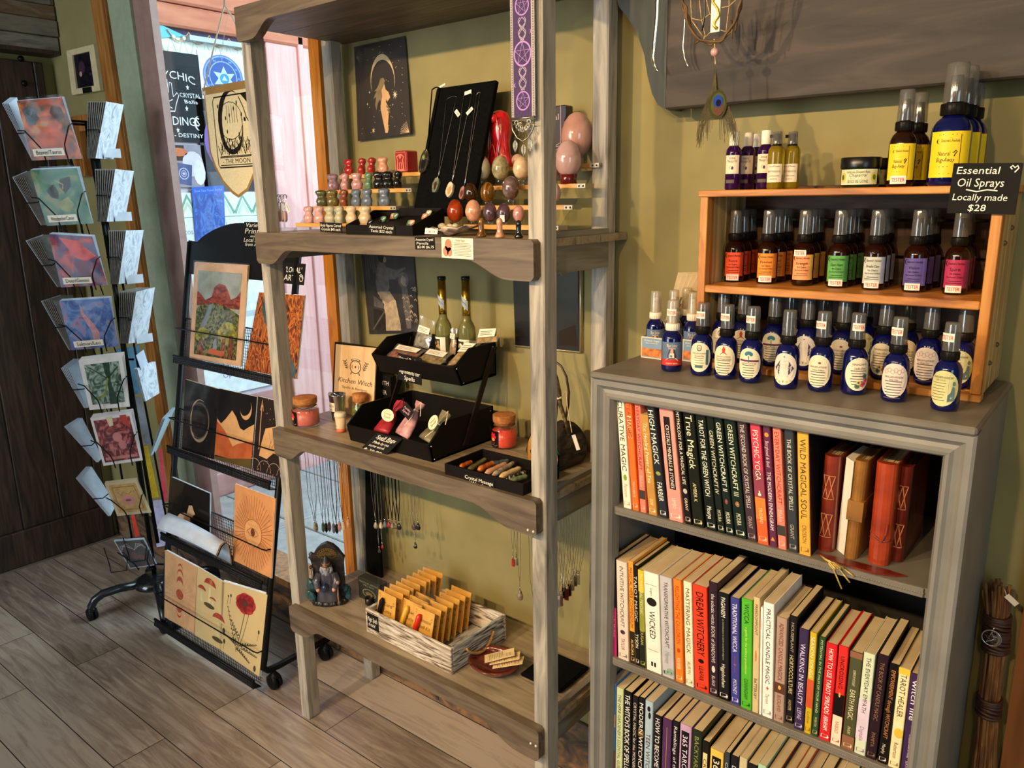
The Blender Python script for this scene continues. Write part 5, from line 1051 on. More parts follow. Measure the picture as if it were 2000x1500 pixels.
# wizard statue: throne back, seated robed figure with a staff, crystals at the side
c = on_low(646,1192,.03); h = at(646,1062,1,c.y+.01).z-ZL
t = thing('wizard_statue','dark statue of a bearded wizard on an arched throne with blue crystals','statue',c)
STON = ramp_mat('dark_resin',[(.3,'#0f0d0c'),(.55,'#2c2725'),(.8,'#4d443c')],scale=(40,40,40),noise=1.5,rough=.35,bump=.4); ROBE = ramp_mat('pewter_robe',[(.3,'#23222a'),(.6,'#4c4a54'),(.8,'#6b6a74')],scale=(20,20,8),noise=2,rough=.3,coat=.3)
w = h*.36
def sF(y): return frame((c.x,c.y+y,ZL),X3,Z3)
b = B(); rr = random.Random(3); n = 22
b.lathe([(w*.78,0),(w*.82,h*.03),(w*.74,h*.07),(w*.6,h*.08)],c,n,sy=.62,bulge=lambda q,a: q*(1+.06*sin(7*a)))
for k in range(16): a = 2*pi*k/16; b.ball(c+Vector((w*.74*cos(a),w*.46*sin(a),h*.045)),h*.035,8)
b.make('rocky_base',STON,t)
b = B(); arch = [(-.5,.05),(-.5,.62),(-.55,.74),(-.46,.80),(-.36,.88),(-.2,.96),(0,1.0),(.2,.96),(.36,.88),(.46,.80),(.55,.74),(.5,.62),(.5,.05)]
b.prism([(x*w*1.35,z*h) for x,z in arch],sF(.022),.018); b.make('throne_back',STON,t,bevel=.003)
for s in (1,-1):
    b = B(); b.lathe([(.004,0),(.009,h*.03),(.006,h*.06),(.008,h*.09),(.001,h*.13)],c+Vector((s*w*.70,.012,h*.72)),10); b.tube([c+Vector((s*w*.66,.004,h*.05)),c+Vector((s*w*.66,.004,h*.6))],.005,8); b.ball(c+Vector((s*w*.72,.005,h*.60)),.006,8)
b.make('finials',STON,t)
b = B(); Fg = sF(.0035); GOLDL = mat('#a5854a',.35,.8)
for k in range(11): a = pi*k/10; b.line([(0,h*.80),(w*.42*cos(a),h*.80+h*.13*sin(a)*.9)],.0016,Fg,0,.0006); b.line([(w*.42*cos(a),h*.80+h*.12*sin(a)),(w*.2*cos(a+.5),h*.80+h*.08*sin(a+.5))],.0014,Fg,0,.0008)
for rq in (.42,.3,.18): b.line([(w*rq*cos(pi*k/12),h*.80+h*.12*rq/.42*sin(pi*k/12)) for k in range(13)],.0013,Fg,0,.0009)
for s in (1,-1): b.line([(0,h*.8),(s*w*.2,h*.74),(s*w*.4,h*.78)],.0015,Fg,0,.0006)
b.make('gold_knotwork',GOLDL,t)
def robe(q,a): return Vector((q.x*(1+.07*sin(6*a+q.z*40)),q.y,q.z))
b = B(); b.lathe([(w*.46,0),(w*.50,h*.04),(w*.44,h*.18),(w*.40,h*.3),(w*.34,h*.36),(w*.36,h*.44),(w*.30,h*.52),(w*.13,h*.57)],c+Vector((0,-.012,h*.05)),26,sy=.62,bulge=robe)
for s in (1,-1): b.tube([c+Vector((s*w*.32,-.014,h*.54)),c+Vector((s*w*.44,-.024,h*.42)),c+Vector((s*w*.34,-.036,h*.33))],[.010,.011,.009],9)
b.make('robed_body',ROBE,t)
hd = c+Vector((0,-.018,h*.655)); b = B().ball(hd,h*.058,14,sx=.85,sz=1.12).tube([hd+Vector((0,-h*.05,.004)),hd+Vector((0,-h*.075,-.003))],[.003,.0045],7)
for s in (1,-1): b.ball(c+Vector((s*w*.34,-.040,h*.325)),.0062,8)
b.make('face_and_hands',mat('#c98f70',.4),t)
b = B(); b.lathe([(.001,-h*.17),(h*.03,-h*.10),(h*.055,-h*.03),(h*.06,.0),(h*.05,h*.015)],hd+Vector((0,-.005,-h*.012)),12,sy=.6,bulge=lambda q,a: q*(1+.1*sin(5*a))).tube([hd+Vector((-h*.06,0,h*.02)),hd+Vector((-h*.075,0,-h*.05)),hd+Vector((-h*.06,-.002,-h*.1))],[.005,.006,.003],7).tube([hd+Vector((h*.06,0,h*.02)),hd+Vector((h*.075,0,-h*.05)),hd+Vector((h*.06,-.002,-h*.1))],[.005,.006,.003],7); b.make('beard_and_hair',mat('#9a9aa2',.45),t)
b = B().lathe([(h*.10,0),(h*.105,h*.008),(h*.062,h*.02),(h*.05,h*.06),(h*.03,h*.12),(.001,h*.17)],hd+Vector((0,.002,h*.035)),16); b.make('hat',STON,t); b = B().tube([hd+Vector((.0+h*.062*cos(2*pi*k/14),.002+h*.062*sin(2*pi*k/14),h*.06)) for k in range(14)],.0016,5,closed=True); b.line([(-.004,h*.70),(.004,h*.70),(.004,h*.725),(-.004,h*.725)],.0016,sF(-.032),0,.0,True); b.make('hat_band',mat('#c47a3c',.35,.6),t)
b = B().ball(c+Vector((-.002,-.040,h*.36)),h*.07,14,sx=.85,sz=1.15); b.make('crystal_ball',mat('#1d2340',.08,coat=.8),t)
b = B().tube([c+Vector((w*.5,-.034,h*.04)),c+Vector((w*.48,-.034,h*.2)),c+Vector((w*.5,-.032,h*.40))],.002,6).ball(c+Vector((w*.5,-.032,h*.42)),.0055,8); b.make('staff',mat('#c08a70',.4,.3),t)
CRY = mat('#2f5054',.15,coat=.5,trans=.1)
for k,(dx,dy,hz,L) in enumerate(((-.82,-.008,.02,.20),(-.95,0,.04,.16),(-.88,.012,.1,.26),(-1.0,-.006,.10,.14),(-.78,0,.2,.22),(-.9,.006,.26,.16),(-.74,-.014,.06,.18),(.84,.01,.05,.2),(.92,0,.03,.15),(.80,.004,.16,.14))):
    b = B(); tilt = Matrix.Rotation(-.35 if dx < 0 else .35,3,'Y'); q = c+Vector((dx*w*.82,dy,hz*h)); b.lathe([(.004,0),(.009,h*L*.3),(.008,h*L*.75),(.001,h*L)],q,7,smooth=False,M=tilt); b.make('crystal',CRY,t)
t.rotation_euler.z = .72
# small dark boxed book and tealight cup
P = [at(700,1172,2,ZL),at(745,1180,2,ZL)]; yb = (P[0].y+P[1].y)/2; x0,x1 = at(702,1178,1,yb).x,at(743,1180,1,yb).x; zt = at(700,1126,1,yb).z
t = thing('boxed_deck','small dark green grey boxed deck of cards behind the whitewashed crate','box',((x0+x1)/2,yb,ZL)); F = frame(((x0+x1)/2,yb,(ZL+zt)/2),X3,Z3); w,h = x1-x0,zt-ZL
b = B().rbox((x0,yb,ZL),(x1,yb+.03,zt),.0015); b.text("PRACTICAL WITCH'S",w*.88,h*.08,F,1,0,h*.34); b.text('SPELL DECK',w*.5,h*.06,F,1,0,h*.22); b.disc(0,-h*.12,w*.3,h*.2,F,1,16,.0004,inner=.9); b.disc(0,-h*.15,w*.16,h*.1,F,2,12,.0004)
for k in range(8): b.line([(0,-h*.12),(w*.28*cos(k*.8),-h*.12+h*.18*sin(k*.8))],.0008,F,2,.0005)
b.make('box',[mat('#2f2f28',.5),mat('#8e8a72',.5),mat('#6f5d38',.5)],t)
c = on_low(722,1186,.01); o = B().lathe([(.009,0),(.012,.004),(.0125,.022),(.0105,.022),(.009,.006)],c,18).make('tealight_cup',mat('#17120f',.3)); tag(o,'tiny dark cup standing before the boxed deck','cup')
# whitewashed crate of spell kits
A_,B_,C_ = at(716,1234,2,ZL),at(882,1319,2,ZL),at(1001,1232,2,ZL)
ux = (B_-A_); cw = ux.length; ux.normalize(); uy = C_-B_; cdp = min(uy.length,.205); uy = Vector((-ux.y,ux.x,0))
crz = atan2(ux.y,ux.x); ch = at(878,1267,1,B_.y).z-ZL
crate = thing('spell_kit_crate','whitewashed wooden crate with rope handles full of golden spell kits','crate',A_,crz)
CRM = Matrix.Translation(A_) @ Matrix.Rotation(crz,4,'Z')
WWASH = ramp_mat('whitewashed_wood',[(.38,'#4f3a2a'),(.47,'#a8977f'),(.6,'#d9cdbb'),(.8,'#c7bba8')],scale=(3,14,34),noise=2.6,detail=9,rough=.7,dist=2.2,bump=.2); WWS = ramp_mat('whitewashed_wood_end',[(.38,'#3f352b'),(.48,'#9a978e'),(.6,'#cfcfc8'),(.8,'#b5b5ae')],scale=(14,3,36),noise=2.6,detail=9,rough=.7,dist=2.2,bump=.2)
def cl(lo,hi,r=.0015):
    b = B().rbox(lo,hi,r); b.v = [CRM @ v for v in b.v]; return b
cl((0,0,.0005),(cw,.008,ch)).make('side_board',WWASH,crate); cl((0,cdp-.008,.0005),(cw,cdp,ch)).make('side_board',WWASH,crate)
cl((0,.0085,.0005),(.008,cdp-.0085,ch)).make('end_board',WWS,crate); cl((cw-.008,.0085,.0005),(cw,cdp-.0085,ch)).make('end_board',WWS,crate); cl((.0085,.0085,.0005),(cw-.0085,cdp-.0085,.006)).make('bottom',WWS,crate)
ROPE = ramp_mat('jute_rope',[(.3,'#8a6230'),(.6,'#c2924e'),(.8,'#d8ad6c')],scale=(200,200,60),noise=1,rough=.8,bump=.4)
b = B(); pts = [CRM @ Vector((cw+.004+.007*sin(pi*i/12),cdp*(.24+.5*i/12),ch*(.70-.42*sin(pi*i/12)**.7))) for i in range(13)]; b.tube(pts,.0036,8); b.make('rope_handle',ROPE,crate)
b = B(); pts = [CRM @ Vector((-.004-.007*sin(pi*i/12),cdp*(.24+.5*i/12),ch*(.70-.42*sin(pi*i/12)**.7))) for i in range(13)]; b.tube(pts,.0036,8); b.make('rope_handle',ROPE,crate)
o = CRM @ Vector((.030,-.0012,ch*.56)); board_sign('chalk_sign','small black chalk sign for magic spells stuck on the whitewashed crate',o,ux,Z3,.044,ch*.62,.001,[('Magic Spells',.86,.3,0,.16),('of course!',.6,.26,-.08,-.2)])
# spell kits: golden card in a clear bag with a candle stick
KRA = ramp_mat('golden_card',[(.3,'#c98f35'),(.6,'#dda64a'),(.8,'#e6b560')],scale=(5,5,5),noise=2,rough=.5)
def kit(label,lx,ly,tilt,title,candle,seed,turn=0.,h=.135,w=.078):
    """stands in the crate: lx, ly of its foot in crate coordinates, leaning back by tilt"""
    rr = random.Random(seed); o = CRM @ Vector((lx,ly,.008)); R = Matrix.Rotation(crz+turn,3,'Z'); u = R @ X3; v = R @ Vector((0,sin(tilt),cos(tilt))); n = u.cross(v)
    F0 = frame(o,u,v); t = thing('spell_kit',label,'packet',o,group='golden spell kits in the whitewashed crate')
    b = B(); b.hexa([F0(-w*.46,0,-.0007),F0(w*.46,0,-.0007),F0(w*.46,h*.8,-.0007),F0(-w*.46,h*.8,-.0007),F0(-w*.46,0,.0007),F0(w*.46,0,.0007),F0(w*.46,h*.8,.0007),F0(-w*.46,h*.8,.0007)])
    F = lambda a,q,l=0.: F0(a,q,.0007+l)
    for i,s in enumerate(title): b.text(s,w*(.42 if len(s) < 8 else .55),h*.07,F,1,w*.08,h*(.58-.13*i),shear=.2)
    for sx,sy in ((-.36,.72),(.36,.64),(.36,.2),(-.36,.2)): b.line([(sx*w-.003,sy*h),(sx*w,sy*h+.005),(sx*w+.003,sy*h)],.001,F,1,.0004); b.line([(sx*w-.002,sy*h-.004),(sx*w+.003,sy*h-.004)],.001,F,1,.0004)
    b.make('card',[KRA,mat('#4f3812',.7)],t)
    if candle is not None:
        p0,p1 = F(-w*.30,h*.12,.007),F(-w*.12,h*.70,.007); B().tube([p0,p0*.1+p1*.9,p1],[.007,.007,.0025],10).make('candle',candle,t)
        b = B(); 
        for k in range(9): b.ball(F(w*rr.uniform(-.1,.32),h*rr.uniform(.04,.16),.005),.0045,7,sx=1.4)
        b.make('herbs',HERB[(seed) % 5],t)
    b = B(); G = lambda a,q,l=0.: F0((a-.5)*w*1.08,q*h-.002,.003+l)
    b.patch(0,0,1,1.06,G,0,6,10,0,wob=lambda a,q: (.006*max(0,1-q*1.5) if candle is not None else 0)+.0016*sin(a*9+seed)*sin(q*13+seed)); b.make('bag',PLAST,t)
CBK = mat('#1a1410',.35); CYL = mat('#e0b03a',.3); CRD = mat('#d42a14',.3); 
colA,colB = [],[]
for i in range(9):
    kit('golden spell kit in the window side row of the crate, %s from the front' % ('first','second','third','fourth','fifth','sixth','seventh','eighth','ninth')[i] if i else 'golden cord cutting spell kit with a black candle at the crate front corner',.052,.018+.0205*i,.16+.02*(i % 3),(('Cord','Cutting','Spell Kit'),('Money','Spell Kit'),('Healing','Spell Kit'))[i % 3 if i else 0],CBK if i == 0 else None,i,turn=.06*((i % 3)-1)+.02)
for i in range(3):
    kit(('golden crown of success spell kit with a yellow candle in the crate','golden spell kit right behind the yellow candle one','golden spell kit two behind the yellow candle one')[i],.122,.030+.022*i,.30,('Crown Of','Success','Spell Kit'),CYL if i == 0 else None,20+i,turn=-.03,h=.125)
for i in range(7):
    kit(('golden protection spell kit with a red candle at the front of the crate','golden spell kit just behind the red candle one','golden spell kit two behind the red candle one','golden spell kit three behind the red candle one','golden spell kit fourth from the last at the bookcase side','golden spell kit before the last at the bookcase side','golden spell kit last at the bookcase side of the crate')[i],.178 if cw > .22 else cw-.045,.024+.0235*i,.26-.012*i,(('Protection','Spell Kit'),('Love','Spell Kit'))[i % 2],CRD if i == 0 else None,30+i,turn=.0,h=.125)
# wooden bowl with a stack of cards, black tablet tray
c = on_low(968,1338,.055); MAHO = ramp_mat('mahogany',[(.3,'#3d150a'),(.55,'#66281a'),(.78,'#7f3a22')],scale=(6,22,10),noise=2,rough=.22,coat=.5,dist=1.5)
t = thing('carved_bowl','carved reddish brown wooden dish with a scalloped edge on the bottom shelf','dish',c); rb = .058
def scal(q,a): k = 1+.035*abs(sin(6*a))*(q.z/.02); return Vector((q.x*k,q.y*k,q.z))
B().lathe([(rb*.55,.0005),(rb*.85,.006),(rb*1.02,.018),(rb*1.05,.021),(rb*.95,.022),(rb*.75,.012),(rb*.4,.008)],c,40,bulge=scal,sx=1.1).make('dish',MAHO,t)
b = B().ball(c+Vector((-rb*.6,rb*.68,.018)),.014,12,sx=1.4,sz=.5).tube([c+Vector((-rb*.95,rb*.3,.018)),c+Vector((-rb*.7,rb*.62,.02)),c+Vector((-rb*.1,rb*.8,.019)),c+Vector((rb*.5,rb*.7,.018))],[.006,.008,.007,.004],8); b.make('carved_rim',MAHO,t)
def card(label,dx,dy,dz,rot,seed):
    o = c+Vector((dx,dy,.024+dz)); u = Vector((cos(rot),sin(rot),.10)); v = Vector((-sin(rot)*.97,cos(rot)*.97,.22)); F = frame(o,u,v-u*(u.dot(v)/u.dot(u))); b = B().slab(F,.038,.074,.0012,0,0,0,-.0012)
    for i in range(9): b.patch(-.014,-.026+.0042*i,.014-.003*(i % 3),-.0246+.0042*i,F,1)
    b.text('Spell',.014,.005,F,1,.006,.027,shear=.3); b.text('Cards',.014,.005,F,1,.006,.019,shear=.3)
    tag(b.make('instruction_card',[mat('#e3c690',.6),mat('#8a7448',.7)]),label,'card','instruction cards in the carved dish')
card('topmost instruction card in the carved wooden dish',.018,-.004,.018,-.85,1); card('middle instruction card fanned under the top one',.030,.002,.012,-.95,2); card('lowest instruction card fanned furthest to the bookcase side',.042,.0,.006,-1.02,3)
P = [at(1003,1268,2,ZL+.004),at(1062,1352,2,ZL+.004),at(1130,1308,2,ZL+.004),at(1074,1240,2,ZL+.004)]
P[1].y = max(P[1].y,1.2); mx_ = -.925
for p in P: p.x = min(p.x,mx_)
q0 = (P[0]+P[2])/2; b = B().rbox((-1.045,1.30,ZL+.0005),(-.925,1.425,ZL+.012),.008); tag(b.make('velvet_pad',VEL),'flat black velvet pad lying on the bottom shelf beside the wooden dish','display pad')
# ================================================================ grey bookcase
BX0,BX1,BYF,BYB,BZ = -.762,-.148,1.168,1.49,1.189
GP = mat('#7b7870',.42,var=.06,scale=14); GPT = mat('#6f685c',.45,var=.07,scale=14)
bc = thing('bookcase','grey painted bookcase with moulded frame and three rows of books','bookcase',((BX0+BX1)/2,1.33,0))
B().box((BX0+.004,BYF+.02,0),(BX0+.022,BYB,BZ-.012)).make('side_panel',GP,bc); B().box((BX1-.022,BYF+.02,0),(BX1-.004,BYB,BZ-.012)).make('side_panel',GP,bc)
B().box((BX0+.0225,BYB-.012,.02),(BX1-.0225,BYB,BZ-.0125)).make('back_panel',mat('#2b2824',.7),bc)
B().rbox((BX0,BYF-.004,BZ-.012),(BX1,BYB,BZ),.003).make('top_board',GPT,bc)
SH1,SH2,SH3 = .931,.614,.30
for z in (SH1,SH2,SH3):
    b = B().box((BX0+.0225,BYF+.022,z-.015),(BX1-.0225,BYB-.0125,z)); b.make('shelf',GPT,bc)
    b = B()
    for k in range(150): x = BX0+.046+(BX1-BX0-.092)*k/149; b.ball((x,BYF+.0195,z-.008),.0021,6)
    b.rbox((BX0+.045,BYF+.0185,z-.015),(BX1-.045,BYF+.0218,z),.001); b.make('beaded_edge',GPT,bc)
def mould(name,pts,out):
    """frame moulding: profile of (offset across, lift towards the room) swept along a side of the front frame"""
    prof = [(0,0),(0,.012),(.004,.015),(.012,.015),(.016,.010),(.020,.006),(.026,.008),(.031,.012),(.036,.010),(.040,.002),(.042,-.012),(.042,-.02),(0,-.02)]
    b = B(); n = len(prof); vs = []
    for (x,z,dx,dz) in pts: vs += [Vector((x+dx*o_,BYF+.018-l,z+dz*o_)) for o_,l in prof]
    b.add(vs,[(i,(i+1) % n,n+(i+1) % n,n+i) for i in range(n)]+[tuple(range(n-1,-1,-1)),tuple(range(n,2*n))]); b.make(name,GP,bc)
zt = BZ-.0125
mould('frame_moulding',[(BX0,.0,1,0),(BX0,zt,1,-1)],1); mould('frame_moulding',[(BX1,zt,-1,-1),(BX1,0,-1,0)],1); mould('frame_moulding',[(BX0,zt,1,-1),(BX1,zt,-1,-1)],1)
# ---------------------------------------------------------------- books
PAGES = ramp_mat('page_edges',[(.3,'#bfa67c'),(.5,'#d3bd93'),(.7,'#dfcca6')],scale=(3,3,3),noise=3,rough=.7)
PAGEW = ramp_mat('page_edges_white',[(.3,'#d8cdb6'),(.7,'#ece3d0')],scale=(3,3,3),noise=3,rough=.7)
BM = {}
def cm(h): return mat(h,.35,var=.05,scale=30,coat=.15)
LLC = '#cfc7b4'
def book(label,tl,tr,bl,br,zsh,base,deco,depth=.145,group='',pages=PAGES,board=None):
    """tl, tr, bl, br: pixel corners of the spine; the foot stands on the shelf zsh"""
    a,c = at(bl[0],bl[1],2,zsh),at(br[0],br[1],2,zsh)
    y = min(max((a.y+c.y)/2,BYF+.026),BYF+.06); xa,xb = at(bl[0],bl[1],1,y).x,at(br[0],br[1],1,y).x
    ta,tb = at(tl[0],tl[1],1,y),at(tr[0],tr[1],1,y); h = (ta.z+tb.z)/2-zsh
    return book_at(label,xa,xb,ta.x,tb.x,y,zsh,h,base,deco,depth,group,pages,board=board)
def book_at(label,xa,xb,ta,tb,y,zsh,h,base,deco,depth,group,pages=PAGES,name='paperback_book',cat='book',board=None):
    xa = max(xa,BX0+.024); lean = ((ta-xa)+(tb-xb))/2/h; w = xb-xa; g = .0004
    t = thing(name,label,cat,((xa+xb)/2,y,zsh),group=group)
    o = Vector((xa+g,y,zsh+.0003)); vz = Vector((lean,0,1)); 
    P = lambda x,yy,z: o+Vector((x,yy,0))+vz*z
    w -= 2*g; ct = min(.0012,w*.12)
    b = B(); R_ = min(.002,w*.15)
    # cover: spine with rounded arrises and two boards
    sp = [(0,R_),(R_*.3,R_*.3),(R_,0),(w-R_,0),(w-R_*.3,R_*.3),(w,R_)]
    out = [(0,depth)]+sp+[(w,depth),(w-ct,depth),(w-ct,ct+.001),(ct,ct+.001),(ct,depth)]
    n = len(out); vs = [P(x,yy,0) for x,yy in out]+[P(x,yy,h) for x,yy in out]
    b2 = [(1,2,3,4,5,6,9,10),(0,1,10,11),(6,7,8,9)]
    b = B(); b.add(vs,[(i,(i+1) % n,n+(i+1) % n,n+i) for i in range(n)]+[tuple(i for i in f) for f in b2]+[tuple(n+i for i in f[::-1]) for f in b2])
    F = lambda q,v,l=0.: P(w/2+(v)*w,-l*1.0-.0001,h*(1-q))     # q runs down the spine 0..1, v across -.5..+.5 (positive to the viewer's right)
    T = lambda s,q0,q1,sz,mi,v=0.,sh=0.: b.text(s,(q1-q0),sz,(lambda a,c,l=0.: F(a,c,l)),mi,(q0+q1)/2,v)
    ms = deco(b,F,T,w,h,P,depth) or []
    mats = [base]+ms
    if board: mats = mats+[cm(board)]; b.m[6] = len(mats)-1
    b.make('cover',mats,t)
    pg = B(); e = .0008; pg.hexa([P(ct+.0003,ct+.0015,.001),P(w-ct-.0003,ct+.0015,.001),P(w-ct-.0003,depth-.002,.001),P(ct+.0003,depth-.002,.001),P(ct+.0003,ct+.0015,h-.0006),P(w-ct-.0003,ct+.0015,h-.0006),P(w-ct-.0003,depth-.002,h-.0006),P(ct+.0003,depth-.002,h-.0006)])
    pg.make('pages',pages,t); return t
def logo(b,F,mi,q=.955,bg=None):
    """small boxed crescent at the foot of the spine"""
    G = lambda a,c,l=0.: F(q-c*.022,a*.6,l)
    b.line([(-.5,-.8),(.5,-.8),(.5,.8),(-.5,.8)],.12,G,mi,.0003,True); b.moon(.1,0,.55,G,mi,thin=.4,rot=-.6)
def spine(title,q0,q1,sz,col,author=None,aq=None,acol=None,asz=None,v=0.,lg=True,extra=None,more=(),sh=0.):
    def d(b,F,T,w,h,P,dp):
        ms = [mat(col,.5,var=0),mat(acol or col,.5,var=0)]+[mat(c,.5,var=.05) for c in more]
        T(title,q0,q1,sz,1,v,sh)
        if author: T(author,aq[0],aq[1],asz or sz*.75,2,v)
        if lg: logo(b,F,2)
        if extra: extra(b,F,T)
        return ms
    return d
def band(q0,q1,mi): return lambda b,F,T: b.add([F(q0,-.5,.0002),F(q1,-.5,.0002),F(q1,.5,.0002),F(q0,.5,.0002)],[(0,1,2,3)],mi)
def multi(*fs):
    def e(b,F,T):
        for f in fs: f(b,F,T)
    return e
def blot(q,v,rq,rv,mi): return lambda b,F,T: b.disc(q,v,rq,rv,F,mi,14,.0003)
def st5(q,v,r,mi): return lambda b,F,T: (b.disc(q,v,r,r*8,F,mi,14,.0003,inner=.8),b.star(q,v,r,(lambda a,c,l=0.: F(q+(a-q),v+(c-v)*8,l)),mi,5,.4,.0004))
def sub(s,q0,q1,sz,mi,v=0.): return lambda b,F,T: T(s,q0,q1,sz,mi,v)
G1,G2_,G3 = 'books on the top bookcase shelf','books on the middle bookcase shelf','books on the lowest visible bookcase shelf'
R1 = [
 ('cream paperback with black capitals, first on the top book shelf',(1201.2,773),(1218.5,775),(1217.3,996),(1233,997),'#e9ddc2',spine('CURATIVE MAGIC',.04,.66,.55,'#3a332a','Patterson',(.78,.90),'#a89878',.4,extra=blot(.72,0,.028,.22,3),more=('#7f9a34',))),
 ('bright orange paperback beside the cream one at the start of the top book shelf',(1218.5,776.6),(1233,778),(1234.8,1005),(1248,1006),'#ee6a22',spine('TEA MAGIC',.05,.35,.55,'#b23018','MARGUERITE',(.74,.88),'#f6c49a',.35,extra=sub('MAGIC',.16,.355,.6,3),more=('#fbe2c6',))),
 ('salmon paperback with a serif title, third from the start of the top book shelf',(1237,779),(1251,780.5),(1250,1007),(1262,1009),'#ee7a62',spine('EVERYDAY WITCHCRAFT',.04,.62,.5,'#9c2c22','Blake',(.67,.77),'#f4b39c',.5,extra=band(.80,.88,3),more=('#3a3026',))),
 ('short tan brown paperback about tea between the salmon and navy books',(1252.5,809),(1263,810),(1266.5,1014),(1283.5,1015.5),'#b9853c',spine('The Healing Power of Tea',.08,.68,.42,'#f1dfb2','DOW',(.84,.90),'#ead6a4',.4)),
 ('navy paperback with bold white capitals on the top book shelf',(1263,792),(1276,793),(1288,1023),(1304,1024.5),'#26292f',spine('HIGH MAGICK',.04,.52,.62,'#efe9d8','FARBER',(.68,.85),'#efe9d8',.6,extra=blot(.60,0,.018,.3,3),more=('#8a9440',))),
 ('pink paperback with a black title strip on the top book shelf',(1286,793),(1313,794),(1306,1030),(1334,1031),'#ee9383',spine('CRYSTALS MINERALS & STONES',.16,.71,.24,'#efd9c2','LEMBO',(.80,.89),'#f4d8c4',.25,extra=lambda b,F,T: b.add([F(.09,-.22,.00015),F(.72,-.22,.00015),F(.72,.22,.00015),F(.09,.22,.00015)],[(0,1,2,3)],3),more=('#1f1718',))),
 ('black paperback with a thin serif title and pale moon emblem',(1314,797.5),(1330,797.5),(1337.5,1032),(1351.5,1034),'#17120f',spine('MYTHOLOGY FOR A MAGICAL LIFE',.03,.65,.45,'#e8dcc0','GRANT',(.77,.88),'#e0d2b4',.4,extra=blot(.71,0,.022,.3,3),more=('#b9b4a4',))),
 ('thick dark green black paperback with large pale lettering',(1331.5,801),(1355.4,802),(1352.6,1036.5),(1375.3,1039),'#181a10',spine('True Magick',.04,.50,.55,'#e9dfb8','AMBER K',(.62,.78),'#d8c890',.3)),
 ('black green paperback with cream lettering, left of the thin dark one',(1356.7,807.6),(1377.5,809),(1379,1043),(1400,1047),'#141a12',spine('TAROT FOR THE GREEN WITCH',.05,.70,.45,'#efe8d0','Mourya',(.79,.90),'#efe8d0',.45)),
 ('thin very dark green paperback, first of the three matching dark green ones',(1380,813),(1391,813),(1401,1048),(1416,1051),'#161c14',spine('GREEN WITCHCRAFT IV',.12,.66,.5,'#cfcaa8','MOURA',(.80,.90),'#c8c4a0',.45)),
 ('middle one of the three matching dark green paperbacks with a red pentacle',(1393,816),(1410,816),(1417,1052),(1434,1056),'#15201a',spine('GREEN WITCHCRAFT II',.04,.62,.52,'#e8e4c8','MOURA',(.80,.90),'#e0dcc0',.5,extra=st5(.71,0,.022,3),more=('#b05448',))),
 ('last and widest of the three matching dark green paperbacks',(1412,819),(1436,820),(1435,1058),(1458,1065),'#16221a',spine('GREEN WITCHCRAFT III',.04,.64,.42,'#dfe0b8','MOURA',(.79,.89),'#dcd8b8',.4,extra=st5(.71,0,.022,3),more=('#c08a5a',))),
 ('plum brown paperback with pale narrow capitals beside the pink and orange book',(1438,822),(1458,822),(1458.5,1070),(1478,1073),'#3c2a2e',spine('THE SECOND BOOK OF CRYSTAL SPELLS',.03,.72,.42,'#d8c8bc','GRANT',(.79,.89),'#b8a090',.4)),
 ('paperback fading from magenta to orange with a small seated figure',(1461.7,820),(1485,821),(1480,1069),(1501,1070),'#c93a50',spine('PSYCHIC YOGA',.08,.48,.5,'#f3dcc4','TRIZARD',(.70,.83),'#f2c89c',.3,extra=multi(band(.40,.62,3),band(.62,.80,4),band(.80,1,5),blot(.595,0,.012,.16,6),blot(.575,0,.012,.07,6)),more=('#8a3a4a','#e07a2c','#e85a28','#f4dcb0'))),
 ('slim plum paperback with white capitals and a gold emblem',(1488,830),(1504,830),(1502,1083),(1517,1084),'#5a2440',spine('THE MODERN ENNEAGRAM',.38,.86,.5,'#efe0d8','Berghoef & Bell',(.13,.34),'#d8b8b0',.45,lg=False,extra=multi(blot(.08,0,.018,.3,3),lambda b,F,T: b.poly([(.95,-.3),(.95,.3),(.915,0)],F,3,.0004)),more=('#d08a3c',))),
 ('second salmon paperback with a serif title, standing near the yellow book',(1507,836),(1525.5,837),(1517.5,1096),(1534.5,1097),'#ec7d66',spine('EVERYDAY WITCHCRAFT',.03,.62,.5,'#a83026','Blake',(.67,.77),'#f6bca4',.5,extra=band(.80,.885,3),more=('#39352a',))),
 ('slate blue grey paperback with pale narrow capitals beside the yellow book',(1529,840),(1551,841),(1538,1098),(1557,1101),'#2f3336',spine('THE BOOK OF CRYSTAL SPELLS',.07,.65,.42,'#d8d0b8','GRANT',(.77,.89),'#b8a890',.4)),
 ('yellow paperback with dark bold capitals, last before the leather journals',(1556,845),(1579,846),(1559,1100),(1582,1105),'#e0a23a',spine('WILD MAGICAL SOUL',.05,.70,.5,'#3c3a22','CROSSON',(.75,.90),'#7a5a24',.35),'#1c181a'),
]
for L in R1: book(*L[:5],SH1,cm(L[5]),L[6],.135,group=G1,board=L[7] if len(L) > 7 else None)
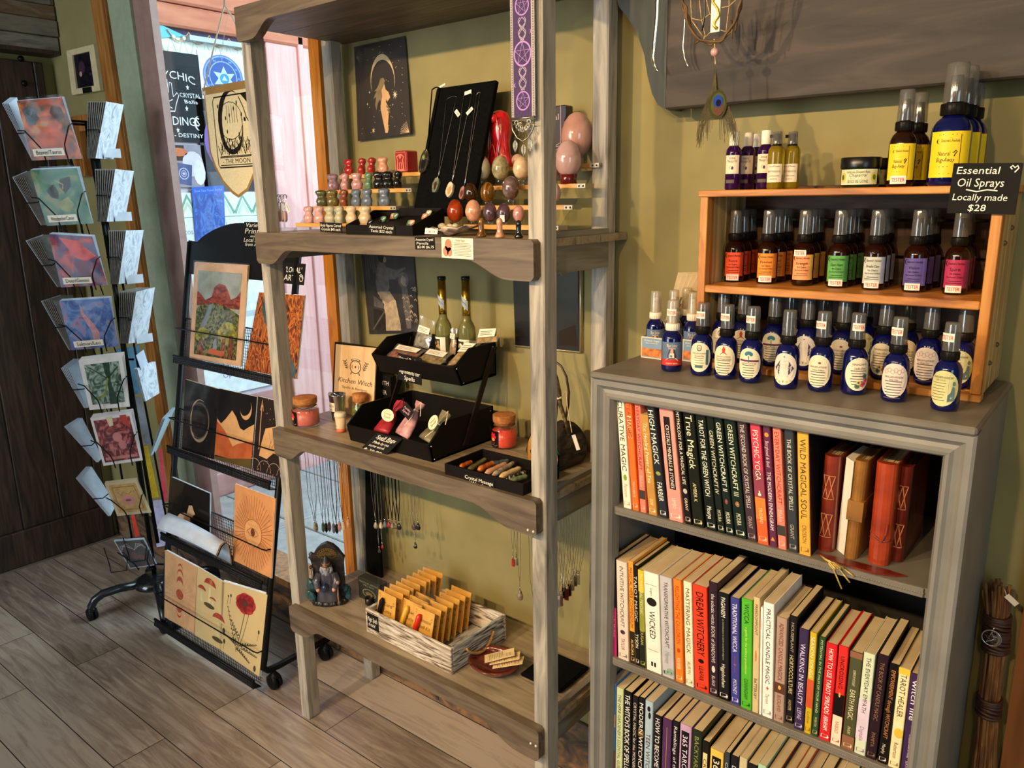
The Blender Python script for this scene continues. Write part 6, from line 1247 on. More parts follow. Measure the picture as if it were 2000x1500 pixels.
R2 = [
 ('black and magenta paperback against the bookcase side on the middle book shelf',(1193,1089),(1202,1089.5),(1195,1288),(1205,1292),'#1d1416',spine('All Labels Aside',.05,.28,.4,'#d8c8bc','Julie Hudson',(.58,.80),'#f0c8d4',.35,lg=False,extra=band(.5,1,3),more=('#a82058',))),
 ('pale beige paperback with thin capitals and a dark moon emblem on the middle book shelf',(1202,1096.7),(1225,1097),(1206.5,1298.5),(1228,1302),'#d8c4b0',spine('INTUITIVE WITCHCRAFT',.05,.66,.32,'#5a4a40','TAYLOR',(.78,.90),'#6a5a4c',.3,extra=blot(.715,0,.022,.22,3),more=('#3c2c34',))),
 ('orange gold paperback with red capitals beside the pale beige one',(1227.6,1096),(1235,1097),(1231,1298),(1241,1301),'#e0952c',spine('MAGICAL HERB COMPENDIUM',.06,.64,.6,'#8a2c18','AURORA',(.76,.92),'#d8b87c',.5,extra=band(.68,1,3),more=('#2a2418',))),
 ('black paperback lettered in grey between the gold and green ones',(1236,1105),(1245,1105),(1241,1307.5),(1249.5,1309),'#171410',spine('TAROT MAGIC',.10,.55,.7,'#cfc4b0','TYSON',(.68,.82),'#efe6d0',.7)),
 ('paperback fading from yellow to black beside the thick white one',(1245.7,1113.7),(1257.5,1114),(1249.5,1318),(1261,1321),'#8a8a2c',spine('The NATURAL PSYCHIC',.03,.45,.5,'#d8d8a0','DUGAN',(.62,.76),'#c8b860',.5,extra=multi(band(0,.22,3),band(.62,1,4)),more=('#d4b41e','#20241a'))),
 ('thick white paperback with a boxed title and round dark emblem',(1257.5,1114),(1284.7,1124),(1262,1327),(1291.5,1331),'#efe4d0',spine('WICKED',.38,.66,.38,'#2a241e','Gregory',(.15,.23),'#8a7c6a',.15,lg=False,extra=multi(blot(.29,0,.042,.33,3),lambda b,F,T: b.line([(.12,-.36),(.78,-.36),(.78,.36),(.12,.36)],.006,F,4,.0003,True),lambda b,F,T: b.add([F(.90,-.16,.0003),F(.945,-.16,.0003),F(.945,-.04,.0003),F(.90,-.04,.0003),F(.90,.04,.0003),F(.945,.04,.0003),F(.945,.16,.0003),F(.90,.16,.0003)],[(0,1,2,3),(4,5,6,7)],3)),more=('#1e1a14','#8a7050'))),
 ('silver grey paperback with dark slanted capitals on the middle book shelf',(1287.7,1125),(1311.5,1128.5),(1292.6,1332.5),(1316.5,1342.7),'#b9b4b4',spine('TRANSFORMATIVE WITCHCRAFT',.05,.70,.3,'#3a3634','Mankey',(.74,.86),'#8a8a84',.35,extra=multi(blot(.93,.2,.03,.3,3),blot(.955,-.2,.02,.25,3)),more=('#8aa08a',))),
 ('orange paperback with fiery red lettering on the middle book shelf',(1312,1131.8),(1332,1133),(1318.7,1344),(1334.6,1348),'#ee7a1e',spine('RELIGHTING THE CAULDRON',.06,.62,.5,'#b83010','ROE NEVER',(.76,.87),'#f6d8b0',.4,extra=lambda b,F,T: b.star(.685,0,.03,(lambda a,c,l=0.: F(.685+(a-.685),c*9,l)),3,8,.6),more=('#c03c18',))),
 ('cream white paperback with thin black capitals beside the red one',(1332.8,1136),(1351.6,1137.5),(1338,1349.5),(1354.6,1355),'#ecdcb8',spine('MASTERING MAGICK',.06,.68,.45,'#5a4c38','AURYN',(.76,.88),'#7a6a50',.4)),
 ('fire red paperback with heavy black lettering',(1352,1143),(1380.4,1146.6),(1356,1357.5),(1384.5,1365),'#d63a1a',spine('DREAM WITCHERY',.06,.66,.5,'#1c0e0a','LEAFAR',(.76,.90),'#1c0e0a',.3,extra=blot(.71,0,.02,.2,1))),
 ('dark plum hardback with a narrow white title beside the fire red book',(1383,1136),(1402,1140),(1385,1358),(1402.6,1363),'#2e1c26',spine('the eclectic witchs BOOK of SHADOWS',.10,.70,.4,'#d8ccc0','BLAKE',(.82,.91),'#cfc0b0',.35,extra=blot(.76,0,.03,.2,3),more=('#d8ccc0',))),
 ('thick black paperback with white letters at the top of its spine',(1401,1157),(1424,1160),(1402,1374),(1424,1386),'#141210',spine('PAGANISM',.04,.22,.38,'#efe6d4','Higginbotham',(.66,.88),'#e8dcc8',.32,extra=sub('an introduction to earth centered religions',.24,.62,.14,3),more=('#b0a890',))),
 ('blue violet paperback with white condensed capitals',(1425.3,1166),(1444.6,1170.4),(1426,1390),(1444,1394),'#3a3a84',spine('TRADITIONAL WICCA',.05,.50,.48,'#eae6f0','MOONEY',(.76,.90),'#d8d4e4',.4,extra=multi(blot(.62,0,.008,.12,3),lambda b,F,T: b.line([(.54,0),(.70,0)],.04,F,3)),more=('#b05a6a',))),
 ('vivid green paperback with dark lettering',(1446.8,1170.4),(1470.7,1171.5),(1445,1395),(1467,1399),'#4fae22',spine('WICCA',.04,.22,.42,'#1c3c12','CUNNINGHAM',(.72,.91),'#1c3c12',.34,extra=sub('a guide for the solitary practitioner',.25,.68,.2,3),more=('#d8e070',))),
 ('slim beige paperback with a small orange flame beside the vivid green one',(1472,1166),(1484,1168),(1468,1389),(1481,1395),'#cdb684',spine('FREEDOMPOINT',.06,.32,.4,'#5a4a30','BATTERSBY',(.70,.88),'#5a4a30',.4,lg=False,extra=blot(.50,0,.05,.12,3),more=('#c87a2c',))),
 ('very thin white booklet between the beige and white books',(1486,1186),(1490,1187),(1481.5,1402),(1486.5,1402),'#eee8dc',spine('notes',.1,.2,.3,'#8a2c34',lg=False)),
 ('white paperback with black capitals and red stars',(1490,1177),(1513,1180),(1486.7,1408),(1508,1412),'#f3eadc',spine('PRACTICAL CANDLE MAGIC',.05,.70,.38,'#2c2620','Tamson',(.79,.88),'#8a8074',.3,extra=lambda b,F,T: b.star(.74,0,.022,(lambda a,c,l=0.: F(a,c*8,l)),3,4,.35),more=('#c03a34',))),
 ('dusty tan paperback with a candle picture and red brown lettering',(1514.7,1205),(1540,1209),(1509.3,1413),(1530,1417),'#a88c78',spine('ADVANCED CANDLE MAGICK',.05,.60,.4,'#7a3038','BUCKLAND',(.74,.90),'#8a4038',.35,extra=multi(band(.62,.72,3),blot(.665,0,.02,.15,4)),more=('#5a3424','#e0a85c'))),
 ('black paperback with tall mustard lettering on the middle book shelf',(1540.5,1202.7),(1558.7,1205),(1533,1409),(1549,1414.7),'#191614',spine('HORTOCCULTURE',.36,.72,.5,'#d8c08c','HUNTER',(.78,.88),'#c0a878',.35,extra=sub('HOUSEPLANT',.06,.33,.36,3),more=('#b0a084',))),
 ('purple paperback with white lettering beside the mustard yellow one',(1560,1226.7),(1581,1232),(1549,1429),(1568,1435.5),'#352448',spine('WALKING IN BEAUTY',.14,.74,.5,'#e0d4e4','LEFAE',(.78,.89),'#d0c0d8',.42)),
 ('mustard yellow paperback with a band of orange flowers',(1581,1234.7),(1597,1237),(1569,1438.7),(1582.7,1442.7),'#c9a81e',spine('SEASON SONGS',.04,.44,.55,'#f2e6b8','Ludlow',(.78,.90),'#8a5a1c',.4,extra=band(.46,.74,3),more=('#c8502a',))),
 ('dark green paperback with a thin yellow title',(1597,1242.7),(1616,1246.7),(1583.5,1446.7),(1596,1450.7),'#23451f',spine('POTENTIAL IN THE PALM OF YOUR HAND',.03,.76,.36,'#cfd0a0','WEBSTER',(.80,.90),'#c8b888',.35)),
 ('bright red paperback with bold white capitals',(1613,1256),(1637,1260),(1596.5,1465),(1618.7,1470.7),'#cf1f22',spine('HOW TO USE TAROT SPREADS',.05,.72,.42,'#f6ece0','ABRAHAM',(.74,.89),'#f6ece0',.4)),
 ('red, black and cream paperback with a candle flame',(1638,1261),(1658.7,1265),(1619.5,1472),(1639,1477),'#d42a22',spine('UNCROSSING',.10,.42,.42,'#3a0c0a','RASBOLD',(.76,.88),'#b04030',.35,extra=multi(band(.48,.70,3),band(.70,1,4),blot(.485,0,.025,.1,5)),more=('#17110e','#e8d4b4','#f0a04c'))),
 ('mossy green brown paperback with pale yellow lettering',(1660,1273),(1686.7,1276),(1640,1484),(1664,1490.7),'#4a4a2c',spine('EARTH MAGIC',.38,.68,.42,'#e4dcaa','McKAY',(.76,.84),'#d8c890',.25,extra=multi(band(0,.06,3),band(.86,1,3),sub('ELEMENTS OF WITCHCRAFT',.18,.34,.22,4)),more=('#8a5a40','#d8cfa4'))),
 ('pale paperback fading from green to lilac',(1688,1274.7),(1709,1278.7),(1665,1489),(1688,1494.7),'#cfd6b4',spine('THE EVERYDAY EMPATH',.04,.58,.36,'#4a4438','Digitalis',(.72,.86),'#8a6a8a',.34,extra=multi(band(.45,.85,3)),more=('#d8c4d0',))),
 ('dark plum paperback with dim gold lettering',(1713,1276),(1738.7,1284),(1689,1484),(1710,1490),'#2a1820',spine('THE BOOK OF CANDLE MAGIC',.07,.62,.4,'#8a6a48','PAMITA',(.74,.88),'#8a6a48',.34)),
 ('black paperback with orange mixed lettering near the bookcase end',(1738.7,1294.7),(1757,1301),(1711,1499),(1731,1505),'#15110e',spine('EMPOWERMENT through WITCHCRAFT',.06,.74,.42,'#c07a4a','Murphy',(.80,.90),'#d8c8b0',.34)),
 ('cream and yellow paperback with thin dark capitals near the bookcase end',(1758,1304),(1777,1309),(1732,1508),(1755,1513),'#ecd9a4',spine('TAROT HEALER',.06,.48,.5,'#4a4030','Robertson',(.74,.90),'#6a5c44',.36,extra=multi(band(.0,.06,3),blot(.64,.1,.05,.4,3)),more=('#e0b838',))),
 ('violet paperback with plump white lettering, last on the middle book shelf',(1778,1314.7),(1802.7,1321),(1757,1513),(1781,1520),'#3a2450',spine('witch life',.06,.46,.5,'#f0e6ec','KATH',(.88,.96),'#d8c4d0',.3,lg=False,extra=multi(lambda b,F,T: b.moon(.55,0,.035,(lambda a,c,l=0.: F(a,c*8,l)),3,rot=pi/2),sub('A Practical Guide to Making',.60,.84,.16,4)),more=('#d88a5c','#d8c8dc'))),
]
for L in R2: book(*L[:5],SH2,cm(L[5]),L[6],.135,group=G2_)
R3 = [
 ('blue and brick red paperback with white loops against the bookcase side',1189,1332,1203.5,1336,'#3a78c8',spine('OO',.03,.10,.7,'#dfe8f2',lg=False,extra=multi(band(.28,.40,3),band(.62,1,4)),more=('#d0a070','#8a3a24'))),
 ('light green paperback with dark serif lettering on the lowest visible shelf',1203.6,1343,1218,1345,'#c3cc98',spine("THE HERB GARDENER'S ESSENTIAL GUIDE",.06,.80,.42,'#5a5c40',lg=False)),
 ('black paperback with bold white spell lettering on the lowest visible shelf',1218.4,1350,1234.4,1352,'#151210',spine("THE WITCH'S BOOK OF SPELLCRAFT",.03,.86,.6,'#efe8dc',lg=False)),
 ('black paperback with thin white capitals beside the bold white one',1235,1359,1247,1361,'#1a1614',spine('CRYSTAL MAGIC for the MODERN WITCH',.06,.86,.45,'#cfc4b4',lg=False)),
 ('black paperback with wide spaced white and gold capitals',1247.4,1362,1259.4,1364,'#131110',spine('MODERN WITCHCRAFT',.05,.80,.66,'#efe6d8',lg=False,extra=band(.30,.36,3),more=('#6a5020',))),
 ('pale blue paperback with a black cat and brown sky',1260,1368,1276,1372,'#a4b8c0',spine('TEEN WITCH',.30,.66,.5,'#3a3430',lg=False,extra=multi(blot(.07,0,.025,.2,3),blot(.13,.1,.03,.16,3),band(.72,1,4)),more=('#1a1614','#b87a30'))),
 ('black paperback with tall white lettering after the pale blue one',1277,1396,1293,1400,'#161214',spine('HOW TO BECOME A WITCH',.03,.80,.55,'#e8e0d8',lg=False)),
 ('purple hardback with a thin gold line',1294,1403,1313,1407,'#4a2450',spine('X',.6,.64,.3,'#b08a50',lg=False,extra=lambda b,F,T: b.line([(.08,0),(.52,0)],.05,F,1))),
 ('black paperback with white script lettering',1314,1408,1327,1411,'#171314',spine('Ramblings of the Moon',.05,.7,.5,'#d8d0d0',lg=False)),
 ('lilac pink paperback with a rounded black title panel',1328,1414,1351,1420,'#c29ab8',spine('365 TAROT SPELLS',.10,.72,.42,'#e8d4e0',lg=False,extra=lambda b,F,T: b.add([F(.06,-.34,.00015),F(.9,-.34,.00015),F(.9,.34,.00015),F(.06,.34,.00015)],[(0,1,2,3)],3),more=('#1a1418',))),
 ('dark green paperback with olive capitals after the lilac one',1352,1425,1372,1429,'#1f2818',spine('BACKYARD GARDEN',.06,.7,.42,'#8a9050',lg=False)),
 ('black paperback with a cream title label',1367,1445,1386,1450,'#16120e',spine('CRAFT of the',.18,.6,.42,'#2a2218',lg=False,extra=lambda b,F,T: b.add([F(.12,-.3,.00015),F(.8,-.3,.00015),F(.8,.3,.00015),F(.12,.3,.00015)],[(0,1,2,3)],3),more=('#e8cf90',))),
 ('thick yellow paperback with a rounded black title panel',1387,1465,1414,1468,'#e8bc50',spine('365',.10,.26,.45,'#efe0b4',lg=False,extra=lambda b,F,T: b.add([F(.07,-.34,.00015),F(.9,-.34,.00015),F(.9,.34,.00015),F(.07,.34,.00015)],[(0,1,2,3)],3),more=('#1a1610',))),
 ('slim slate blue paperback after the thick yellow one',1415,1469,1426,1472,'#2c343c',spine('CRYSTAL',.1,.4,.5,'#c8d0d4',lg=False)),
 ('black paperback showing white capitals along its cover edge',1427,1475,1443,1480,'#17161a',spine('DISCOVERING',.1,.6,.5,'#d8d4d0',lg=False)),
]
hx_ = None; lastx = BX0+.024
for i,L in enumerate(R3):
    y = BYF+.032; a,c = at(L[1],L[2],1,y),at(L[3],L[4],1,y); h = min(max((a.z+c.z)/2-SH3,.19),.27)
    xa = max(a.x,lastx); xb = max(c.x,xa+.006); lastx = xb
    book_at(L[0],xa,xb,xa,xb,y,SH3,h,cm(L[5]),L[6],.14,G3)
x = lastx; rr = random.Random(21)
ed = ['#c8b88c','#1c1614','#a8c8a0','#5a1a20','#6a7048','#b84a24','#d8d0c0','#2a2a30','#8a6a3c','#e0d8c8','#3a4a60','#7a2a2a','#c0a060']
nm = ['cream','black','pale green','maroon','olive','brick','off white','charcoal','tan','ivory','denim blue','dark red','straw']
for i in range(13):
    w = rr.uniform(.014,.022); h = rr.uniform(.190,.215)
    if x+w > BX1-.046: break
    book_at('%s paperback standing low on the lowest visible shelf, seen from above' % nm[i],x,x+w,x,x+w,BYF+.034,SH3,h,cm(ed[i]),spine('MAGIC',.1,.4,.4,'#d8c8a8',lg=False),.14,G3); x += w
# leather journals
def leather(n,a,b_,c): return ramp_mat(n,[(.3,a),(.55,b_),(.8,c)],scale=(9,9,9),noise=2.5,rough=.33,coat=.25,bump=.15)
LE1,LE2,LE3,LE4 = leather('leather_brick','#5c1a0a','#7c260f','#93351a'),leather('leather_tan','#6d4416','#8f5f22','#a87433'),leather('leather_russet','#7a2408','#9c3610','#b5491a'),leather('leather_oxblood','#4a1208','#671d0d','#7c2a14')
THRD = mat('#b8754a',.7)
def journal(label,px0,px1,pyb,pyt,m,depth,kind,lean=0.,y=None,cover=None):
    a = at((px0+px1)/2,pyb,2,SH1); y = y if y is not None else min(max(a.y,BYF+.03),BYF+.09); x0,x1 = at(px0,pyb,1,y).x,at(px1,pyb,1,y).x; h = at((px0+px1)/2,pyt,1,y).z-SH1
    t = thing('leather_journal',label,'journal',((x0+x1)/2,y,SH1),group='leather journals on the top bookcase shelf'); w = x1-x0; L = lean
    P = lambda x,yy,z: Vector((x0+x+L*z,y+yy,SH1+.0003+z))
    n = 8; arc = [(w*.5-w*.5*cos(pi*k/n),.006-.010*sin(pi*k/n)) for k in range(n+1)]
    out = [(0,depth)]+arc+[(w,depth),(w-.0022,depth),(w-.0022,.01),(.0022,.01),(.0022,depth)]; N = len(out)
    vs = [P(x,yy,0) for x,yy in out]+[P(x,yy,h) for x,yy in out]; b = B()
    b.add(vs,[(i,(i+1) % N,N+(i+1) % N,N+i) for i in range(N)],0,False)
    for off in (0,N): b.add([vs[off+i] for i in range(N)],[tuple(list(range(1,n+2))+[N-3,N-2]),(0,1,N-2,N-1),(n+1,n+2,N-4,N-3)])
    b.make('cover',m,t)
    pg = B(); k = 5
    for j in range(k): xx0,xx1 = .0024+(w-.0048)*j/k,.0024+(w-.0048)*(j+1)/k-.0004; pg.hexa([P(xx0,.011,.003),P(xx1,.011,.003),P(xx1,depth-.004,.003),P(xx0,depth-.004,.003),P(xx0,.011,h-.006-.001*(j % 2)),P(xx1,.011,h-.006-.001*(j % 2)),P(xx1,depth-.004,h-.006),P(xx0,depth-.004,h-.006)])
    pg.make('pages',PAGES,t)
    F = lambda u,v,l=0.: P(w*(.5+u),.006-.0101*math.sqrt(max(0,1-(2*u)**2))-.0006-l,v*h); b = B()
    if kind == 'x':
        for v0 in (.16,.56):
            b = B()
            for s in (0,1): b.tube([F(-.38+.76*q/6,v0+(0 if q % 6 in (0,6) else 0),.0) for q in range(7)],.0008,5) if s == 0 else b.tube([F(-.38+.76*q/6,v0+.24,0) for q in range(7)],.0008,5)
            for k_ in range(2):
                u0 = -.36+.36*k_; b.tube([F(u0+.36*q/5,v0+.24*q/5,0) for q in range(6)],.0009,5).tube([F(u0+.36*q/5,v0+.24*(1-q/5),0) for q in range(6)],.0009,5)
            b.make('stitching',THRD,t)
    elif kind == 'strap':
        b.hexa([P(-.002,-.006,h*.40),P(w+.002,-.006,h*.40),P(w+.002,depth,h*.40),P(-.002,depth,h*.40),P(-.002,-.006,h*.60),P(w+.002,-.006,h*.60),P(w+.002,depth,h*.60),P(-.002,depth,h*.60)]); b.make('strap',LE2,t)
        pg = B(); pg.hexa([P(-.018,.02,0.0),P(-.001,.004,.0),P(-.001,depth*.9,0),P(-.012,depth*.9,0),P(-.016,.014,h*.98),P(-.001,.002,h*.97),P(-.001,depth*.9,h*.97),P(-.012,depth*.9,h*.98)]); pg.make('loose_pages',PAGEW,t)
    elif kind == 'cord':
        for v0,dv in ((.30,-.06),(.25,-.0)): b.tube([F(-.5+1.0*q/8,v0+dv*q/8+.01*sin(q),.0005) for q in range(9)],.0011,5)
        b.tube([F(.15,.24,.001),F(.3,.33,.002),F(.32,.42,.001)],.0011,5); b.make('wrap_cord',mat('#8a3a28',.6),t)
    if cover:
        G = frame(P(w+.0002,depth*.55,h*.52),Y3,Z3); b = B(); b.disc(0,0,.03,.045,G,0,26,.0008,inner=.93); b.star(0,0,.026,G,0,5,.4,.0006); b.moon(-.034,0,.02,G,0,rot=pi); b.moon(.034,0,.02,G,0); b.line([(-.055,-.08),(.055,-.08),(.055,.08),(-.055,.08)],.002,G,0,.0006,True); b.make('embossing',LE4,t)
    return t
journal('brick red leather journal with cross stitched spine next to the yellow paperback',1594.5,1625,1076,888,LE1,.10,'x'); journal('narrow tan leather journal with a strap and bulging pages',1648,1674,1090,896,LE2,.10,'strap',lean=.02)
journal('russet leather journal wrapped with a thin cord',1692,1734,1102,902,LE3,.11,'cord'); journal('large oxblood leather journal with cross stitched spine and embossed cover',1734,1762,1096,907,LE4,.125,'x',cover=True,lean=.01)
a = at(1718,1122,2,SH1); y0 = BYF+.03
b = B(); pts = [(-.355+.0,y0+.012),(-.33,y0-.001),(-.30,y0-.006),(-.262,y0-.007),(-.235,y0+.002),(-.222,y0+.012),(-.25,y0+.016),(-.30,y0+.015)]
b.prism(pts,frame((0,0,SH1+.0006),X3,Y3),.0025); tag(b.make('leather_offcut',LE4),'flat glossy piece of brown leather lying before the journals','leather')
t = thing('gold_tassel_cord','pale gold cord with frayed tails hanging over the top book shelf','cord',(-.40,y0,SH1))
b = B(); GC = mat('#c9a85a',.45,.3,var=.2,scale=300)
for k in range(4): b.tube([at(1603+2*k,1085+2*k,2,SH1+.006),at(1612+4*k,1092+2*k,2,SH1+.012),at(1622+3*k,1100,2,SH1+.008),at(1632+5*k,1112-k,2,SH1+.004)],.0015,6)
f0 = BYF+.0165
for x0,x1,x2,z2 in ((1618,1628,1644,1150),(1630,1640,1660,1138),(1632,1650,1668,1126)): b.tube([at(x0,1100,2,SH1+.004),at(x1,1112,1,f0),at((x1+x2)/2,(1112+z2)/2,1,f0-.001),at(x2,z2,1,f0-.001)],.0013,6)
b.make('cord',GC,t)
# ================================================================ wooden crate and bottles on the bookcase
PINE = ramp_mat('oiled_pine',[(.3,'#8a4e16'),(.5,'#b87428'),(.7,'#cf9040')],scale=(2,14,14),noise=2.6,detail=7,rough=.5,dist=1.6); PINEV = ramp_mat('oiled_pine_upright',[(.3,'#8a4e16'),(.5,'#b87428'),(.7,'#cf9040')],scale=(14,14,2),noise=2.4,detail=7,rough=.5,dist=1.6)
PINER = ramp_mat('raw_pine',[(.3,'#8a6c3c'),(.5,'#b8985c'),(.7,'#cdb07a')],scale=(16,16,1.6),noise=2.6,detail=7,rough=.6,dist=1.4); PIND = ramp_mat('dark_brown_pine',[(.3,'#2b190b'),(.55,'#4a2f16'),(.75,'#6d4a24')],scale=(2,14,14),noise=2.6,detail=7,rough=.6,dist=1.4)
CX0,CX1,CYF,CYB,CZT = -.628,-.165,1.31,1.487,1.503
crt = thing('bottle_crate','upright pine crate used as a two level shelf for spray bottles','crate',((CX0+CX1)/2,1.40,BZ))
B().rbox((CX0-.004,CYF-.002,CZT-.011),(CX1+.004,CYF+.058,CZT),.0015).rbox((CX0-.004,CYF+.060,CZT-.011),(CX1+.004,CYF+.118,CZT),.0015).rbox((CX0-.004,CYF+.120,CZT-.011),(CX1+.004,CYB,CZT),.0015).make('top_boards',PINE,crt)
for x0,x1,s in ((CX0,CX0+.014,1),(CX1-.018,CX1-.004,-1)):
    B().rbox((x0,CYF,BZ+.012),(x1,CYF+.028,CZT-.0115),.001).make('front_post',PINEV,crt)
    for k in range(3): B().rbox((x0+.001,CYF+.0285+.053*k,BZ+.006),(x1-.001,CYF+.0285+.053*k+.050,CZT-.0115),.001).make('side_board',PINER,crt)
B().rbox((CX0+.0145,CYF,1.326),(CX1-.0185,CYB-.011,1.339),.0015).make('middle_shelf',PINE,crt)
B().rbox((CX0,CYF-.004,BZ+.0003),(CX1-.002,CYF+.02,BZ+.0115),.0015).rbox((CX0+.0145,CYF+.0285,BZ+.0003),(CX1-.0185,CYB-.011,BZ+.0115),.001).make('bottom_board',PINE,crt)
b = B()
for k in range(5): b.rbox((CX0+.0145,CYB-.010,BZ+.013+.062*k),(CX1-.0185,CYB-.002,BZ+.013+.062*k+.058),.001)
b.make('back_boards',PIND,crt)  # coloured a darker brown than the other crate boards
b = B()
for z in (1.24,1.42): b.ball((CX1-.0045,CYF+.055,z),.004,8).ball((CX1-.0045,CYF+.11,z+.02),.004,8)
b.make('nails',mat('#6d5a3c',.5,.5),crt)
# ---------------------------------------------------------------- spray bottles
COB = mat('#101a6c',.06,var=.0,coat=.8); COBT = mat('#1a2a9a',.05,trans=.75,var=0,ior=1.3); AMB = mat('#2a0f03',.07,trans=.35,var=0,ior=1.3,coat=.5); PURB = mat('#3a0a4c',.08,trans=.5,var=0,ior=1.3,coat=.4)
CAPC = clear_mat('smoke_cap','#d6d3cc',.10,.08,.16,'#b0aca4'); CAPW = clear_mat('frost_cap','#e8e2d6',.12,.12,.25,'#e8dcc4'); PUMPB = mat('#16130f',.35); PUMPW = mat('#ece0c8',.4,var=.02); STKR = mat('#f2e2cc',.55,var=0)
GLB = mat('#0b1150',.05,var=0,trans=.30,ior=1.35,coat=.8)
SPRAY = {}
def spray_parts(kind,glass,pump,cap,h,r):
    """shared meshes of a spray bottle: body, collar, nozzle, clear overcap (local coordinates)"""
    key = (kind,round(h,4),round(r,4))
    if key in SPRAY: return SPRAY[key]
    p = B(); hb = h*.60
    p.lathe([(r*.86,0),(r*.97,.003),(r,.007),(r,hb*.72),(r*.95,hb*.80),(r*.80,hb*.88),(r*.55,hb*.945),(r*.42,hb*.975),(r*.40,hb*1.0)],(0,0,.0003),24)
    c = B().lathe([(r*.62,hb*.965),(r*.66,hb*.975),(r*.66,hb*.975+h*.085),(r*.64,hb*.975+h*.09),(r*.42,hb*.975+h*.095)],(0,0,0),20)
    for k in range(20): a = 2*pi*k/20; c.tube([(r*.66*cos(a),r*.66*sin(a),hb*.98),(r*.66*cos(a),r*.66*sin(a),hb*.975+h*.08)],.0004,4)
    z0 = hb*.975+h*.095; n = B().lathe([(r*.40,z0),(r*.38,z0+h*.10),(r*.34,z0+h*.11),(r*.33,z0+h*.20),(r*.30,z0+h*.22)],(0,0,0),16); n.ball((0,-r*.345,z0+h*.165),r*.085,8)
    k = B().lathe([(r*.60,z0+.0005),(r*.55,h*.98),(r*.50,h),(.0005,h)],(0,0,0),20,capb=False,capt=False)
    def me(b,nm,m): 
        o = b.make(nm,m); d = o.data; d.transform(Matrix.Translation(o.location)); bpy.data.objects.remove(o); return d
    SPRAY[key] = (me(p,'glass_body',glass),me(c,'collar',pump),me(n,'nozzle',mat('#d8d0c0',.4) if pump == PUMPW else PUMPB),me(k,'clear_cap',cap))
    return SPRAY[key]
def link(nm,me,par):
    o = bpy.data.objects.new(nm,me); COL.objects.link(o); o.parent = par; return o
def spray(label,x,y,z,h,r,kind,lab=None,lmats=(),tester=None,group=None,turn=None,name='spray_bottle',cap=True):
    glass,pump,cp = {'amber': (AMB,PUMPB,CAPC),'cobalt': (GLB,PUMPB,CAPC),'white': (GLB,PUMPW,CAPW)}[kind]
    t = thing(name,label,'spray bottle',(x,y,z),group=group); ps = spray_parts(kind,glass,pump,cp,h,r)
    for nm,me in zip(('glass_body','collar','nozzle','clear_cap'),ps):
        if nm == 'clear_cap' and not cap: continue
        link(nm,me,t)
    a0 = atan2(-y,-x) if turn is None else turn
    F = around((x,y,z),r+.0003,a0); b = B()
    if lab: lab(b,F,r,h); b.make('label',list(lmats),t)
    if tester == 'cap':
        G = around((x,y,z),r*.61,a0-.30); b = B().patch(-.009,h*.79,.009,h*.885,G,0,5,1,.0006); b.text('TESTER',.0155,.006,G,1,0,h*.837,lift=.0010); b.make('tester_sticker',[STKR,RED],t)
    elif tester == 'body':
        G = around((x,y,z),r+.0012,a0-.12); b = B().patch(-.0115,h*.03,.0115,h*.115,G,0,6,1,.0003); b.text('TESTER',.018,.0058,G,1,0,h*.073,lift=.0008); b.make('tester_sticker',[STKR,RED],t)
    elif tester == 'high':
        G = around((x,y,z),r+.0012,a0-.35); b = B().patch(-.0105,h*.40,.0105,h*.48,G,0,6,1,.0003); b.text('TESTER',.016,.0058,G,1,0,h*.44,lift=.0008); b.make('tester_sticker',[STKR,RED],t)
    return t
def herbal(title,l2,dark='#1c1408',col2=3):
    def f(b,F,r,h):
        w = r*2.05; b.patch(-w/2,h*.085,w/2,h*.42,F,0,12,1); b.patch(w*.28,h*.085,w/2,h*.42,F,2,5,1,.0004)
        b.moon(-w*.36,h*.375,.0042,F,1,rot=pi); b.text("Desiree's Herbals",w*.60,h*.028,F,1,-.001,h*.375,lift=.0007); b.text(title,w*(.52 if len(title) > 6 else .40),h*.034,F,1,-.002,h*.305,lift=.0007,shear=.1); b.text(l2,w*.40,h*.024,F,1,-.002,h*.255,lift=.0007); b.text('Pure Essential Oil Blend',w*.62,h*.020,F,1,-.002,h*.215,lift=.0007)
        b.patch(-w*.26,h*.165,w*.20,h*.172,F,1,4,1,.0007); b.patch(-w*.38,h*.140,w*.22,h*.146,F,1,4,1,.0007)
    return f
ZC1 = 1.339
acols = [(1422,'#e2502a','#b8401f','Root','1st Chakra','red orange'),(1497,'#e0862a','#c8702a','Passion','2nd Chakra','orange'),(1566.6,'#e6925c','#e0b04c','Strength','3rd Chakra','peach and yellow'),(1634.6,'#5a9a48','#4a8440','Open Heart','4th Chakra','green'),(1705,'#bdbcae','#9aa0b4','Breathe Clear','5th Chakra','pale grey'),(1785,'#5a4a86','#6c5c9c','Vision','6th Chakra','violet'),(1866.6,'#a82c50','#7c2a58','Spirit','7th Chakra','crimson')]
od = ('front','second','back')
for i,(px,c1,c2,tt,l2,nm) in enumerate(acols):
    x0 = at(px,560,1,1.392).x; x0 = min(max(x0,CX0+.034),CX1-.042)
    for k in range(3):
        spray('amber spray bottle with %s label, %s in its row on the crate shelf' % (nm,od[k]),x0+.002*k*(1 if i % 2 else -1),1.388+.0385*k-(.004 if i == 6 else 0),ZC1,.129,.0182,'amber',herbal(tt,l2),[mat(c1,.5,var=.08,scale=60),mat('#20160c',.7),mat(c2,.5,var=.08,scale=60)],(('high' if i == 2 else 'body') if k == 0 else None),'amber spray bottles on the crate shelf')
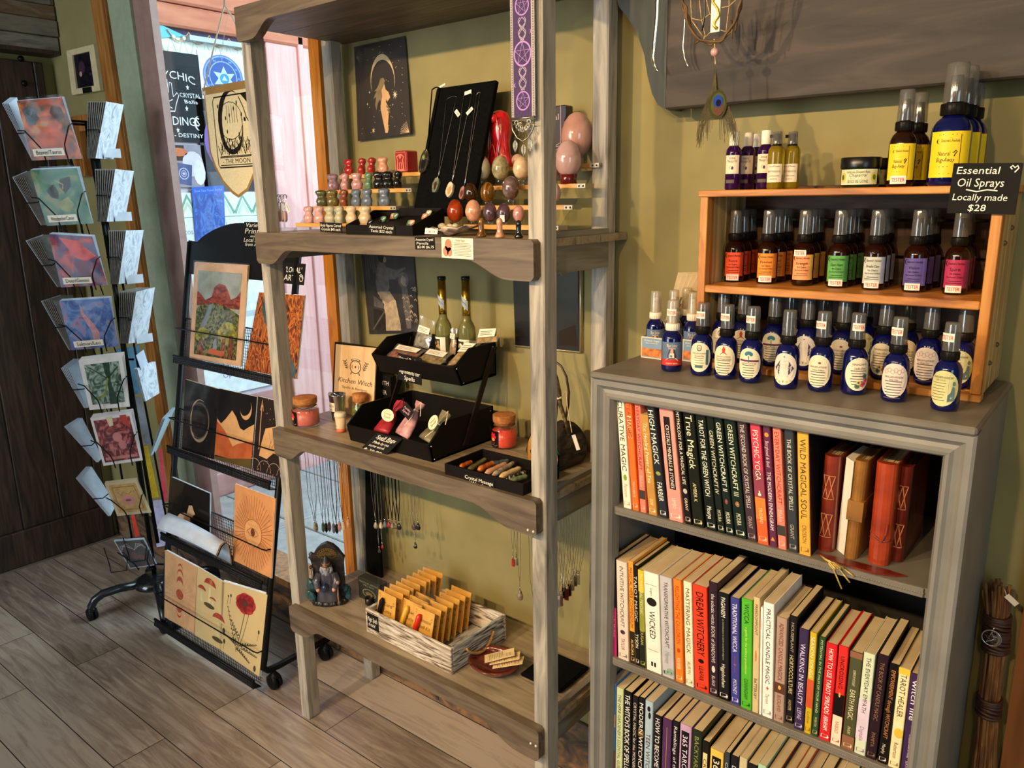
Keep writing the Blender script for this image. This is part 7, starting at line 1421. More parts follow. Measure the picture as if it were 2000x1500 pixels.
# cobalt bottles: front row on the bookcase top, second row inside the crate
def oval(art,base_i=0):
    def f(b,F,r,h):
        cy = h*.27; ra,rb = r*1.12,h*.205; b.disc(0,cy,ra,rb,F,0,26,.0003,4); art(b,F,r,h,cy,ra,rb)
    return f
def lines(b,F,cy0,n,w,mi,dy=.0042,lift=.0007):
    for i in range(n): b.patch(-w*(.5-.05*(i % 3)),cy0-dy*i,w*(.5-.04*((i+1) % 3)),cy0-dy*i+.0012,F,mi,4,1,lift)
def a_owl(b,F,r,h,cy,ra,rb): b.disc(0,cy+rb*.62,r*.24,rb*.22,F,1,12,.0006,2,inner=.8); b.disc(0,cy+rb*.55,r*.12,rb*.12,F,1,8,.0006,1,inner=.7); b.text('HEALING EARTH APOTHECARY',r*1.3,.0024,F,1,0,cy+rb*.26,lift=.0007); b.text('The Genie Mist',r*.9,.0034,F,1,0,cy+rb*.08,lift=.0007); lines(b,F,cy-rb*.08,4,r*.9,3); b.patch(-r*.35,cy-rb*.72,r*.35,cy-rb*.56,F,2,4,1,.0007); b.patch(r*.62,cy-rb*.5,r*.86,cy+rb*.5,F,2,3,1,.0006)
def a_flame(b,F,r,h,cy,ra,rb): b.add([F(a,c,.0007) for a,c in [(-r*.34,cy+rb*.36),(r*.34,cy+rb*.36),(r*.1,cy+rb*.56),(r*.16,cy+rb*.74),(.0,cy+rb*.95),(-r*.14,cy+rb*.72),(-r*.08,cy+rb*.54)]],[(0,1,2,3,4,5,6)],2); b.text('HEALING EARTH APOTHECARY',r*1.3,.0024,F,1,0,cy+rb*.24,lift=.0007); b.text('Mercury Retrograde Oil Spray',r*1.4,.003,F,1,0,cy+rb*.10,lift=.0007); lines(b,F,cy-rb*.04,7,r*1.3,1)
def a_lotus(b,F,r,h,cy,ra,rb):
    for k in range(5): a = pi*(.15+.7*k/4); b.disc(r*.22*cos(a),cy+rb*.55+rb*.14*sin(a),r*.16,rb*.13,F,2,10,.0007,1,rot=a)
    b.patch(-r*.9,cy+rb*.12,r*.9,cy+rb*.24,F,3,8,1,.0006); b.line([(0,cy+rb*.5),(.0005,cy+rb*.05)],.0012,F,2,.0007); b.text('HEALING EARTH APOTHECARY',r*1.3,.0024,F,1,0,cy-rb*.0,lift=.0007); lines(b,F,cy-rb*.14,6,r*1.1,1)
def a_diam(b,F,r,h,cy,ra,rb):
    b.add([F(a,c,.0006) for a,c in [(0,cy-rb*.85),(r*.42,cy-rb*.35),(r*.85,cy+rb*.05),(r*.42,cy+rb*.45),(0,cy+rb*.82),(-r*.42,cy+rb*.45),(-r*.85,cy+rb*.05),(-r*.42,cy-rb*.35)]],[(0,1,2,3,4,5,6,7)],2)
    b.text('Love',r*.35,.0034,F,0,0,cy+rb*.5,lift=.0009); b.text('Bliss Away',r*.8,.0038,F,0,0,cy+rb*.3,lift=.0009); b.text('Essential Oil Spray',r*1.0,.003,F,0,0,cy+rb*.12,lift=.0009); lines(b,F,cy-rb*.05,5,r*.9,0,lift=.0009)
    for k in range(5): b.disc(-r*.6+r*.3*k,cy-rb*.72-(.002 if k % 2 else 0),r*.1,rb*.06,F,3,8,.0007)
def a_plain(b,F,r,h,cy,ra,rb): b.line([(-r*.9,cy+rb*.55),(r*.8,cy+rb*.48),(r*.9,cy-rb*.4)],.0004,F,1,.0007); b.disc(.002,cy+rb*.52,.0022,.0018,F,2,8,.0008); b.text('HEALING EARTH APOTHECARY',r*1.4,.003,F,1,0,cy+rb*.26,lift=.0007); b.text('Goddess Wellness',r*1.0,.003,F,1,0,cy+rb*.08,lift=.0007); lines(b,F,cy-rb*.08,6,r*1.3,1)
def a_rose(b,F,r,h,cy,ra,rb):
    b.text('HEALING EARTH',r*1.1,.003,F,1,0,cy+rb*.6,lift=.0007); b.text('Candle & Rose',r*.9,.0034,F,1,.001,cy+rb*.36,lift=.0007); lines(b,F,cy+rb*.18,6,r*1.3,1)
    for a,c,m in ((.62,-.35,2),(.30,-.62,2),(-.1,-.72,3),(.5,-.12,3),(.0,-.5,4),(.45,-.55,2)): b.disc(r*a,cy+rb*c,r*.2,rb*.15,F,m,10,.0007+.0001*m); b.disc(r*a,cy+rb*c,r*.09,rb*.07,F,1 if m != 2 else 5,8,.0012)
def a_lace(b,F,r,h,cy,ra,rb):
    for k in range(6): b.disc(-r*.6+r*.24*k,cy+rb*(.5+.1*(k % 2)),r*.15,rb*.14,F,2,12,.0006,1,inner=.75)
    b.text('HEALING EARTH APOTHECARY',r*1.4,.003,F,1,0,cy+rb*.2,lift=.0007); b.text('Reiki Oils',r*.6,.003,F,1,0,cy+rb*.04,lift=.0007); lines(b,F,cy-rb*.08,7,r*1.3,1)
def a_stat(b,F,r,h,cy,ra,rb):
    b.patch(r*.32,cy-rb*.86,r*.36,cy+rb*.86,F,4,1,1,.0007)
    b.add([F(a,c,.0008) for a,c in [(r*.38,cy-rb*.72),(r*.88,cy-rb*.66),(r*.84,cy-rb*.3),(r*.8,cy+rb*.1),(r*.66,cy+rb*.16),(r*.56,cy-.2*rb),(r*.38,cy-rb*.35)]],[(0,1,2,3,4,5,6)],2); b.disc(r*.73,cy+rb*.30,r*.10,rb*.13,F,2,10,.0008); b.text('HEALING EARTH APOTHECARY',r*1.4,.003,F,1,-.001,cy+rb*.62,lift=.0008); b.text('NIRVANA',r*.7,.003,F,3,-r*.2,cy+rb*.46,lift=.0008)
    for i in range(7): b.patch(-r*.75,cy+rb*(.28-.16*i),r*(.2-.06*(i % 3)),cy+rb*(.31-.16*i),F,1,3,1,.0007)
IVY = mat('#ead9b6',.5,var=.04); INKG = mat('#5a5248',.7,var=0); ARTS = {
 'owl': (a_owl,[IVY,INKG,mat('#3f6468',.5),mat('#9a8a68',.6)],'teal striped ivory'),'flame': (a_flame,[IVY,INKG,mat('#d0421c',.5)],'ivory with a red flame'),'lotus': (a_lotus,[IVY,INKG,mat('#3a7a80',.5),mat('#6a2c4c',.5)],'teal flower and plum stripe'),
 'diam': (a_diam,[mat('#e8d8c4',.5),INKG,mat('#4a4258',.5),mat('#c9b84a',.5)],'slate diamond'),'plain': (a_plain,[IVY,INKG,mat('#b0342c',.5)],'plain ivory'),'rose': (a_rose,[IVY,INKG,mat('#d8606a',.5),mat('#3f7468',.5),mat('#d8c070',.5),mat('#b03848',.5)],'red rose'),'lace': (a_lace,[mat('#e6d2c0',.5),INKG,mat('#b8a49a',.6)],'pink lace'),'stat': (a_stat,[mat('#cfc98a',.5),INKG,mat('#5f7672',.5),mat('#a8a064',.6),IVY],'green seated statue')}
order = [('owl',1369,736),('flame',1416,743),('lotus',1465,750),('diam',1534,762),('plain',1600,767),('rose',1665,773),('lace',1744,787),('stat',1843,805)]
for i,(k,px,py) in enumerate(order):
    q = at(px,py,2,BZ); y = min(q.y+.0175,1.286); x = at(px,py,1,y).x; fn,ms,nm = ARTS[k]
    spray('cobalt spray bottle, %s label, front row on bookcase' % nm,x,y,BZ,.127,.0187,'cobalt',oval(fn),ms,None if k == 'diam' else 'cap','cobalt spray bottles on the bookcase',turn=atan2(-y,-x)+(.35 if k in ('rose',) else -.12 if k == 'lace' else -.25))
back = [('owl',1404),('flame',1452),('lotus',1512),('diam',1577),('plain',1648),('rose',1730),('lace',1819),('stat',1893)]
for i,(k,px) in enumerate(back):
    y = 1.349; x = at(px,640,1,y).x; x = min(max(x,CX0+.035),CX1-.039); fn,ms,nm = ARTS[k]
    spray('cobalt spray bottle, %s label, second row in crate' % nm,x,y,BZ+.0115,.127,.0187,'cobalt',oval(fn),ms,None,'cobalt spray bottles inside the crate',turn=atan2(-y,-x)-.2)
for i,px in enumerate((1440,1545,1612,1690,1775)):
    y = 1.40+.03*(i % 2); x = at(px,620,1,y).x; fn,ms,nm = ARTS[back[(i*2+1) % 8][0]]
    spray('cobalt spray bottle, %s label, dark third crate row' % nm,x,y,BZ+.0115,.127,.0187,'cobalt',oval(fn),ms,None,'cobalt spray bottles at the back of the crate')
# white pump bottles with painted labels, and the little card boxes they stand in
def a_blue(b,F,r,h):
    w = r*2.2; b.patch(-w/2,h*.10,w/2,h*.43,F,0,12,1); b.patch(-w/2,h*.10,w/2,h*.19,F,2,12,1,.0005); b.text('Blue Lotus',w*.42,h*.045,F,1,0,h*.385,lift=.0008); b.text('Sedona',w*.3,h*.03,F,1,0,h*.345,lift=.0008)
    b.add([F(a*w,c*h,.0008) for a,c in [(-.28,.165),(.28,.165),(.2,.20),(.1,.215),(.09,.27),(.0,.30),(-.09,.27),(-.1,.215),(-.2,.20)]],[tuple(range(9))],1); b.disc(0,h*.305,w*.06,h*.035,F,3,10,.0009); b.add([F(a*w,c*h,.0007) for a,c in [(-.1,.34),(.1,.34),(.2,.22),(.12,.2),(-.12,.2),(-.2,.22)]],[tuple(range(6))],4); b.text('organic spray',w*.5,h*.022,F,1,0,h*.135,lift=.0008); b.disc(-.001,h*.235,.002,.002,F,5,8,.001)
BLM = [mat('#5f7088',.5,var=.1,scale=40),mat('#e8d8c8',.5),mat('#c23422',.5),mat('#d8a888',.5),mat('#4a2a20',.5),mat('#4a8a4a',.5)]
q = at(1311,728,2,BZ); y = q.y+.0175; spray('cobalt bottle with white pump and red painted label standing in front of the card boxes',at(1311,728,1,y).x,y,BZ,.127,.0187,'white',a_blue,BLM,'cap','white pump cobalt bottles beside the crate')
for i,(px,y,z0) in enumerate(((1280,1.345,.012),(1315,1.375,.012),(1340,1.415,.012),(1353,1.362,.012))):
    x = at(px,640,1,y).x; x = min(x,CX0-.022) if i > 1 else x
    spray('cobalt bottle with white pump standing in a card box, %s from the wall end' % ('nearest the rack and furthest','second','third','hard by the crate and fourth')[i],x,y,BZ+z0*0+.002,.127,.0175,'white',a_blue,BLM,None,'white pump cobalt bottles in the card boxes')
BOXC = mat('#dcc9a0',.6); SKY_ = mat('#7a92a8',.6); FIELD = ramp_mat('orange_flower_field',[(.35,'#7a5a2c'),(.5,'#d86a1c'),(.65,'#f09030'),(.8,'#c8501c')],scale=(60,60,60),noise=1.4,rough=.6)
for i,(px0,px1,y,lab) in enumerate(((1252,1296,1.325,'card display box with an orange flower field, nearer the rack'),(1333,1352,1.340,'card display box with an orange flower field, half behind the ivory label bottle'))):
    x0,x1 = at(px0,690,1,y).x,at(px1,690,1,y).x; x1 = min(max(x1,x0+.036),CX0-.003) if i else x0+.046
    t = thing('card_display_box',lab,'box',((x0+x1)/2,y,BZ),group='card boxes of white pump bottles'); h = .042
    b = B().box((x0,y,BZ+.0003),(x1,y+.0012,BZ+h)).box((x0,y+.0012,BZ+.0003),(x0+.0012,y+.055,BZ+h)).box((x1-.0012,y+.0012,BZ+.0003),(x1,y+.055,BZ+h)).box((x0+.0012,y+.0540,BZ+.0003),(x1-.0012,y+.0552,BZ+h*1.5)).box((x0+.0012,y+.0012,BZ+.0003),(x1-.0012,y+.054,BZ+.0015)); b.make('box',BOXC,t)
    F = frame(((x0+x1)/2,y,BZ),X3,Z3); w = x1-x0; b = B().patch(-w*.46,h*.06,w*.48,h*.95,F,0); b.patch(-w*.46,h*.1,w*.48,h*.48,F,1,1,1,.0005); b.text('All Natural - Organic',w*.72,h*.08,F,2,0,h*.84); b.text('Spray essential oils',w*.55,h*.06,F,2,0,h*.73); b.make('printed_front',[SKY_,FIELD,mat('#efe6d4',.6)],t)
# folded flyers in a rack behind them
t = thing('flyer_holder','small card holder of folded flyers with orange edges beside the crate','flyers',(at(1345,575,1,1.44).x,1.45,BZ)); FX = at(1345,575,1,1.44).x
for i in range(5):
    x = FX-.012+.005*i; o = Vector((x,1.435+.004*i,BZ+.09)); F = frame(o,Vector((.35,.3,0)),Vector((.25+.06*i,0,1))); b = B().slab(F,.05,.14,.0008); b.patch(-.022,-.03,.022,.02,F,1,lift=.0012); b.make('flyer',[mat('#d8c49c',.6),FIELD if i % 2 else mat('#5a6a48',.6)],t)
B().rbox((FX-.03,1.42,BZ+.0004),(FX+.03,1.47,BZ+.03),.002).make('holder',ACRY,t)
# ---------------------------------------------------------------- on top of the crate
def round_bottle(label,px,y,h,r,glass,fill,capf,lab,lmats,group,z=CZT):
    x = at(px,330,1,y).x; t = thing('oil_bottle',label,'bottle',(x,y,z),group=group)
    B().lathe([(r*.9,.0003),(r,.003),(r,h*.64),(r*.93,h*.70),(r*.7,h*.745),(r*.5,h*.765),(r*.48,h*.80)],(x,y,z),22).make('body',glass,t)
    capf(t,x,y,z,h,r); F = around((x,y,z),r+.0004,atan2(-y,-x)-.2); b = B(); lab(b,F,r,h); b.make('label',lmats,t); return t
def flipcap(t,x,y,z,h,r): B().lathe([(r*.62,h*.765),(r*.64,h*.775),(r*.64,h*.99),(r*.60,h)],(x,y,z),20).make('flip_cap',PUMPW,t)
def pumpcap(t,x,y,z,h,r):
    B().lathe([(r*.60,h*.70),(r*.62,h*.71),(r*.60,h*.78),(r*.5,h*.785),(r*.28,h*.80),(r*.28,h*.9)],(x,y,z),18).make('collar',PUMPB,t); b = B().lathe([(r*.34,h*.86),(r*.36,h*.96),(r*.3,h*.97)],(x,y,z),16); b.box((x-r*.9,y-r*.16,z+h*.90),(x,y+r*.16,z+h*.955)); b.make('pump_head',PUMPB,t); B().lathe([(r*.62,h*.785),(r*.56,h*.995),(r*.5,h)],(x,y,z),18,capb=False).make('clear_cap',CAPC,t)
def l_mass(b,F,r,h): w = r*1.9; b.patch(-w/2,h*.28,w/2,h*.60,F,0,10,1); b.text('Sensual',w*.42,h*.045,F,1,0,h*.555); b.text('Massage Oil',w*.62,h*.045,F,1,0,h*.50); b.moon(0,h*.39,r*.28,F,2,thin=.25,rot=pi,n=10); b.disc(.001,h*.38,r*.14,h*.03,F,3,8,.0007); b.patch(-w*.4,h*.30,w*.35,h*.306,F,1,4,1); b.patch(-w*.4,h*.12,w*.2,h*.18,F,1,4,1)
def l_mass2(b,F,r,h): w = r*2.0; b.patch(-w/2,h*.12,w/2,h*.44,F,0,10,1); b.text('Desert & Mountain',w*.66,h*.03,F,1,0,h*.40); b.text('BEAUTY MASSAGE OIL',w*.8,h*.035,F,1,0,h*.31); b.text('naturally blended',w*.6,h*.025,F,1,0,h*.235); b.text('made with love',w*.4,h*.025,F,1,0,h*.18)
LABP = mat('#e6d0b0',.5,var=.02); OILY = mat('#b99a1c',.05,var=0,trans=.7,ior=1.35,coat=.5)
MM = [LABP,INKG,mat('#d8963c',.5),mat('#4a2a5a',.5)]
h0 = at(1430,236,1,1.36).z-CZT
for px,y,l in ((1432,1.36,'purple massage oil bottle with white cap, nearest the feather'),(1459,1.40,'purple massage oil bottle with white cap, second from the feather'),(1478,1.44,'purple massage oil bottle mostly hidden between its neighbours'),(1494,1.372,'purple massage oil bottle with white cap beside the yellow oil')):
    round_bottle(l,px,y,.098,.0135,PURB,None,flipcap,l_mass,MM,'purple massage oil bottles on the crate')
for px,y,l in ((1515,1.335,'small bottle of yellow massage oil with black pump, in front'),(1545,1.358,'small bottle of yellow massage oil with black pump, behind the other')):
    round_bottle(l,px,y,.092,.0135,OILY,None,pumpcap,l_mass2,[LABP,INKG],'yellow massage oil bottles on the crate')
def balm(label,px,y):
    x = at(px,340,1,y).x; r = .0285; h = .046; t = thing('balm_jar',label,'jar',(x,y,CZT),group='black lidded balm jars on the crate')
    B().lathe([(r*.94,.0003),(r,.003),(r,h*.64)],(x,y,CZT),28).make('jar',mat('#12240f',.08,coat=.6),t); B().lathe([(r*1.03,h*.64),(r*1.04,h*.66),(r*1.04,h*.98),(r*1.0,h)],(x,y,CZT),28).make('lid',BLKG,t)
    F = around((x,y,CZT),r+.0004,atan2(-y,-x)-.1); b = B().patch(-r*1.1,h*.10,r*1.1,h*.60,F,0,14,1); b.text('Arizona Desert Rain',r*1.2,h*.085,F,1,0,h*.515); b.text('Chaparral',r*.9,h*.10,F,1,0,h*.405,shear=.3); b.text('BUGS BE GONE',r*1.05,h*.10,F,1,0,h*.205); b.patch(-r*.5,h*.30,r*.5,h*.312,F,1,6,1)
    for s in (1,-1): b.disc(s*r*.86,h*.34,r*.18,h*.16,F,2,14,.0006); b.disc(s*r*.86,h*.34,r*.10,h*.09,F,3,10,.0009)
    b.make('label',[mat('#cfc9a0',.5),mat('#2c3a1c',.6),mat('#c9b83a',.5),mat('#4a6a2c',.5)],t)
balm('black lidded green balm jar in front on the crate',1680,1.345); balm('black lidded balm jar mostly hidden behind the first',1704,1.42)
def bug(b,F,r,h):
    w = r*2.2; b.patch(-w/2,h*.07,w/2,h*.445,F,0,14,1); b.patch(w*.22,h*.10,w*.235,h*.42,F,1,2,1); b.patch(-w*.36,h*.415,w*.22,h*.42,F,1,6,1)
    b.moon(-w*.26,h*.365,r*.13,F,1,rot=pi); b.text("Desiree's Herbals",w*.40,h*.024,F,1,.0,h*.37); b.text('Natural',w*.26,h*.034,F,1,-w*.12,h*.265,shear=.2); b.text('Bug-Away',w*.40,h*.036,F,1,-w*.08,h*.215,shear=.2); b.patch(-w*.3,h*.155,w*.08,h*.16,F,1,4,1); b.line([(w*.08,h*.27),(w*.13,h*.29),(w*.16,h*.28),(w*.12,h*.26),(w*.10,h*.24)],.0012,F,1,.0007); b.patch(-w*.38,h*.10,w*.22,h*.104,F,1,6,1)
YEL = mat('#e8c61e',.45,var=.03); BUGM = [YEL,mat('#1c180a',.6)]
for px,y,l in ((1757,1.35,'amber spray bottle with yellow insect repellent label and tester sticker'),(1784,1.41,'amber spray bottle with yellow label behind the tester one')):
    spray(l,at(px,350,1,y).x,y,CZT,.142,.0195,'amber',bug,BUGM,'body' if px < 1770 else None,'amber spray bottles on top of the crate')
for i,(px,y,l) in enumerate(((1849,1.345,'big cobalt spray bottle with yellow label, in front'),(1868,1.395,'big cobalt spray bottle with yellow label, in the middle'),(1882,1.445,'big cobalt spray bottle with yellow label, at the back'))):
    spray(l,min(at(px,350,1,y).x,CX1-.03),y,CZT,.172,.0272,'cobalt',bug,BUGM,None,'big cobalt spray bottles on top of the crate')
o,u,v,w,h = from_px(((1862,319),(1998,318),(1850,416)),1,CYF-.006)
def heart(b,F,w,h): b.line([(.36*w,.38*h),(.33*w,.42*h),(.36*w,.45*h),(.395*w,.41*h),(.43*w,.45*h),(.45*w,.40*h),(.40*w,.32*h)],.0016,F,1); b.line([(-.26*w,-.02*h),(-.1*w,-.06*h),(.05*w,-.02*h),(.2*w,-.04*h)],.0016,F,1)
board_sign('chalk_sign','black chalk sign for essential oil sprays on the crate corner',o,u,v,w,h,.002,[('Essential',.62,.14,-.12,.36,.1),('Oil Sprays',.68,.16,-.06,.12,.1),('Locally made',.80,.13,-.04,-.17,.1),('$28',.26,.13,-.06,-.38,.1)],extra=heart)
# ================================================================ dark wooden sign board on the wall, dream catcher, broom
DKW = ramp_mat('dark_stained_board',[(.28,'#211c18'),(.5,'#352d27'),(.66,'#433931'),(.8,'#4c3628')],scale=(1.4,12,9),noise=2.6,detail=9,rough=.7,dist=1.4,bump=.15)
bs = thing('hanging_cabinet','dark stained wooden board with scrolled end piece fixed high on the wall','wall board',(-.45,1.46,1.66))
x0 = at(1305,200,1,1.44).x; zb = at(1305,215,1,1.44).z
B().rbox((x0,1.425,zb),(.6,1.452,2.3),.003).make('front_board',DKW,bs)
scr = [(1308,216),(1292,206),(1281,185),(1272,150),(1266,110),(1250,62),(1230,32),(1218,18),(1210,-6),(1206,-60),(1204,-140),(1320,-140),(1320,216)]
P = [at(p[0],p[1],1,1.47) for p in scr]; b = B(); b.prism([(p.x,p.z) for p in P][::-1],frame((0,1.495,0),X3,Z3),.04); b.make('scroll_end',ramp_mat('blue_grey_stain',[(.3,'#2c312f'),(.6,'#424843'),(.8,'#545750')],scale=(8,8,2),noise=2.5,detail=8,rough=.5,dist=1.2),bs,bevel=.002)
yD = 1.32; dc = thing('dream_catcher','willow hoop dream catcher with quartz bead and peacock feather hanging before the wall board','dream catcher',at(1397,75,1,yD))
WILL = ramp_mat('willow',[(.3,'#3d2a16'),(.55,'#5e4424'),(.8,'#7d6038')],scale=(30,30,30),noise=2,rough=.7,bump=.4); JUTE = mat('#b89a60',.8,var=.15,scale=200)
def D(px,py,dy=0.): return at(px,py,1,yD+dy)
hoop = [(1334,-120),(1330,-60),(1334,0),(1339,20),(1346,45),(1360,72),(1380,82),(1400,82),(1416,70),(1430,52),(1440,25),(1448,0),(1456,-60),(1452,-120),(1395,-165)]
b = B(); n = len(hoop)
def cr(P,t):
    i = int(t) % n; f = t-int(t); p0,p1,p2,p3 = P[i-1],P[i],P[(i+1) % n],P[(i+2) % n]
    return tuple(.5*((2*p1[k])+(-p0[k]+p2[k])*f+(2*p0[k]-5*p1[k]+4*p2[k]-p3[k])*f*f+(-p0[k]+3*p1[k]-3*p2[k]+p3[k])*f**3) for k in (0,1))
for off in (0,4,-3): b.tube([D(*(cr(hoop,t*n/60)[0]+off*sin(t*.7+off),cr(hoop,t*n/60)[1]+off*cos(t*.5)),.004*off*.2) for t in range(60)],.0022,6,closed=True)
for a_,c_ in (((1352,55),(1362,84)),((1405,84),(1432,58)),((1428,40),(1430,75)),((1436,60),(1452,-20)),((1340,40),(1336,10)),((1358,84),(1372,76))): b.tube([D(*a_),D(*c_)],[.002,.001],6)
b.make('hoop',WILL,dc)
b = B(); web = [((1349,0),(1351,40)),((1351,40),(1372,70)),((1366,0),(1370,38)),((1370,38),(1378,72)),((1380,0),(1386,27)),((1386,27),(1392,30)),((1410,15),(1404,5)),((1410,15),(1424,12)),((1424,0),(1424,12)),((1424,12),(1418,62)),((1424,12),(1437,0)),((1351,36),(1370,40)),((1378,72),(1396,55)),((1396,55),(1418,62)),((1404,5),(1398,-10)),((1386,27),(1370,40))]
for p,q in web: b.tube([D(*p),D(*q)],.0008,5)
b.tube([D(1395,76),D(1396,92),D(1397,120)],.0012,5).tube([D(1376,70),D(1374,80)],.001,5); b.make('web',JUTE,dc)
b = B().ball(D(1396,102),.0072,14); b.make('quartz_bead',ROSEQ,dc)
b = B().tube([D(1372,60),D(1374,45),D(1376,30),D(1376,0),D(1374,-20)],.0016,5); b.make('bead_chain',BLKG,dc)
F = frame(D(1398,30,-.003),X3,Z3); b = B().slab(F,.016,.052,.0012); b.make('tag',TAGM,dc)
b = B().tube([D(1396,-10,-.006),D(1392,4,-.006),D(1402,18,-.006),D(1404,30,-.006),D(1396,42,-.006),D(1394,50,-.006),D(1400,56,-.006)],[.0015,.002,.002,.002,.002,.0022,.003],7); b.make('gold_snake',mat('#d8b84a',.3,.8),dc)
# peacock feather with barbs
b = B(); b.tube([D(1397,118),D(1398,150),D(1400,190),D(1402,215)],[.0012,.001,.0008,.0005],5); b.make('quill',mat('#c9b48a',.5),dc)
b = B(); rr = random.Random(6)
for k in range(84):
    u = k/83; s = -1 if k % 2 else 1; sx,sy = 1397+5*u,124+84*u; wd = s*(8+38*min(1,u*1.6)*(1-.35*u)+rr.uniform(-3,3)); ln = 60+68*(1-u)+rr.uniform(0,26)
    P_ = [(sx,sy),(sx+wd*.22,sy+ln*.14),(sx+wd*.62,sy+ln*.38),(sx+wd*.92,sy+ln*.66),(sx+wd*1.02+rr.uniform(-3,3),sy+ln)]
    b.tube([D(x,y,.0015*s) for x,y in P_],[.0007,.0007,.0006,.0005,.0003],3,cap=False)
b.make('barbs',ramp_mat('peacock_barbs',[(.3,'#2f2712'),(.6,'#4f4620'),(.8,'#5e5a2c')],noise=6,rough=.5),dc)
F = frame(D(1402,200,-.002),X3,Z3); b = B(); q = at(1402,200,1,yD); s_ = (at(1412,200,1,yD).x-q.x)/10
def feye(a,c,ra,rb,mi,l): b.disc(a*s_,c*s_,ra*s_,rb*s_,F,mi,18,l)
feye(0,-4,18,26,0,.0); feye(1,-3,14,20,1,.0006); feye(2,-8,10,16,2,.001); feye(1,2,9.5,11,3,.0014); feye(2,-1,5,6,4,.0018)
b.make('eye',[mat('#3a3616',.9),mat('#44501f',.9),mat('#5c3a28',.9),mat('#1f3c8a',.9),mat('#171230',.9)],dc)
for px0,top,pts,w,l in ((1283,-20,[(1284,-20),(1282,30),(1277,80),(1274,112),(1278,128),(1284,138)],6.5,'shiny silver curved strip hanging beside the scrolled end'),(1338,40,[(1337,38),(1335,70),(1333,90),(1336,112),(1343,129)],2.2,'thin silver curved strip hanging beside the dream catcher hoop')):
    b = B(); y = 1.40
    L_ = [at(p[0]-w*.5,p[1],1,y) for p in pts]; R_ = [at(p[0]+w*.5,p[1],1,y-.002) for p in pts]; K = len(pts); vs = L_+R_+[p+Vector((0,.0008,0)) for p in L_]+[p+Vector((0,.0008,0)) for p in R_]
    b.add(vs,[(i,i+1,K+i+1,K+i) for i in range(K-1)]+[(2*K+i,3*K+i,3*K+i+1,2*K+i+1) for i in range(K-1)]+[(i,2*K+i,2*K+i+1,i+1) for i in range(K-1)]+[(K+i,K+i+1,3*K+i+1,3*K+i) for i in range(K-1)],0,True); b.tube([at(pts[0][0],pts[0][1]+1,1,y-.001),at(pts[0][0],-140,1,y)],.0006,4,1); tag(b.make('metal_strip',[mat('#e6e2d4',.12,1,var=0),mat('#8a8478',.6)]),l,'ornament')
# broom against the wall beside the bookcase
def W_(px,py,y=1.455): return at(px,py,1,y)
br = thing('besom_broom','upright bundle broom with leather wraps and a pentacle charm beside the bookcase','broom',W_(1935,2000))
TW = ramp_mat('dry_twigs',[(.3,'#3f2410'),(.5,'#6b4420'),(.7,'#8f6632')],scale=(60,60,8),noise=2,rough=.8,bump=.3)
b = B(); rr = random.Random(9)
for k in range(46):
    a = rr.uniform(0,2*pi); q = rr.random()**.5
    def pt(px,py,w): c = W_(px,py); s = (W_(px+w,py).x-c.x); return c+Vector((s*q*cos(a),s*q*sin(a)*.8,0))
    b.tube([pt(1950+rr.uniform(-3,3),1136+rr.uniform(0,22),30),pt(1948,1200,24),pt(1946,1240,23),pt(1942,1290,20),pt(1932,1370,21),pt(1927,1440,22),pt(1922,1510,26),pt(1908,1700,40),pt(1898,1900,60)],[.0022,.0028,.0028,.0028,.0028,.0028,.0028,.002,.0012],5)
b.make('twigs',TW,br)
for y0,y1,c0,c1,hw in ((1200,1266,1948,1944,26),(1362,1392,1933,1930,24)):
    b = B(); n = int((y1-y0)/5)
    for k in range(n+1): u = k/n; c = W_(c0+(c1-c0)*u,y0+(y1-y0)*u); s = W_(c0+hw,y0).x-W_(c0,y0).x; b.tube([c+Vector((s*1.03*cos(2*pi*j/20),s*.9*sin(2*pi*j/20),.003*sin(2*pi*j/20+k))) for j in range(20)],.0032,6,closed=True)
    b.make('leather_wrap',ramp_mat('wrap_leather',[(.3,'#28140c'),(.7,'#46281a')],noise=20,rough=.5),br)
c = W_(1940,1236); s = W_(1965,1236).x-c.x; F = frame(c+Vector((0,-s*1.05,0)),X3,Z3); rp = s*.78
b = B(); b.tube([F(rp*cos(2*pi*k/28),rp*sin(2*pi*k/28),.001) for k in range(28)],.0014,6,closed=True); b.tube([F(rp*.8*sin(4*pi*k/5),rp*.8*cos(4*pi*k/5),.001) for k in range(5)],.0010,6,closed=True); b.moon(rp*.15,0,rp*.9,F,0,thin=.3,lift=.0014); b.tube([F(0,rp,.001),F(.002,rp+.006,.002)],.001,5); b.make('pentacle_charm',SILV,br)
F = frame(W_(1976,1172,1.42),(1,0,-.75),(.75,0,1)); b = B().slab(F,.020,.0095,.0006); b.tube([F(-.010,0,.0008),F(-.018,.004,-.004)],.0007,4); b.make('price_tag',TAGM,br)
# ================================================================ black wheeled print rack leaning before the window
AO = Vector((0,1.185,.055)); AV = Vector((0,.262,1.31)).normalized(); AF = frame(AO,X3,AV); AN = X3.cross(AV)
def apx(px,py,lift=0.):
    q = hit(px,py,AO+AN*lift,AN)-AO; return q.x,q.dot(AV)
BLKM = mat('#141414',.35,var=.05); art = thing('print_rack','black metal print rack on casters leaning back in front of the window','rack',(-2.25,1.25,0))
aL,aR = apx(318,1190)[0]+.006,apx(513,1325)[0]
bT = (apx(384,470)[1]+apx(620,486)[1])/2; aC = (aL+aR)/2
b = B()
for a in (aL,aR):
    s = 1 if a == aR else -1
    b.tube([AF(a,bT,0),AF(a,.12,0),AF(a,.06,0),Vector((a,1.190,.088)),Vector((a,1.205,.072)),Vector((a,1.24,.068)),Vector((a,1.44,.068))],.0105,10)
b.make('side_frame',BLKM,art)
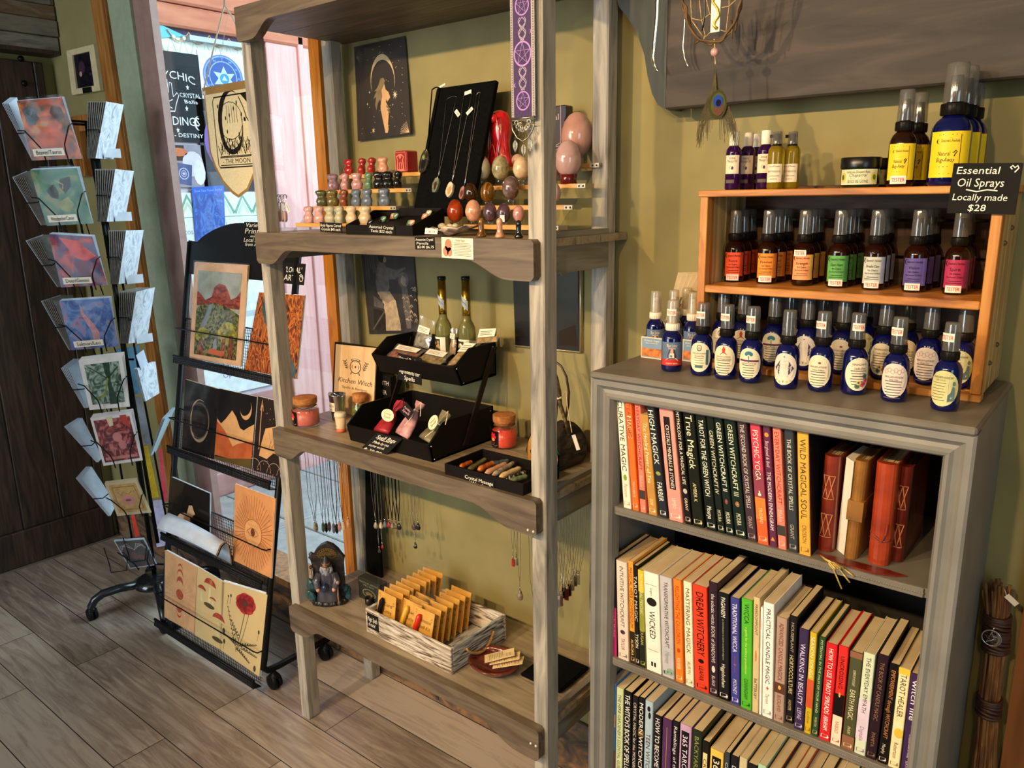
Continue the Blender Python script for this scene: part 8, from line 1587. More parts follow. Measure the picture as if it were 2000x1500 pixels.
B().tube([AF(aL,.052,.0),AF(aR,.052,.0)],.009,8).make('bottom_bar',BLKM,art)
def caster(x,y,par,r=.024,zc=.0):
    b = B(); 
    for s in (-1,1): b.lathe([(r*.5,-.006),(r,-.005),(r,.005),(r*.5,.006)],(0,0,0),18); 
    b.v = [Matrix.Rotation(radians(90),3,'X') @ v for v in b.v]; k = len(b.v)//2; b.v = [v+Vector((x,y+(-.009 if i < k else .009),r+.0003)) for i,v in enumerate(b.v)]; w = b.make('caster_wheel',BLKM,par)
    B().lathe([(.0155,0),(.017,.004),(.012,.012),(.006,.020),(.006,.032)],(x,y,r*1.55),14,sx=1.2,sy=1.1).make('caster_fork',BLKM,w)
for a in (aL,aR):
    for y in (1.225,1.425): caster(a+(.02 if a == aL else -.0),y,art)
# arched head board
def ab(px,py): return apx(px,py)
hb = ab(484,545.6)[1]; h0 = ab(384,470)[1]; hp = ab(490,436)[1]
arch = [(aL-.006,hb),(aR+.006,hb),(aR+.006,h0)]; n = 16; a0,a1 = aL+.05,aR-.05
arch += [(a1-(a1-a0)*i/n,h0-.004+(hp-h0+.004)*sin(pi*i/n)**.8) for i in range(n+1)]+[(aL-.006,h0)]
B().prism(arch,AF,.003,back=.001).make('head_board',BLKM,art)
def asign(name,label,tl,tr,bl,lines,tilt=0.):
    a,c,d = ab(*tl),ab(*tr),ab(*bl); w,h = c[0]-a[0],a[1]-d[1]; t = thing(name,label,'sign',AF((a[0]+c[0])/2,d[1],.004)); G = lambda p,q,l=0.: AF((a[0]+c[0])/2+p,(a[1]+d[1])/2+q,.0045+l)
    b = B().slab(G,w,h,.0012,0)
    for s,lw,lh,lx,ly in lines: b.text(s,lw*w,lh*h,G,1,lx*w,ly*h,shear=.2,lift=.0018)
    if len(lines) == 2: b.line([(.36*w+.05*w*(1+.12*k)*cos(.8*k)*.9,-.2*h+.05*w*(1+.12*k)*sin(.8*k)) for k in range(12)],.0022,G,1,.0018)
    b.make('board',[CHB,CHALK],t)
asign('chalk_sign','black chalk sign about variety prints and local art near the arch of the print rack',(480,434),(520,436),(477,482),[('Variety',.8,.17,0,.38),('Prints',.8,.2,0,.14),('and',.25,.1,0,-.06),('Local Art',.85,.16,0,-.22),('from AZ',.7,.14,.0,-.4)])
asign('chalk_sign','black chalk sign reading local art on the print rack head board',(557,513),(600,516),(558,554),[("'LOCAL'",.72,.26,0,.18),('ART',.5,.28,-.16,-.2)])
MESH = mat('#3a3a3e',.4,.6)
tiers = [((357,699),(600,752),(366,643),(600,679)),((340,872),(575,945),(345,815),(575,880)),((328,1040),(545,1138),(327,980),(545,1067)),((318,1208),(512,1330),(308,1148),(512,1258))]
for (l0,l1,w0,w1) in tiers:
    zb = ab(*l0)[1]; zw = ab(*w0)[1]; b = B()
    b.hexa([AF(aL,zb-.02,.002),AF(aR,zb-.02,.002),AF(aR,zb-.018,.030),AF(aL,zb-.018,.030),AF(aL,zb-.018,.002),AF(aR,zb-.018,.002),AF(aR,zb-.016,.030),AF(aL,zb-.016,.030)])
    b.hexa([AF(aL,zb-.018,.0300),AF(aR,zb-.018,.0300),AF(aR,zb-.018,.032),AF(aL,zb-.018,.032),AF(aL,zb+.004,.0300),AF(aR,zb+.004,.0300),AF(aR,zb+.004,.032),AF(aL,zb+.004,.032)])
    b.tube([AF(aL,zb+.006,.031),AF(aR,zb+.006,.031)],.0045,8); b.make('pocket_tray',BLKM,art)
    b = B()
    for k in range(72): x = aL+.01+(aR-aL-.02)*k/71; b.tube([AF(x,zb+.002,.0325),AF(x,zb-.016,.0325)],.0009,4,cap=False)
    for k in range(3): b.tube([AF(aL+.01,zb-.003-.006*k,.0325),AF(aR-.01,zb-.003-.006*k,.0325)],.0008,4)
    b.make('mesh_lip',MESH,art)
    B().tube([AF(aL,zw,.0),AF(aL-.004,zw,.030),AF(aL+.01,zw,.034),AF(aR-.01,zw,.034),AF(aR+.004,zw,.030),AF(aR,zw,.0)],.0022,6).make('retaining_wire',BLKM,art)
    # woven back sheet low in each pocket
    b = B()
    for k in range(60): x = aL+.012+(aR-aL-.024)*k/59; b.tube([AF(x,zb-.015,.0),AF(x,zb+.135,.0)],.0009,4,cap=False)
    for k in range(16): b.tube([AF(aL,zb-.012+.0095*k,.0),AF(aR,zb-.012+.0095*k,.0)],.0008,4)
    b.tube([AF(aL,zb+.138,0),AF(aR,zb+.138,0)],.003,6); b.make('mesh_back',MESH,art)
def aprint(label,quad,base,draw,mats,lift=.012,edge=None,backs=1,name='art_print',thick=.0015,sleeve=True,curl=0.):
    """print standing in a pocket: bottom-left, bottom-right, top-right, top-left pixels on the plane of its own sheet"""
    C4 = [Vector(AF(*apx(p[0],p[1],lift),lift)) for p in quad]
    F,P = QF(C4); t = thing(name,label,'print',(P[0]+P[1])/2,group='art prints in the print rack')
    b = B()
    for k in range(backs+1):
        o = -.0026*k; e = .004*k; b.hexa([F(0,0,o-thick),F(1,0,o-thick),F(1,1+e,o-thick),F(0,1+e,o-thick),F(0,0,o),F(1,0,o),F(1,1+e,o),F(0,1+e,o)],0 if k == 0 else 1)
    draw(b,F); b.make('sheet',[base,edge or PAPER]+mats,t)
    if sleeve: b = B(); b.patch(-.015,0,1.015,1.02,F,0,6,8,.0022,wob=lambda a,q: .0008*sin(a*7+q*5)); b.make('sleeve',PLAST,t)
    return t
REDR = ramp_mat('red_rock_paint',[(.3,'#4a1a12'),(.5,'#8a3320'),(.65,'#b4502c'),(.8,'#6d2a22')],scale=(8,8,20),noise=3,rough=.5,dist=2); GRNP = ramp_mat('dapple_green_paint',[(.38,'#232414'),(.5,'#4f5224'),(.58,'#8a8c30'),(.66,'#3a3c1c')],scale=(60,60,60),noise=1.6,rough=.5); YELP = ramp_mat('yellow_tree_paint',[(.35,'#6d6a18'),(.55,'#a39c22'),(.75,'#b8b038')],scale=(50,50,50),noise=1.5,rough=.5); GRYP = mat('#9aa092',.5,var=.1,scale=30); ORGF = ramp_mat('fox_orange_paint',[(.35,'#2c241a'),(.5,'#6a3a1c'),(.62,'#b0581c'),(.75,'#3c3424')],scale=(40,40,14),noise=2,rough=.5,dist=1.5)
def d_rock(b,F):
    b.patch(.09,.05,.91,.92,F,2,lift=.0003); b.poly([(.09,.56),(.09,.71),(.16,.68),(.26,.62),(.38,.66),(.42,.76),(.50,.80),(.62,.79),(.68,.74),(.74,.65),(.84,.68),(.91,.74),(.91,.56)],F,3,.0005)
    b.poly([(.09,.05),(.09,.52),(.2,.57),(.45,.60),(.7,.57),(.91,.50),(.91,.05)],F,4,.0007); b.poly([(.34,.58),(.42,.59),(.30,.36),(.22,.30),(.2,.36),(.3,.5)],F,7,.0009)
    for x,y,r in ((.26,.28,.12),(.20,.24,.10),(.72,.36,.13),(.66,.30,.13),(.78,.30,.12),(.7,.24,.1)): b.disc(x,y,r,r*.5,F,5,12,.0010)
    for x,y,w_,h_ in ((.22,.05,.06,.17),(.66,.05,.05,.2),(.8,.05,.06,.24)): b.poly([(x-w_,y),(x+w_,y),(x+w_*.6,y+h_),(x-w_*.6,y+h_)],F,6,.0012)
    b.poly([(.34,.08),(.66,.07),(.7,.13),(.56,.12),(.48,.15),(.4,.12)],F,8,.0014); b.poly([(.46,.13),(.54,.13),(.53,.22),(.5,.25),(.47,.2)],F,7,.0015)
aprint('tall print of red rocks over green and yellow trees at the top of the rack',[(370,699),(470,716),(484,519),(380,512)],mat('#dcae84',.5),d_rock,[GRYP,REDR,GRNP,YELP,ORGF,mat('#7f8a90',.5),mat('#c25a1c',.5)],edge=mat('#d8b58c',.5),backs=2)
ORB = ramp_mat('orange_banding',[(.30,'#2c120a'),(.42,'#8a3a14'),(.5,'#d07a2c'),(.58,'#5c220e'),(.68,'#c8641e'),(.8,'#3a1a10')],scale=(7,7,4),noise=3,detail=1,rough=.45,dist=3.5); TEAL = mat('#3f5658',.5,var=.15,scale=20)
def d_river(b,F): b.poly([(.14,.98),(.42,.98),(.46,.75),(.66,.55),(.80,.32),(.98,.12),(.98,.0),(.86,.02),(.66,.26),(.50,.45),(.26,.62),(.14,.78)],F,2,.0004); b.line([(.22,.9),(.28,.83),(.25,.75),(.33,.68),(.36,.74),(.4,.7)],.03,F,3,.0008); b.disc(.25,.92,.03,.02,F,3,10,.0009)
aprint('print of orange canyon walls and a teal river beside the rack post',[(477,722),(578,740),(594,577),(506,571)],ORB,d_river,[TEAL,mat('#d89a5c',.5)],edge=mat('#eef0f0',.5),backs=2)
def d_ecl(b,F):
    b.moon(.50,.48,.30,F,2,thin=.10,rot=pi,lift=.0004,n=22,sx=.95); b.disc(.5,.48,.29,.26,F,3,28,.0006,inner=.93); b.moon(.5,.47,.30,F,4,thin=.12,rot=-pi/3,n=20)
    rr = random.Random(1)
    for i in range(10): b.disc(rr.random(),rr.random()*.9,.008,.004,F,2,5,.0005)
DARKP = mat('#171413',.45,var=.2,scale=20)
aprint('black print with a thin eclipse ring',[(355,877),(417,897),(427,760),(362,741)],DARKP,d_ecl,[mat('#b8a080',.5),mat('#4a4038',.5),mat('#8f7c62',.5)],edge=mat('#d8c8a0',.5))
PEACH = mat('#d8a26a',.5,var=.05); TERRA = ramp_mat('terracotta_wash',[(.3,'#a8481c'),(.6,'#c4622a'),(.8,'#b0501e')],noise=4,scale=(6,6,6),rough=.5)
def d_mtn(b,F): b.poly([(0,.25),(0,.58),(.12,.52),(.24,.60),(.40,.74),(.52,.66),(.64,.52),(.74,.50),(.86,.56),(1,.62),(1,.25)],F,2,.0004); b.poly([(0,.06),(0,.54),(.1,.5),(.22,.44),(.48,.26),(.78,.34),(1,.38),(1,.06)],F,3,.0006); b.poly([(.22,.46),(.48,.24),(.76,.36),(.98,.44),(.74,.5),(.4,.5)],F,2,.0007); b.poly([(0,0),(0,.04),(.4,.06),(1,.14),(1,0)],F,4,.0008); b.moon(.76,.80,.15,F,2,thin=.3,rot=-1.1,lift=.0005)
aprint('print of peach mountains under a black sky with a crescent',[(419,896),(490,916),(501,775),(428,759)],DARKP,d_mtn,[PEACH,TERRA,mat('#5a4a1c',.5)],edge=mat('#d8c8a0',.5))
def d_fig(b,F):
    b.poly([(.16,.22),(.2,.40),(.28,.60),(.55,.66),(.66,.78),(1,.82),(1,.30),(.55,.3),(.38,.2)],F,2,.0004); b.line([(.14,.3),(.13,.9),(.10,.82),(.14,.97),(.18,.82),(.14,.9)],.02,F,2,.0005)
    for k in range(5): b.line([(.4+.1*k,.32+.05*(k % 2)),(.5+.1*k,.5),(.38+.1*k,.56),(.46+.1*k,.42)],.006,F,3,.0007)
    for k in range(4): b.line([(.05+.28*k+.24*cos(pi*i/10)*.8,.02+.15*sin(pi*i/10)) for i in range(11)],.006,F,4,.0006)
    rr = random.Random(5)
    for i in range(26): b.disc(rr.random(),rr.choice((rr.uniform(.7,1),rr.uniform(0,.2))),.010,.006,F,4,5,.0005)
aprint('dark print with a peach line drawn figure and a spear beside the rack post',[(493,918),(562,938),(577,792),(504,774)],mat('#2a201c',.45),d_fig,[PEACH,mat('#4a2c20',.6),mat('#c9a888',.6)],edge=mat('#efeae2',.5))
def d_prof(b,F): b.poly([(.22,.12),(.2,.30),(.3,.42),(.44,.46),(.46,.54),(.5,.62),(.58,.64),(.62,.56),(.66,.50),(.61,.46),(.60,.42),(.54,.41),(.55,.34),(.62,.2),(.6,.05),(.26,.02)],F,2,.0004); b.poly([(.34,.48),(.32,.62),(.40,.76),(.54,.80),(.62,.74),(.56,.64),(.50,.62),(.47,.5),(.45,.44)],F,3,.0006); b.poly([(.36,.2),(.42,.2),(.42,.1),(.34,.08)],F,3,.0006)
aprint('black print of a pale woman seen in profile',[(327,1036),(408,1068),(409,964),(335,932)],mat('#1c1714',.4),d_prof,[mat('#d8b088',.5),mat('#120d0c',.5)],edge=mat('#c8d4e0',.5),backs=2)
def d_sun(b,F):
    for k in range(44): a = 2*pi*k/44; b.line([(.5+.22*cos(a),.46+.17*sin(a)),(.5+.52*cos(a)*min(1,.95/max(abs(cos(a)),.01))*(.94),.46+.50*sin(a)*.96)],.008,F,2,.0004)
    b.disc(.5,.46,.22,.17,F,3,26,.0008); b.disc(.5,.46,.225,.175,F,2,26,.001,inner=.96); b.line([(.36,.47),(.45,.52),(.55,.52),(.64,.46),(.55,.42),(.44,.42),(.36,.47)],.01,F,2,.0012); b.disc(.5,.47,.055,.05,F,4,14,.0013)
    for k in range(5): b.line([(.40+.05*k,.54),(.39+.055*k,.57)],.008,F,2,.0012)
aprint('peach print with a radiating sun and an eye',[(455,1094),(530,1130),(538,974),(459,945)],mat('#d8955c',.5),d_sun,[mat('#a8582a',.6),mat('#dca268',.5),mat('#6a3a20',.5)],edge=mat('#eef0f2',.5))
# limp sheets curling forward out of the third pocket
cv_ = [(0,.0),(.025,.045),(.050,.085),(.085,.105),(.125,.095),(.155,.06)]
(a0,b0),(a1,b1) = apx(352,1050,.016),apx(440,1085,.016)
t = thing('curled_print','limp print sheets in a sleeve flopping forward from the third pocket','print',AF(a0,b0-.01,.016),group='art prints in the print rack')
for k,(mm,off) in enumerate(((mat('#1a1614',.35),0),(PEACH,.004),(mat('#cdd6e2',.35,var=.04),.008))):
    b = B(); n = len(cv_); vs = []
    for j in range(9):
        u = j/8
        for l,z in cv_: vs.append(AF(a0+(a1-a0)*u*1.15+.02*l/.15,b0-.012+z*(1.0-.18*u)+off*.6+.006*sin(u*3),.010+l*.62*(1-.25*u)+off))
    b.add(vs,[(j*n+i,j*n+i+1,(j+1)*n+i+1,(j+1)*n+i) for j in range(8) for i in range(n-1)],0,True); o = b.make('sheet' if k < 2 else 'sleeve',mm,t); sm = o.modifiers.new('thick','SOLIDIFY'); sm.thickness = .0012
CREAMP = mat('#dcbf86',.5,var=.04,scale=8)
def d_phase(b,F):
    for k in range(24): a = 2*pi*k/24; b.line([(.5+.16*cos(a),.46+.08*sin(a)),(.5+.48*cos(a),.46+.34*sin(a))],.004,F,3,.0003)
    b.disc(.5,.46,.115,.075,F,2,22,.0006)
    for y,r,s in ((.64,.10,1),(.76,.09,1),(.86,.07,1),(.28,.10,-1),(.18,.075,-1)): b.moon(.5,y-.01*s,r,F,2,thin=.5 if abs(y-.46) < .22 else .28,rot=s*pi/2,lift=.0006)
aprint('peach print of red moon phases at the bottom of the rack',[(321,1205),(379,1238),(385,1108),(322,1074)],mat('#dca878',.5),d_phase,[ramp_mat('brick_red_wash',[(.3,'#a03a20'),(.7,'#c45a34')],scale=(30,30,30),noise=2,rough=.5),mat('#c08a5c',.6)],edge=mat('#e8eef4',.5),backs=2)
MUSH = ramp_mat('mushroom_cap',[(.3,'#8a1f14'),(.6,'#b8402a'),(.8,'#d89a4c')],scale=(30,30,30),noise=2,rough=.5)
def d_mush(b,F):
    for x,y,r,sx_ in ((.5,.84,.22,1.0),(.2,.72,.15,.9),(.62,.66,.12,.7),(.86,.42,.22,.9)):
        b.poly([(x-.03,y),(x+.03,y),(x+.05,y-r*1.15),(x-.05,y-r*1.15)],F,3,.0004); b.add([F(x+r*cos(pi*i/12),y+r*.42*sin(pi*i/12)*sx_*1.2-.01,.0006) for i in range(13)],[tuple(range(13))],2); b.disc(x,y-.01,r,r*.1,F,5,14,.0007)
    for x,y in ((.5,.54),(.85,.12)): b.disc(x,y,.2,.035,F,4,12,.0005)
aprint('cream print of red capped mushrooms between the moon phases and the poppy',[(380,1240),(432,1270),(438,1138),(386,1107)],CREAMP,d_mush,[MUSH,mat('#e2cf9a',.5),mat('#4a4420',.6),mat('#d8c080',.5)],edge=mat('#e8eef4',.5))
def d_poppy(b,F):
    for k in range(7): a = 2*pi*k/7; b.disc(.56+.10*cos(a),.80+.06*sin(a),.13,.08,F,2,12,.0006)
    b.disc(.56,.80,.05,.033,F,4,12,.0009); b.line([(.56,.7),(.5,.45),(.4,.12)],.012,F,3,.0004); b.line([(.66,.72),(.56,.4),(.44,.14)],.008,F,3,.0004)
    rr = random.Random(4)
    for (x0,y0,x1,y1,k) in ((.4,.14,.16,.66,9),(.42,.2,.86,.34,8),(.42,.16,.74,.08,7),(.4,.2,.12,.26,6),(.44,.3,.26,.5,6),(.5,.2,.9,.2,6)):
        b.line([(x0,y0),(x1,y1)],.008,F,3,.0005)
        for i in range(k): u = (i+1)/k; x,y = x0+(x1-x0)*u,y0+(y1-y0)*u; s = .05*(1.2-u*.7); b.poly([(x,y),(x+s,y+s*.4),(x+s*.5,y+s*.8)],F,3,.0006); b.poly([(x,y),(x-s,y+s*.5),(x-s*.3,y+s*.8)],F,3,.0006)
    for x,y,r in ((.16,.82,.014),(.22,.84,.018),(.08,.3,.035),(.1,.16,.028),(.9,.52,.02),(.88,.06,.03)): b.disc(x,y,r,r*1.3,F,3,8,.0006); b.line([(x,y),(x-.02,y-.12)],.005,F,3,.0005)
aprint('cream print of a red poppy with dark stems',[(430,1269),(506,1322),(522,1162),(434,1135)],CREAMP,d_poppy,[mat('#b42a28',.5,var=.1,scale=40),mat('#3f3f2a',.6),mat('#4a3020',.6)],edge=mat('#e8eef4',.5),backs=3)

# ================================================================ greeting card spinner by the door
hub = at(303,1132,2,.10); SPC = Vector((hub.x,hub.y,0)); toC = Vector((-hub.x,-hub.y,0)).normalized(); SR = Vector((-toC.y,toC.x,0)); 
if SR.dot(CR) < 0: SR = -SR
def S_(px,py,d=0.): return hit(px,py,SPC+toC*d,toC)
sp = thing('card_spinner','tall black wire card spinner with zodiac cards standing by the dark door','card rack',SPC)
b = B(); b.lathe([(.03,.075),(.075,.085),(.08,.1),(.05,.118),(.03,.125)],SPC,24); b.make('hub',mat('#101214',.18,coat=.5),sp)
for k in range(4):
    ang = atan2(toC.y,toC.x)-.95+k*pi/2; dx,dy = cos(ang),sin(ang); L = .30
    if k == 0:
        e = at(180,1200,2,.02); v_ = Vector((e.x-SPC.x,e.y-SPC.y,0)); L = v_.length; dx,dy = v_.x/L,v_.y/L; A0 = atan2(dy,dx)
    else:
        L = .24; dx,dy = cos(A0+k*pi/2),sin(A0+k*pi/2)
    f = lambda q,z: SPC+Vector((dx*q,dy*q,z))
    B().tube([f(.05,.095),f(L*.55,.098),f(L*.8,.092),f(L*.93,.075),f(L,.05),f(L,.042)],[.016,.0155,.0155,.015,.014,.013],12).make('base_arm',mat('#14171c',.3,coat=.3),sp)
    c = f(L,0); caster(c.x,c.y,sp,.022)
rod = B()
for p0,p1,r in (((168,236),(308,1060),.007),((128,250),(262,1080),.004),((222,460),(330,1040),.004),((232,690),(300,1105),.004)):
    rod.tube([S_(p0[0],p0[1],.03 if r > .005 else .0),S_(p1[0],p1[1],.03 if r > .005 else .0)],r,6)
rod.tube([SPC+Vector((0,0,.11)),S_(180,236,0)],.009,8)
for py,x0,x1 in ((236,130,172),(242,135,178),(700,200,262),(1100,258,320)): rod.tube([S_(x0,py,0),S_(x1,py+2,0)],.004,6)
for i in range(5): rod.tube([S_(100+26*i,318+118*i,.02),S_(108+27*i,345+118*i,.02)],.002,5).tube([S_(140+26*i,312+118*i,.02),S_(148+27*i,340+118*i,.02)],.002,5)
rod.make('wire_frame',BLKM,sp)
SLV = mat('#b8c0cc',.3,var=.05); WSH = ramp_mat('crinkled_sleeve',[(.35,'#9aa0aa'),(.5,'#d4d8de'),(.65,'#b4b8c0')],scale=(14,14,9),noise=1.6,rough=.25,dist=2)
def paint(n,cols,sc=9,dist=2.): return ramp_mat(n,list(zip((.30,.42,.52,.62,.74),cols)),scale=(sc,sc,sc),noise=1.7,detail=5,rough=.45,dist=dist)
def scard(label,quad,base,d,draw=None,mats=(),border=0.,bcol=None,backs=3,wires=True,name='greeting_card',group='greeting cards on the front of the spinner',lab=None):
    P = [S_(p[0],p[1],d) for p in quad]; F = QB(P)
    if (F(.5,.5,1)-F(.5,.5)).dot(toC) < 0: G0 = F; F = lambda a,q,l=0.: G0(a,q,-l)
    t = thing(name,label,'card',(P[0]+P[1])/2,group=group)
    b = B()
    for k in range(backs+1): o = -.0035*k-.0015*k*k*.3; sx_ = .018*k; b.hexa([F(0,0,o-.001),F(1,0,o-.001),F(1+sx_,1+.008*k,o-.001-.003*k),F(sx_,1+.008*k,o-.001-.003*k),F(0,0,o),F(1,0,o),F(1+sx_,1+.008*k,o-.003*k),F(sx_,1+.008*k,o-.003*k)],0 if (k == 0 and not border) else 1)
    if border: b.patch(border,border,1-border,1-border,F,0,1,1,.0004)
    if draw: draw(b,F)
    b.make('card',[base,bcol or SLV]+list(mats),t)
    b = B(); b.patch(-.01,-.005,1.02,1.05,F,0,6,6,.002,wob=lambda a,q: .0012*sin(a*8+q*6)); b.make('sleeve',PLAST,t)
    if wires:
        w = B(); s = .004
        w.tube([F(-.14,.52,-.02),F(.0,.50,.005),F(.24,.20,.009),F(.27,.10,.009),F(.28,-.06,.006),F(.28,-.10,-.02)],.0022,5); w.tube([F(1.03,.58,-.012),F(.95,.54,.006),F(.74,.24,.009),F(.72,.12,.009),F(.72,-.06,.006),F(.72,-.10,-.02)],.0022,5); w.make('pocket_wire',BLKM,sp)
    if lab: 
        b = B(); G = lambda a,q,l=0.: F(a,q,.0115+l); b.slab(lambda a,q,l=0.: G(.38+a,.12+q,l),.62,.125,.001); b.text(lab,.50,.07,lambda a,q,l=0.: G(.38+a,.12+q,l),1,lift=.0014); b.make('name_strip',[mat('#dcd0bc',.6),INK],sp)
    return t
cards = [
 ([(62,313),(160,309),(121,190),(33,197)],paint('card_beaver',('#4a4438','#7a4a2c','#c04a20','#c87a2c','#6f7a80')),'Beaver/Taurus','orange and grey painted card at the top of the spinner front',3,0),
 ([(92,441),(182,436),(150,328),(58,332)],paint('card_woodpecker',('#2f4a38','#3f6a4c','#5a7a58','#8a7a44','#3c4a3c')),'Woodpecker/Cancer','green painted card with a feathered shape, second from the top of the spinner',4,0),
 ([(120,561),(210,556),(180,462),(95,457)],paint('card_deer',('#3a2a4a','#4f3a60','#8a2c34','#c03c24','#5a4a6a')),'Deer/Gemini','purple and red painted card, third from the top of the spinner',4,0),
 ([(141,684),(232,676),(213,582),(115,588)],paint('card_salmon',('#2f4478','#4a64a0','#6a86b4','#a07a90','#34447c')),'Salmon/Leo','blue painted card with a pink fish, fourth from the top of the spinner',3,0)]
for i,(q,m,lb,lab,nb,br_) in enumerate(cards):
    def dr(b,F,i=i):
        if i == 0: b.poly([(.06,.84),(.16,.9),(.32,.84),(.36,.7),(.26,.58),(.12,.62)],F,2,.0004); b.poly([(.62,.78),(.72,.88),(.9,.84),(.94,.7),(.8,.64),(.68,.68)],F,4,.0004); b.poly([(.2,.4),(.42,.52),(.6,.62),(.74,.46),(.9,.3),(.6,.16),(.3,.2)],F,3,.0005); b.line([(.14,.8),(.22,.72),(.3,.82)],.02,F,4,.0006)
        if i == 1: b.poly([(.2,.62),(.4,.74),(.46,.6),(.42,.46),(.28,.5)],F,3,.0004); b.poly([(.56,.82),(.8,.86),(.76,.68),(.6,.56),(.5,.7)],F,3,.0004); b.poly([(.38,.4),(.62,.5),(.72,.36),(.56,.2),(.4,.28)],F,2,.0005); b.line([(.44,.8),(.6,.72),(.56,.64)],.02,F,2,.0006)
        if i == 2: b.poly([(.2,.95),(.6,.9),(.95,.6),(.7,.5),(.5,.55),(.35,.75)],F,2,.0004); b.poly([(.4,.5),(.75,.5),(.7,.1),(.5,.05)],F,3,.0004)
        if i == 3: b.poly([(.38,.9),(.44,.7),(.58,.5),(.66,.3),(.62,.1),(.5,.1),(.5,.35),(.42,.55),(.36,.75)],F,2,.0004)
    mm = [(mat('#5a6468',.5,var=.2,scale=40),mat('#c2501e',.5,var=.2,scale=40),mat('#5a4032',.6,var=.2,scale=40)),(mat('#8a8a50',.5,var=.2,scale=40),mat('#3a3428',.5,var=.2,scale=40)),(mat('#c2382a',.5,var=.2,scale=40),mat('#6a2438',.5,var=.2,scale=40)),(mat('#c08a90',.5,var=.15,scale=60),)][i]
    scard(lab,q,m,.10,dr,mm,backs=nb,lab=lb)
TREE = paint('card_tree',('#1f2c22','#35503c','#7a9080','#a9bcae','#4a5a2c'),14,3); CANY = paint('card_canyon',('#1a0c0e','#4a1418','#8a2c30','#c87068','#2a1014'),12,3)
def d_tree(b,F): b.poly([(.52,.08),(.74,.08),(.64,.5),(.68,.9),(.52,.9),(.56,.5)],F,2,.0006); b.line([(.2,.2),(.45,.28),(.58,.6)],.04,F,3,.0007); b.line([(.6,.6),(.86,.8)],.03,F,2,.0006); b.line([(.56,.6),(.2,.84)],.02,F,2,.0006)
scard('white bordered card of a mossy green tree on the spinner',[(175,801),(254,794),(238,694),(153,704)],TREE,.11,d_tree,[mat('#22402c',.5,var=.2,scale=60),mat('#8a9030',.5)],border=.10,bcol=mat('#e8e2dc',.4),backs=4)
def d_cany(b,F): b.poly([(.36,.98),(.52,.98),(.5,.8),(.4,.78)],F,2,.0006); b.disc(.52,.55,.12,.1,F,3,10,.0006); b.disc(.6,.38,.1,.1,F,3,8,.0006); b.poly([(.7,.98),(.86,.98),(.9,.7),(.74,.8)],F,4,.0005); b.patch(.1,.1,.9,.16,F,3,lift=.0006)
scard('white bordered card of a glowing red rock canyon on the spinner',[(202,910),(279,899),(256,806),(176,817)],CANY,.11,d_cany,[mat('#d8c8a0',.5),mat('#c87a78',.5),mat('#b8382c',.5)],border=.06,bcol=mat('#e4dad6',.4),backs=4)
def d_lips(b,F): b.line([(.16,.16),(.84,.16),(.84,.84),(.16,.84)],.025,F,2,.0006,True); b.disc(.5,.44,.2,.14,F,3,18,.0006); b.disc(.5,.44,.09,.03,F,4,12,.0009); b.line([(.26,.7),(.36,.6),(.46,.7),(.58,.6),(.7,.7)],.015,F,2,.0006)
scard('tan sleeved card with pink lips in a patterned frame',[(229,1008),(296,1001),(266,937),(204,944)],mat('#bd9358',.5,var=.1,scale=60),.11,d_lips,[mat('#8a6428',.5),mat('#c88078',.5),mat('#7a4a4a',.5)],border=.08,bcol=mat('#c8b48c',.4),backs=2)
def d_grey(b,F):
    for s in (1,-1):
        for k in range(4): b.line([(.5+s*.05*k,.62+.04*k),(.5+s*(.16+.08*k),.86-.02*k),(.5+s*(.32+.04*k),.78-.06*k)],.018,F,2,.0005)
    b.disc(.4,.42,.13,.14,F,3,12,.0005); b.disc(.6,.36,.12,.1,F,3,12,.0005)
scard('dark grey card with pale feathery strokes in the lowest pocket',[(254,1111),(307,1103),(281,1052),(222,1056)],mat('#4f4a4a',.45,var=.1,scale=40),.10,d_grey,[mat('#a8a0a0',.5),mat('#7a5454',.5)],border=.03,bcol=SLV,backs=1)
def fan(label,near,far,n,m,edge,dn,df,spread,group,name='card_stack',labq=None):
    """sheets in a side pocket: near edge (bottom, top) and far edge pixels; the others fan out from the first one"""
    t = thing(name,label,'cards',S_(near[0][0],near[0][1],dn),group=group); b = B()
    for k in range(n):
        s = spread*k/max(1,n-1); b0,t0 = S_(near[0][0]+s*.45,near[0][1],dn),S_(near[1][0]+s,near[1][1],dn); b1,t1 = S_(far[0][0]+s*.45,far[0][1],df),S_(far[1][0]+s,far[1][1],df); nn = (b1-b0).cross(t0-b0).normalized()*.0012
        b.hexa([b0,b1,b1+nn,b0+nn,t0,t1,t1+nn,t0+nn],0 if k == 0 else 1)
    b.make('sheets',[m,edge],t); return t
CE = mat('#7d756c',.5,var=.1,scale=60)
GRR,GRL = 'card packs on the window side of the spinner','card packs on the door side of the spinner'
rq = [((186,309),(207,198),(221,311),(241,204),-36,'topmost'),((208,433),(225,330),(243,431),(261,334),-40,'second from the top'),((231,555),(246,450),(265,549),(280,449),-34,'third from the top'),((250,671),(266,570),(286,666),(302,561),-34,'fourth from the top')]
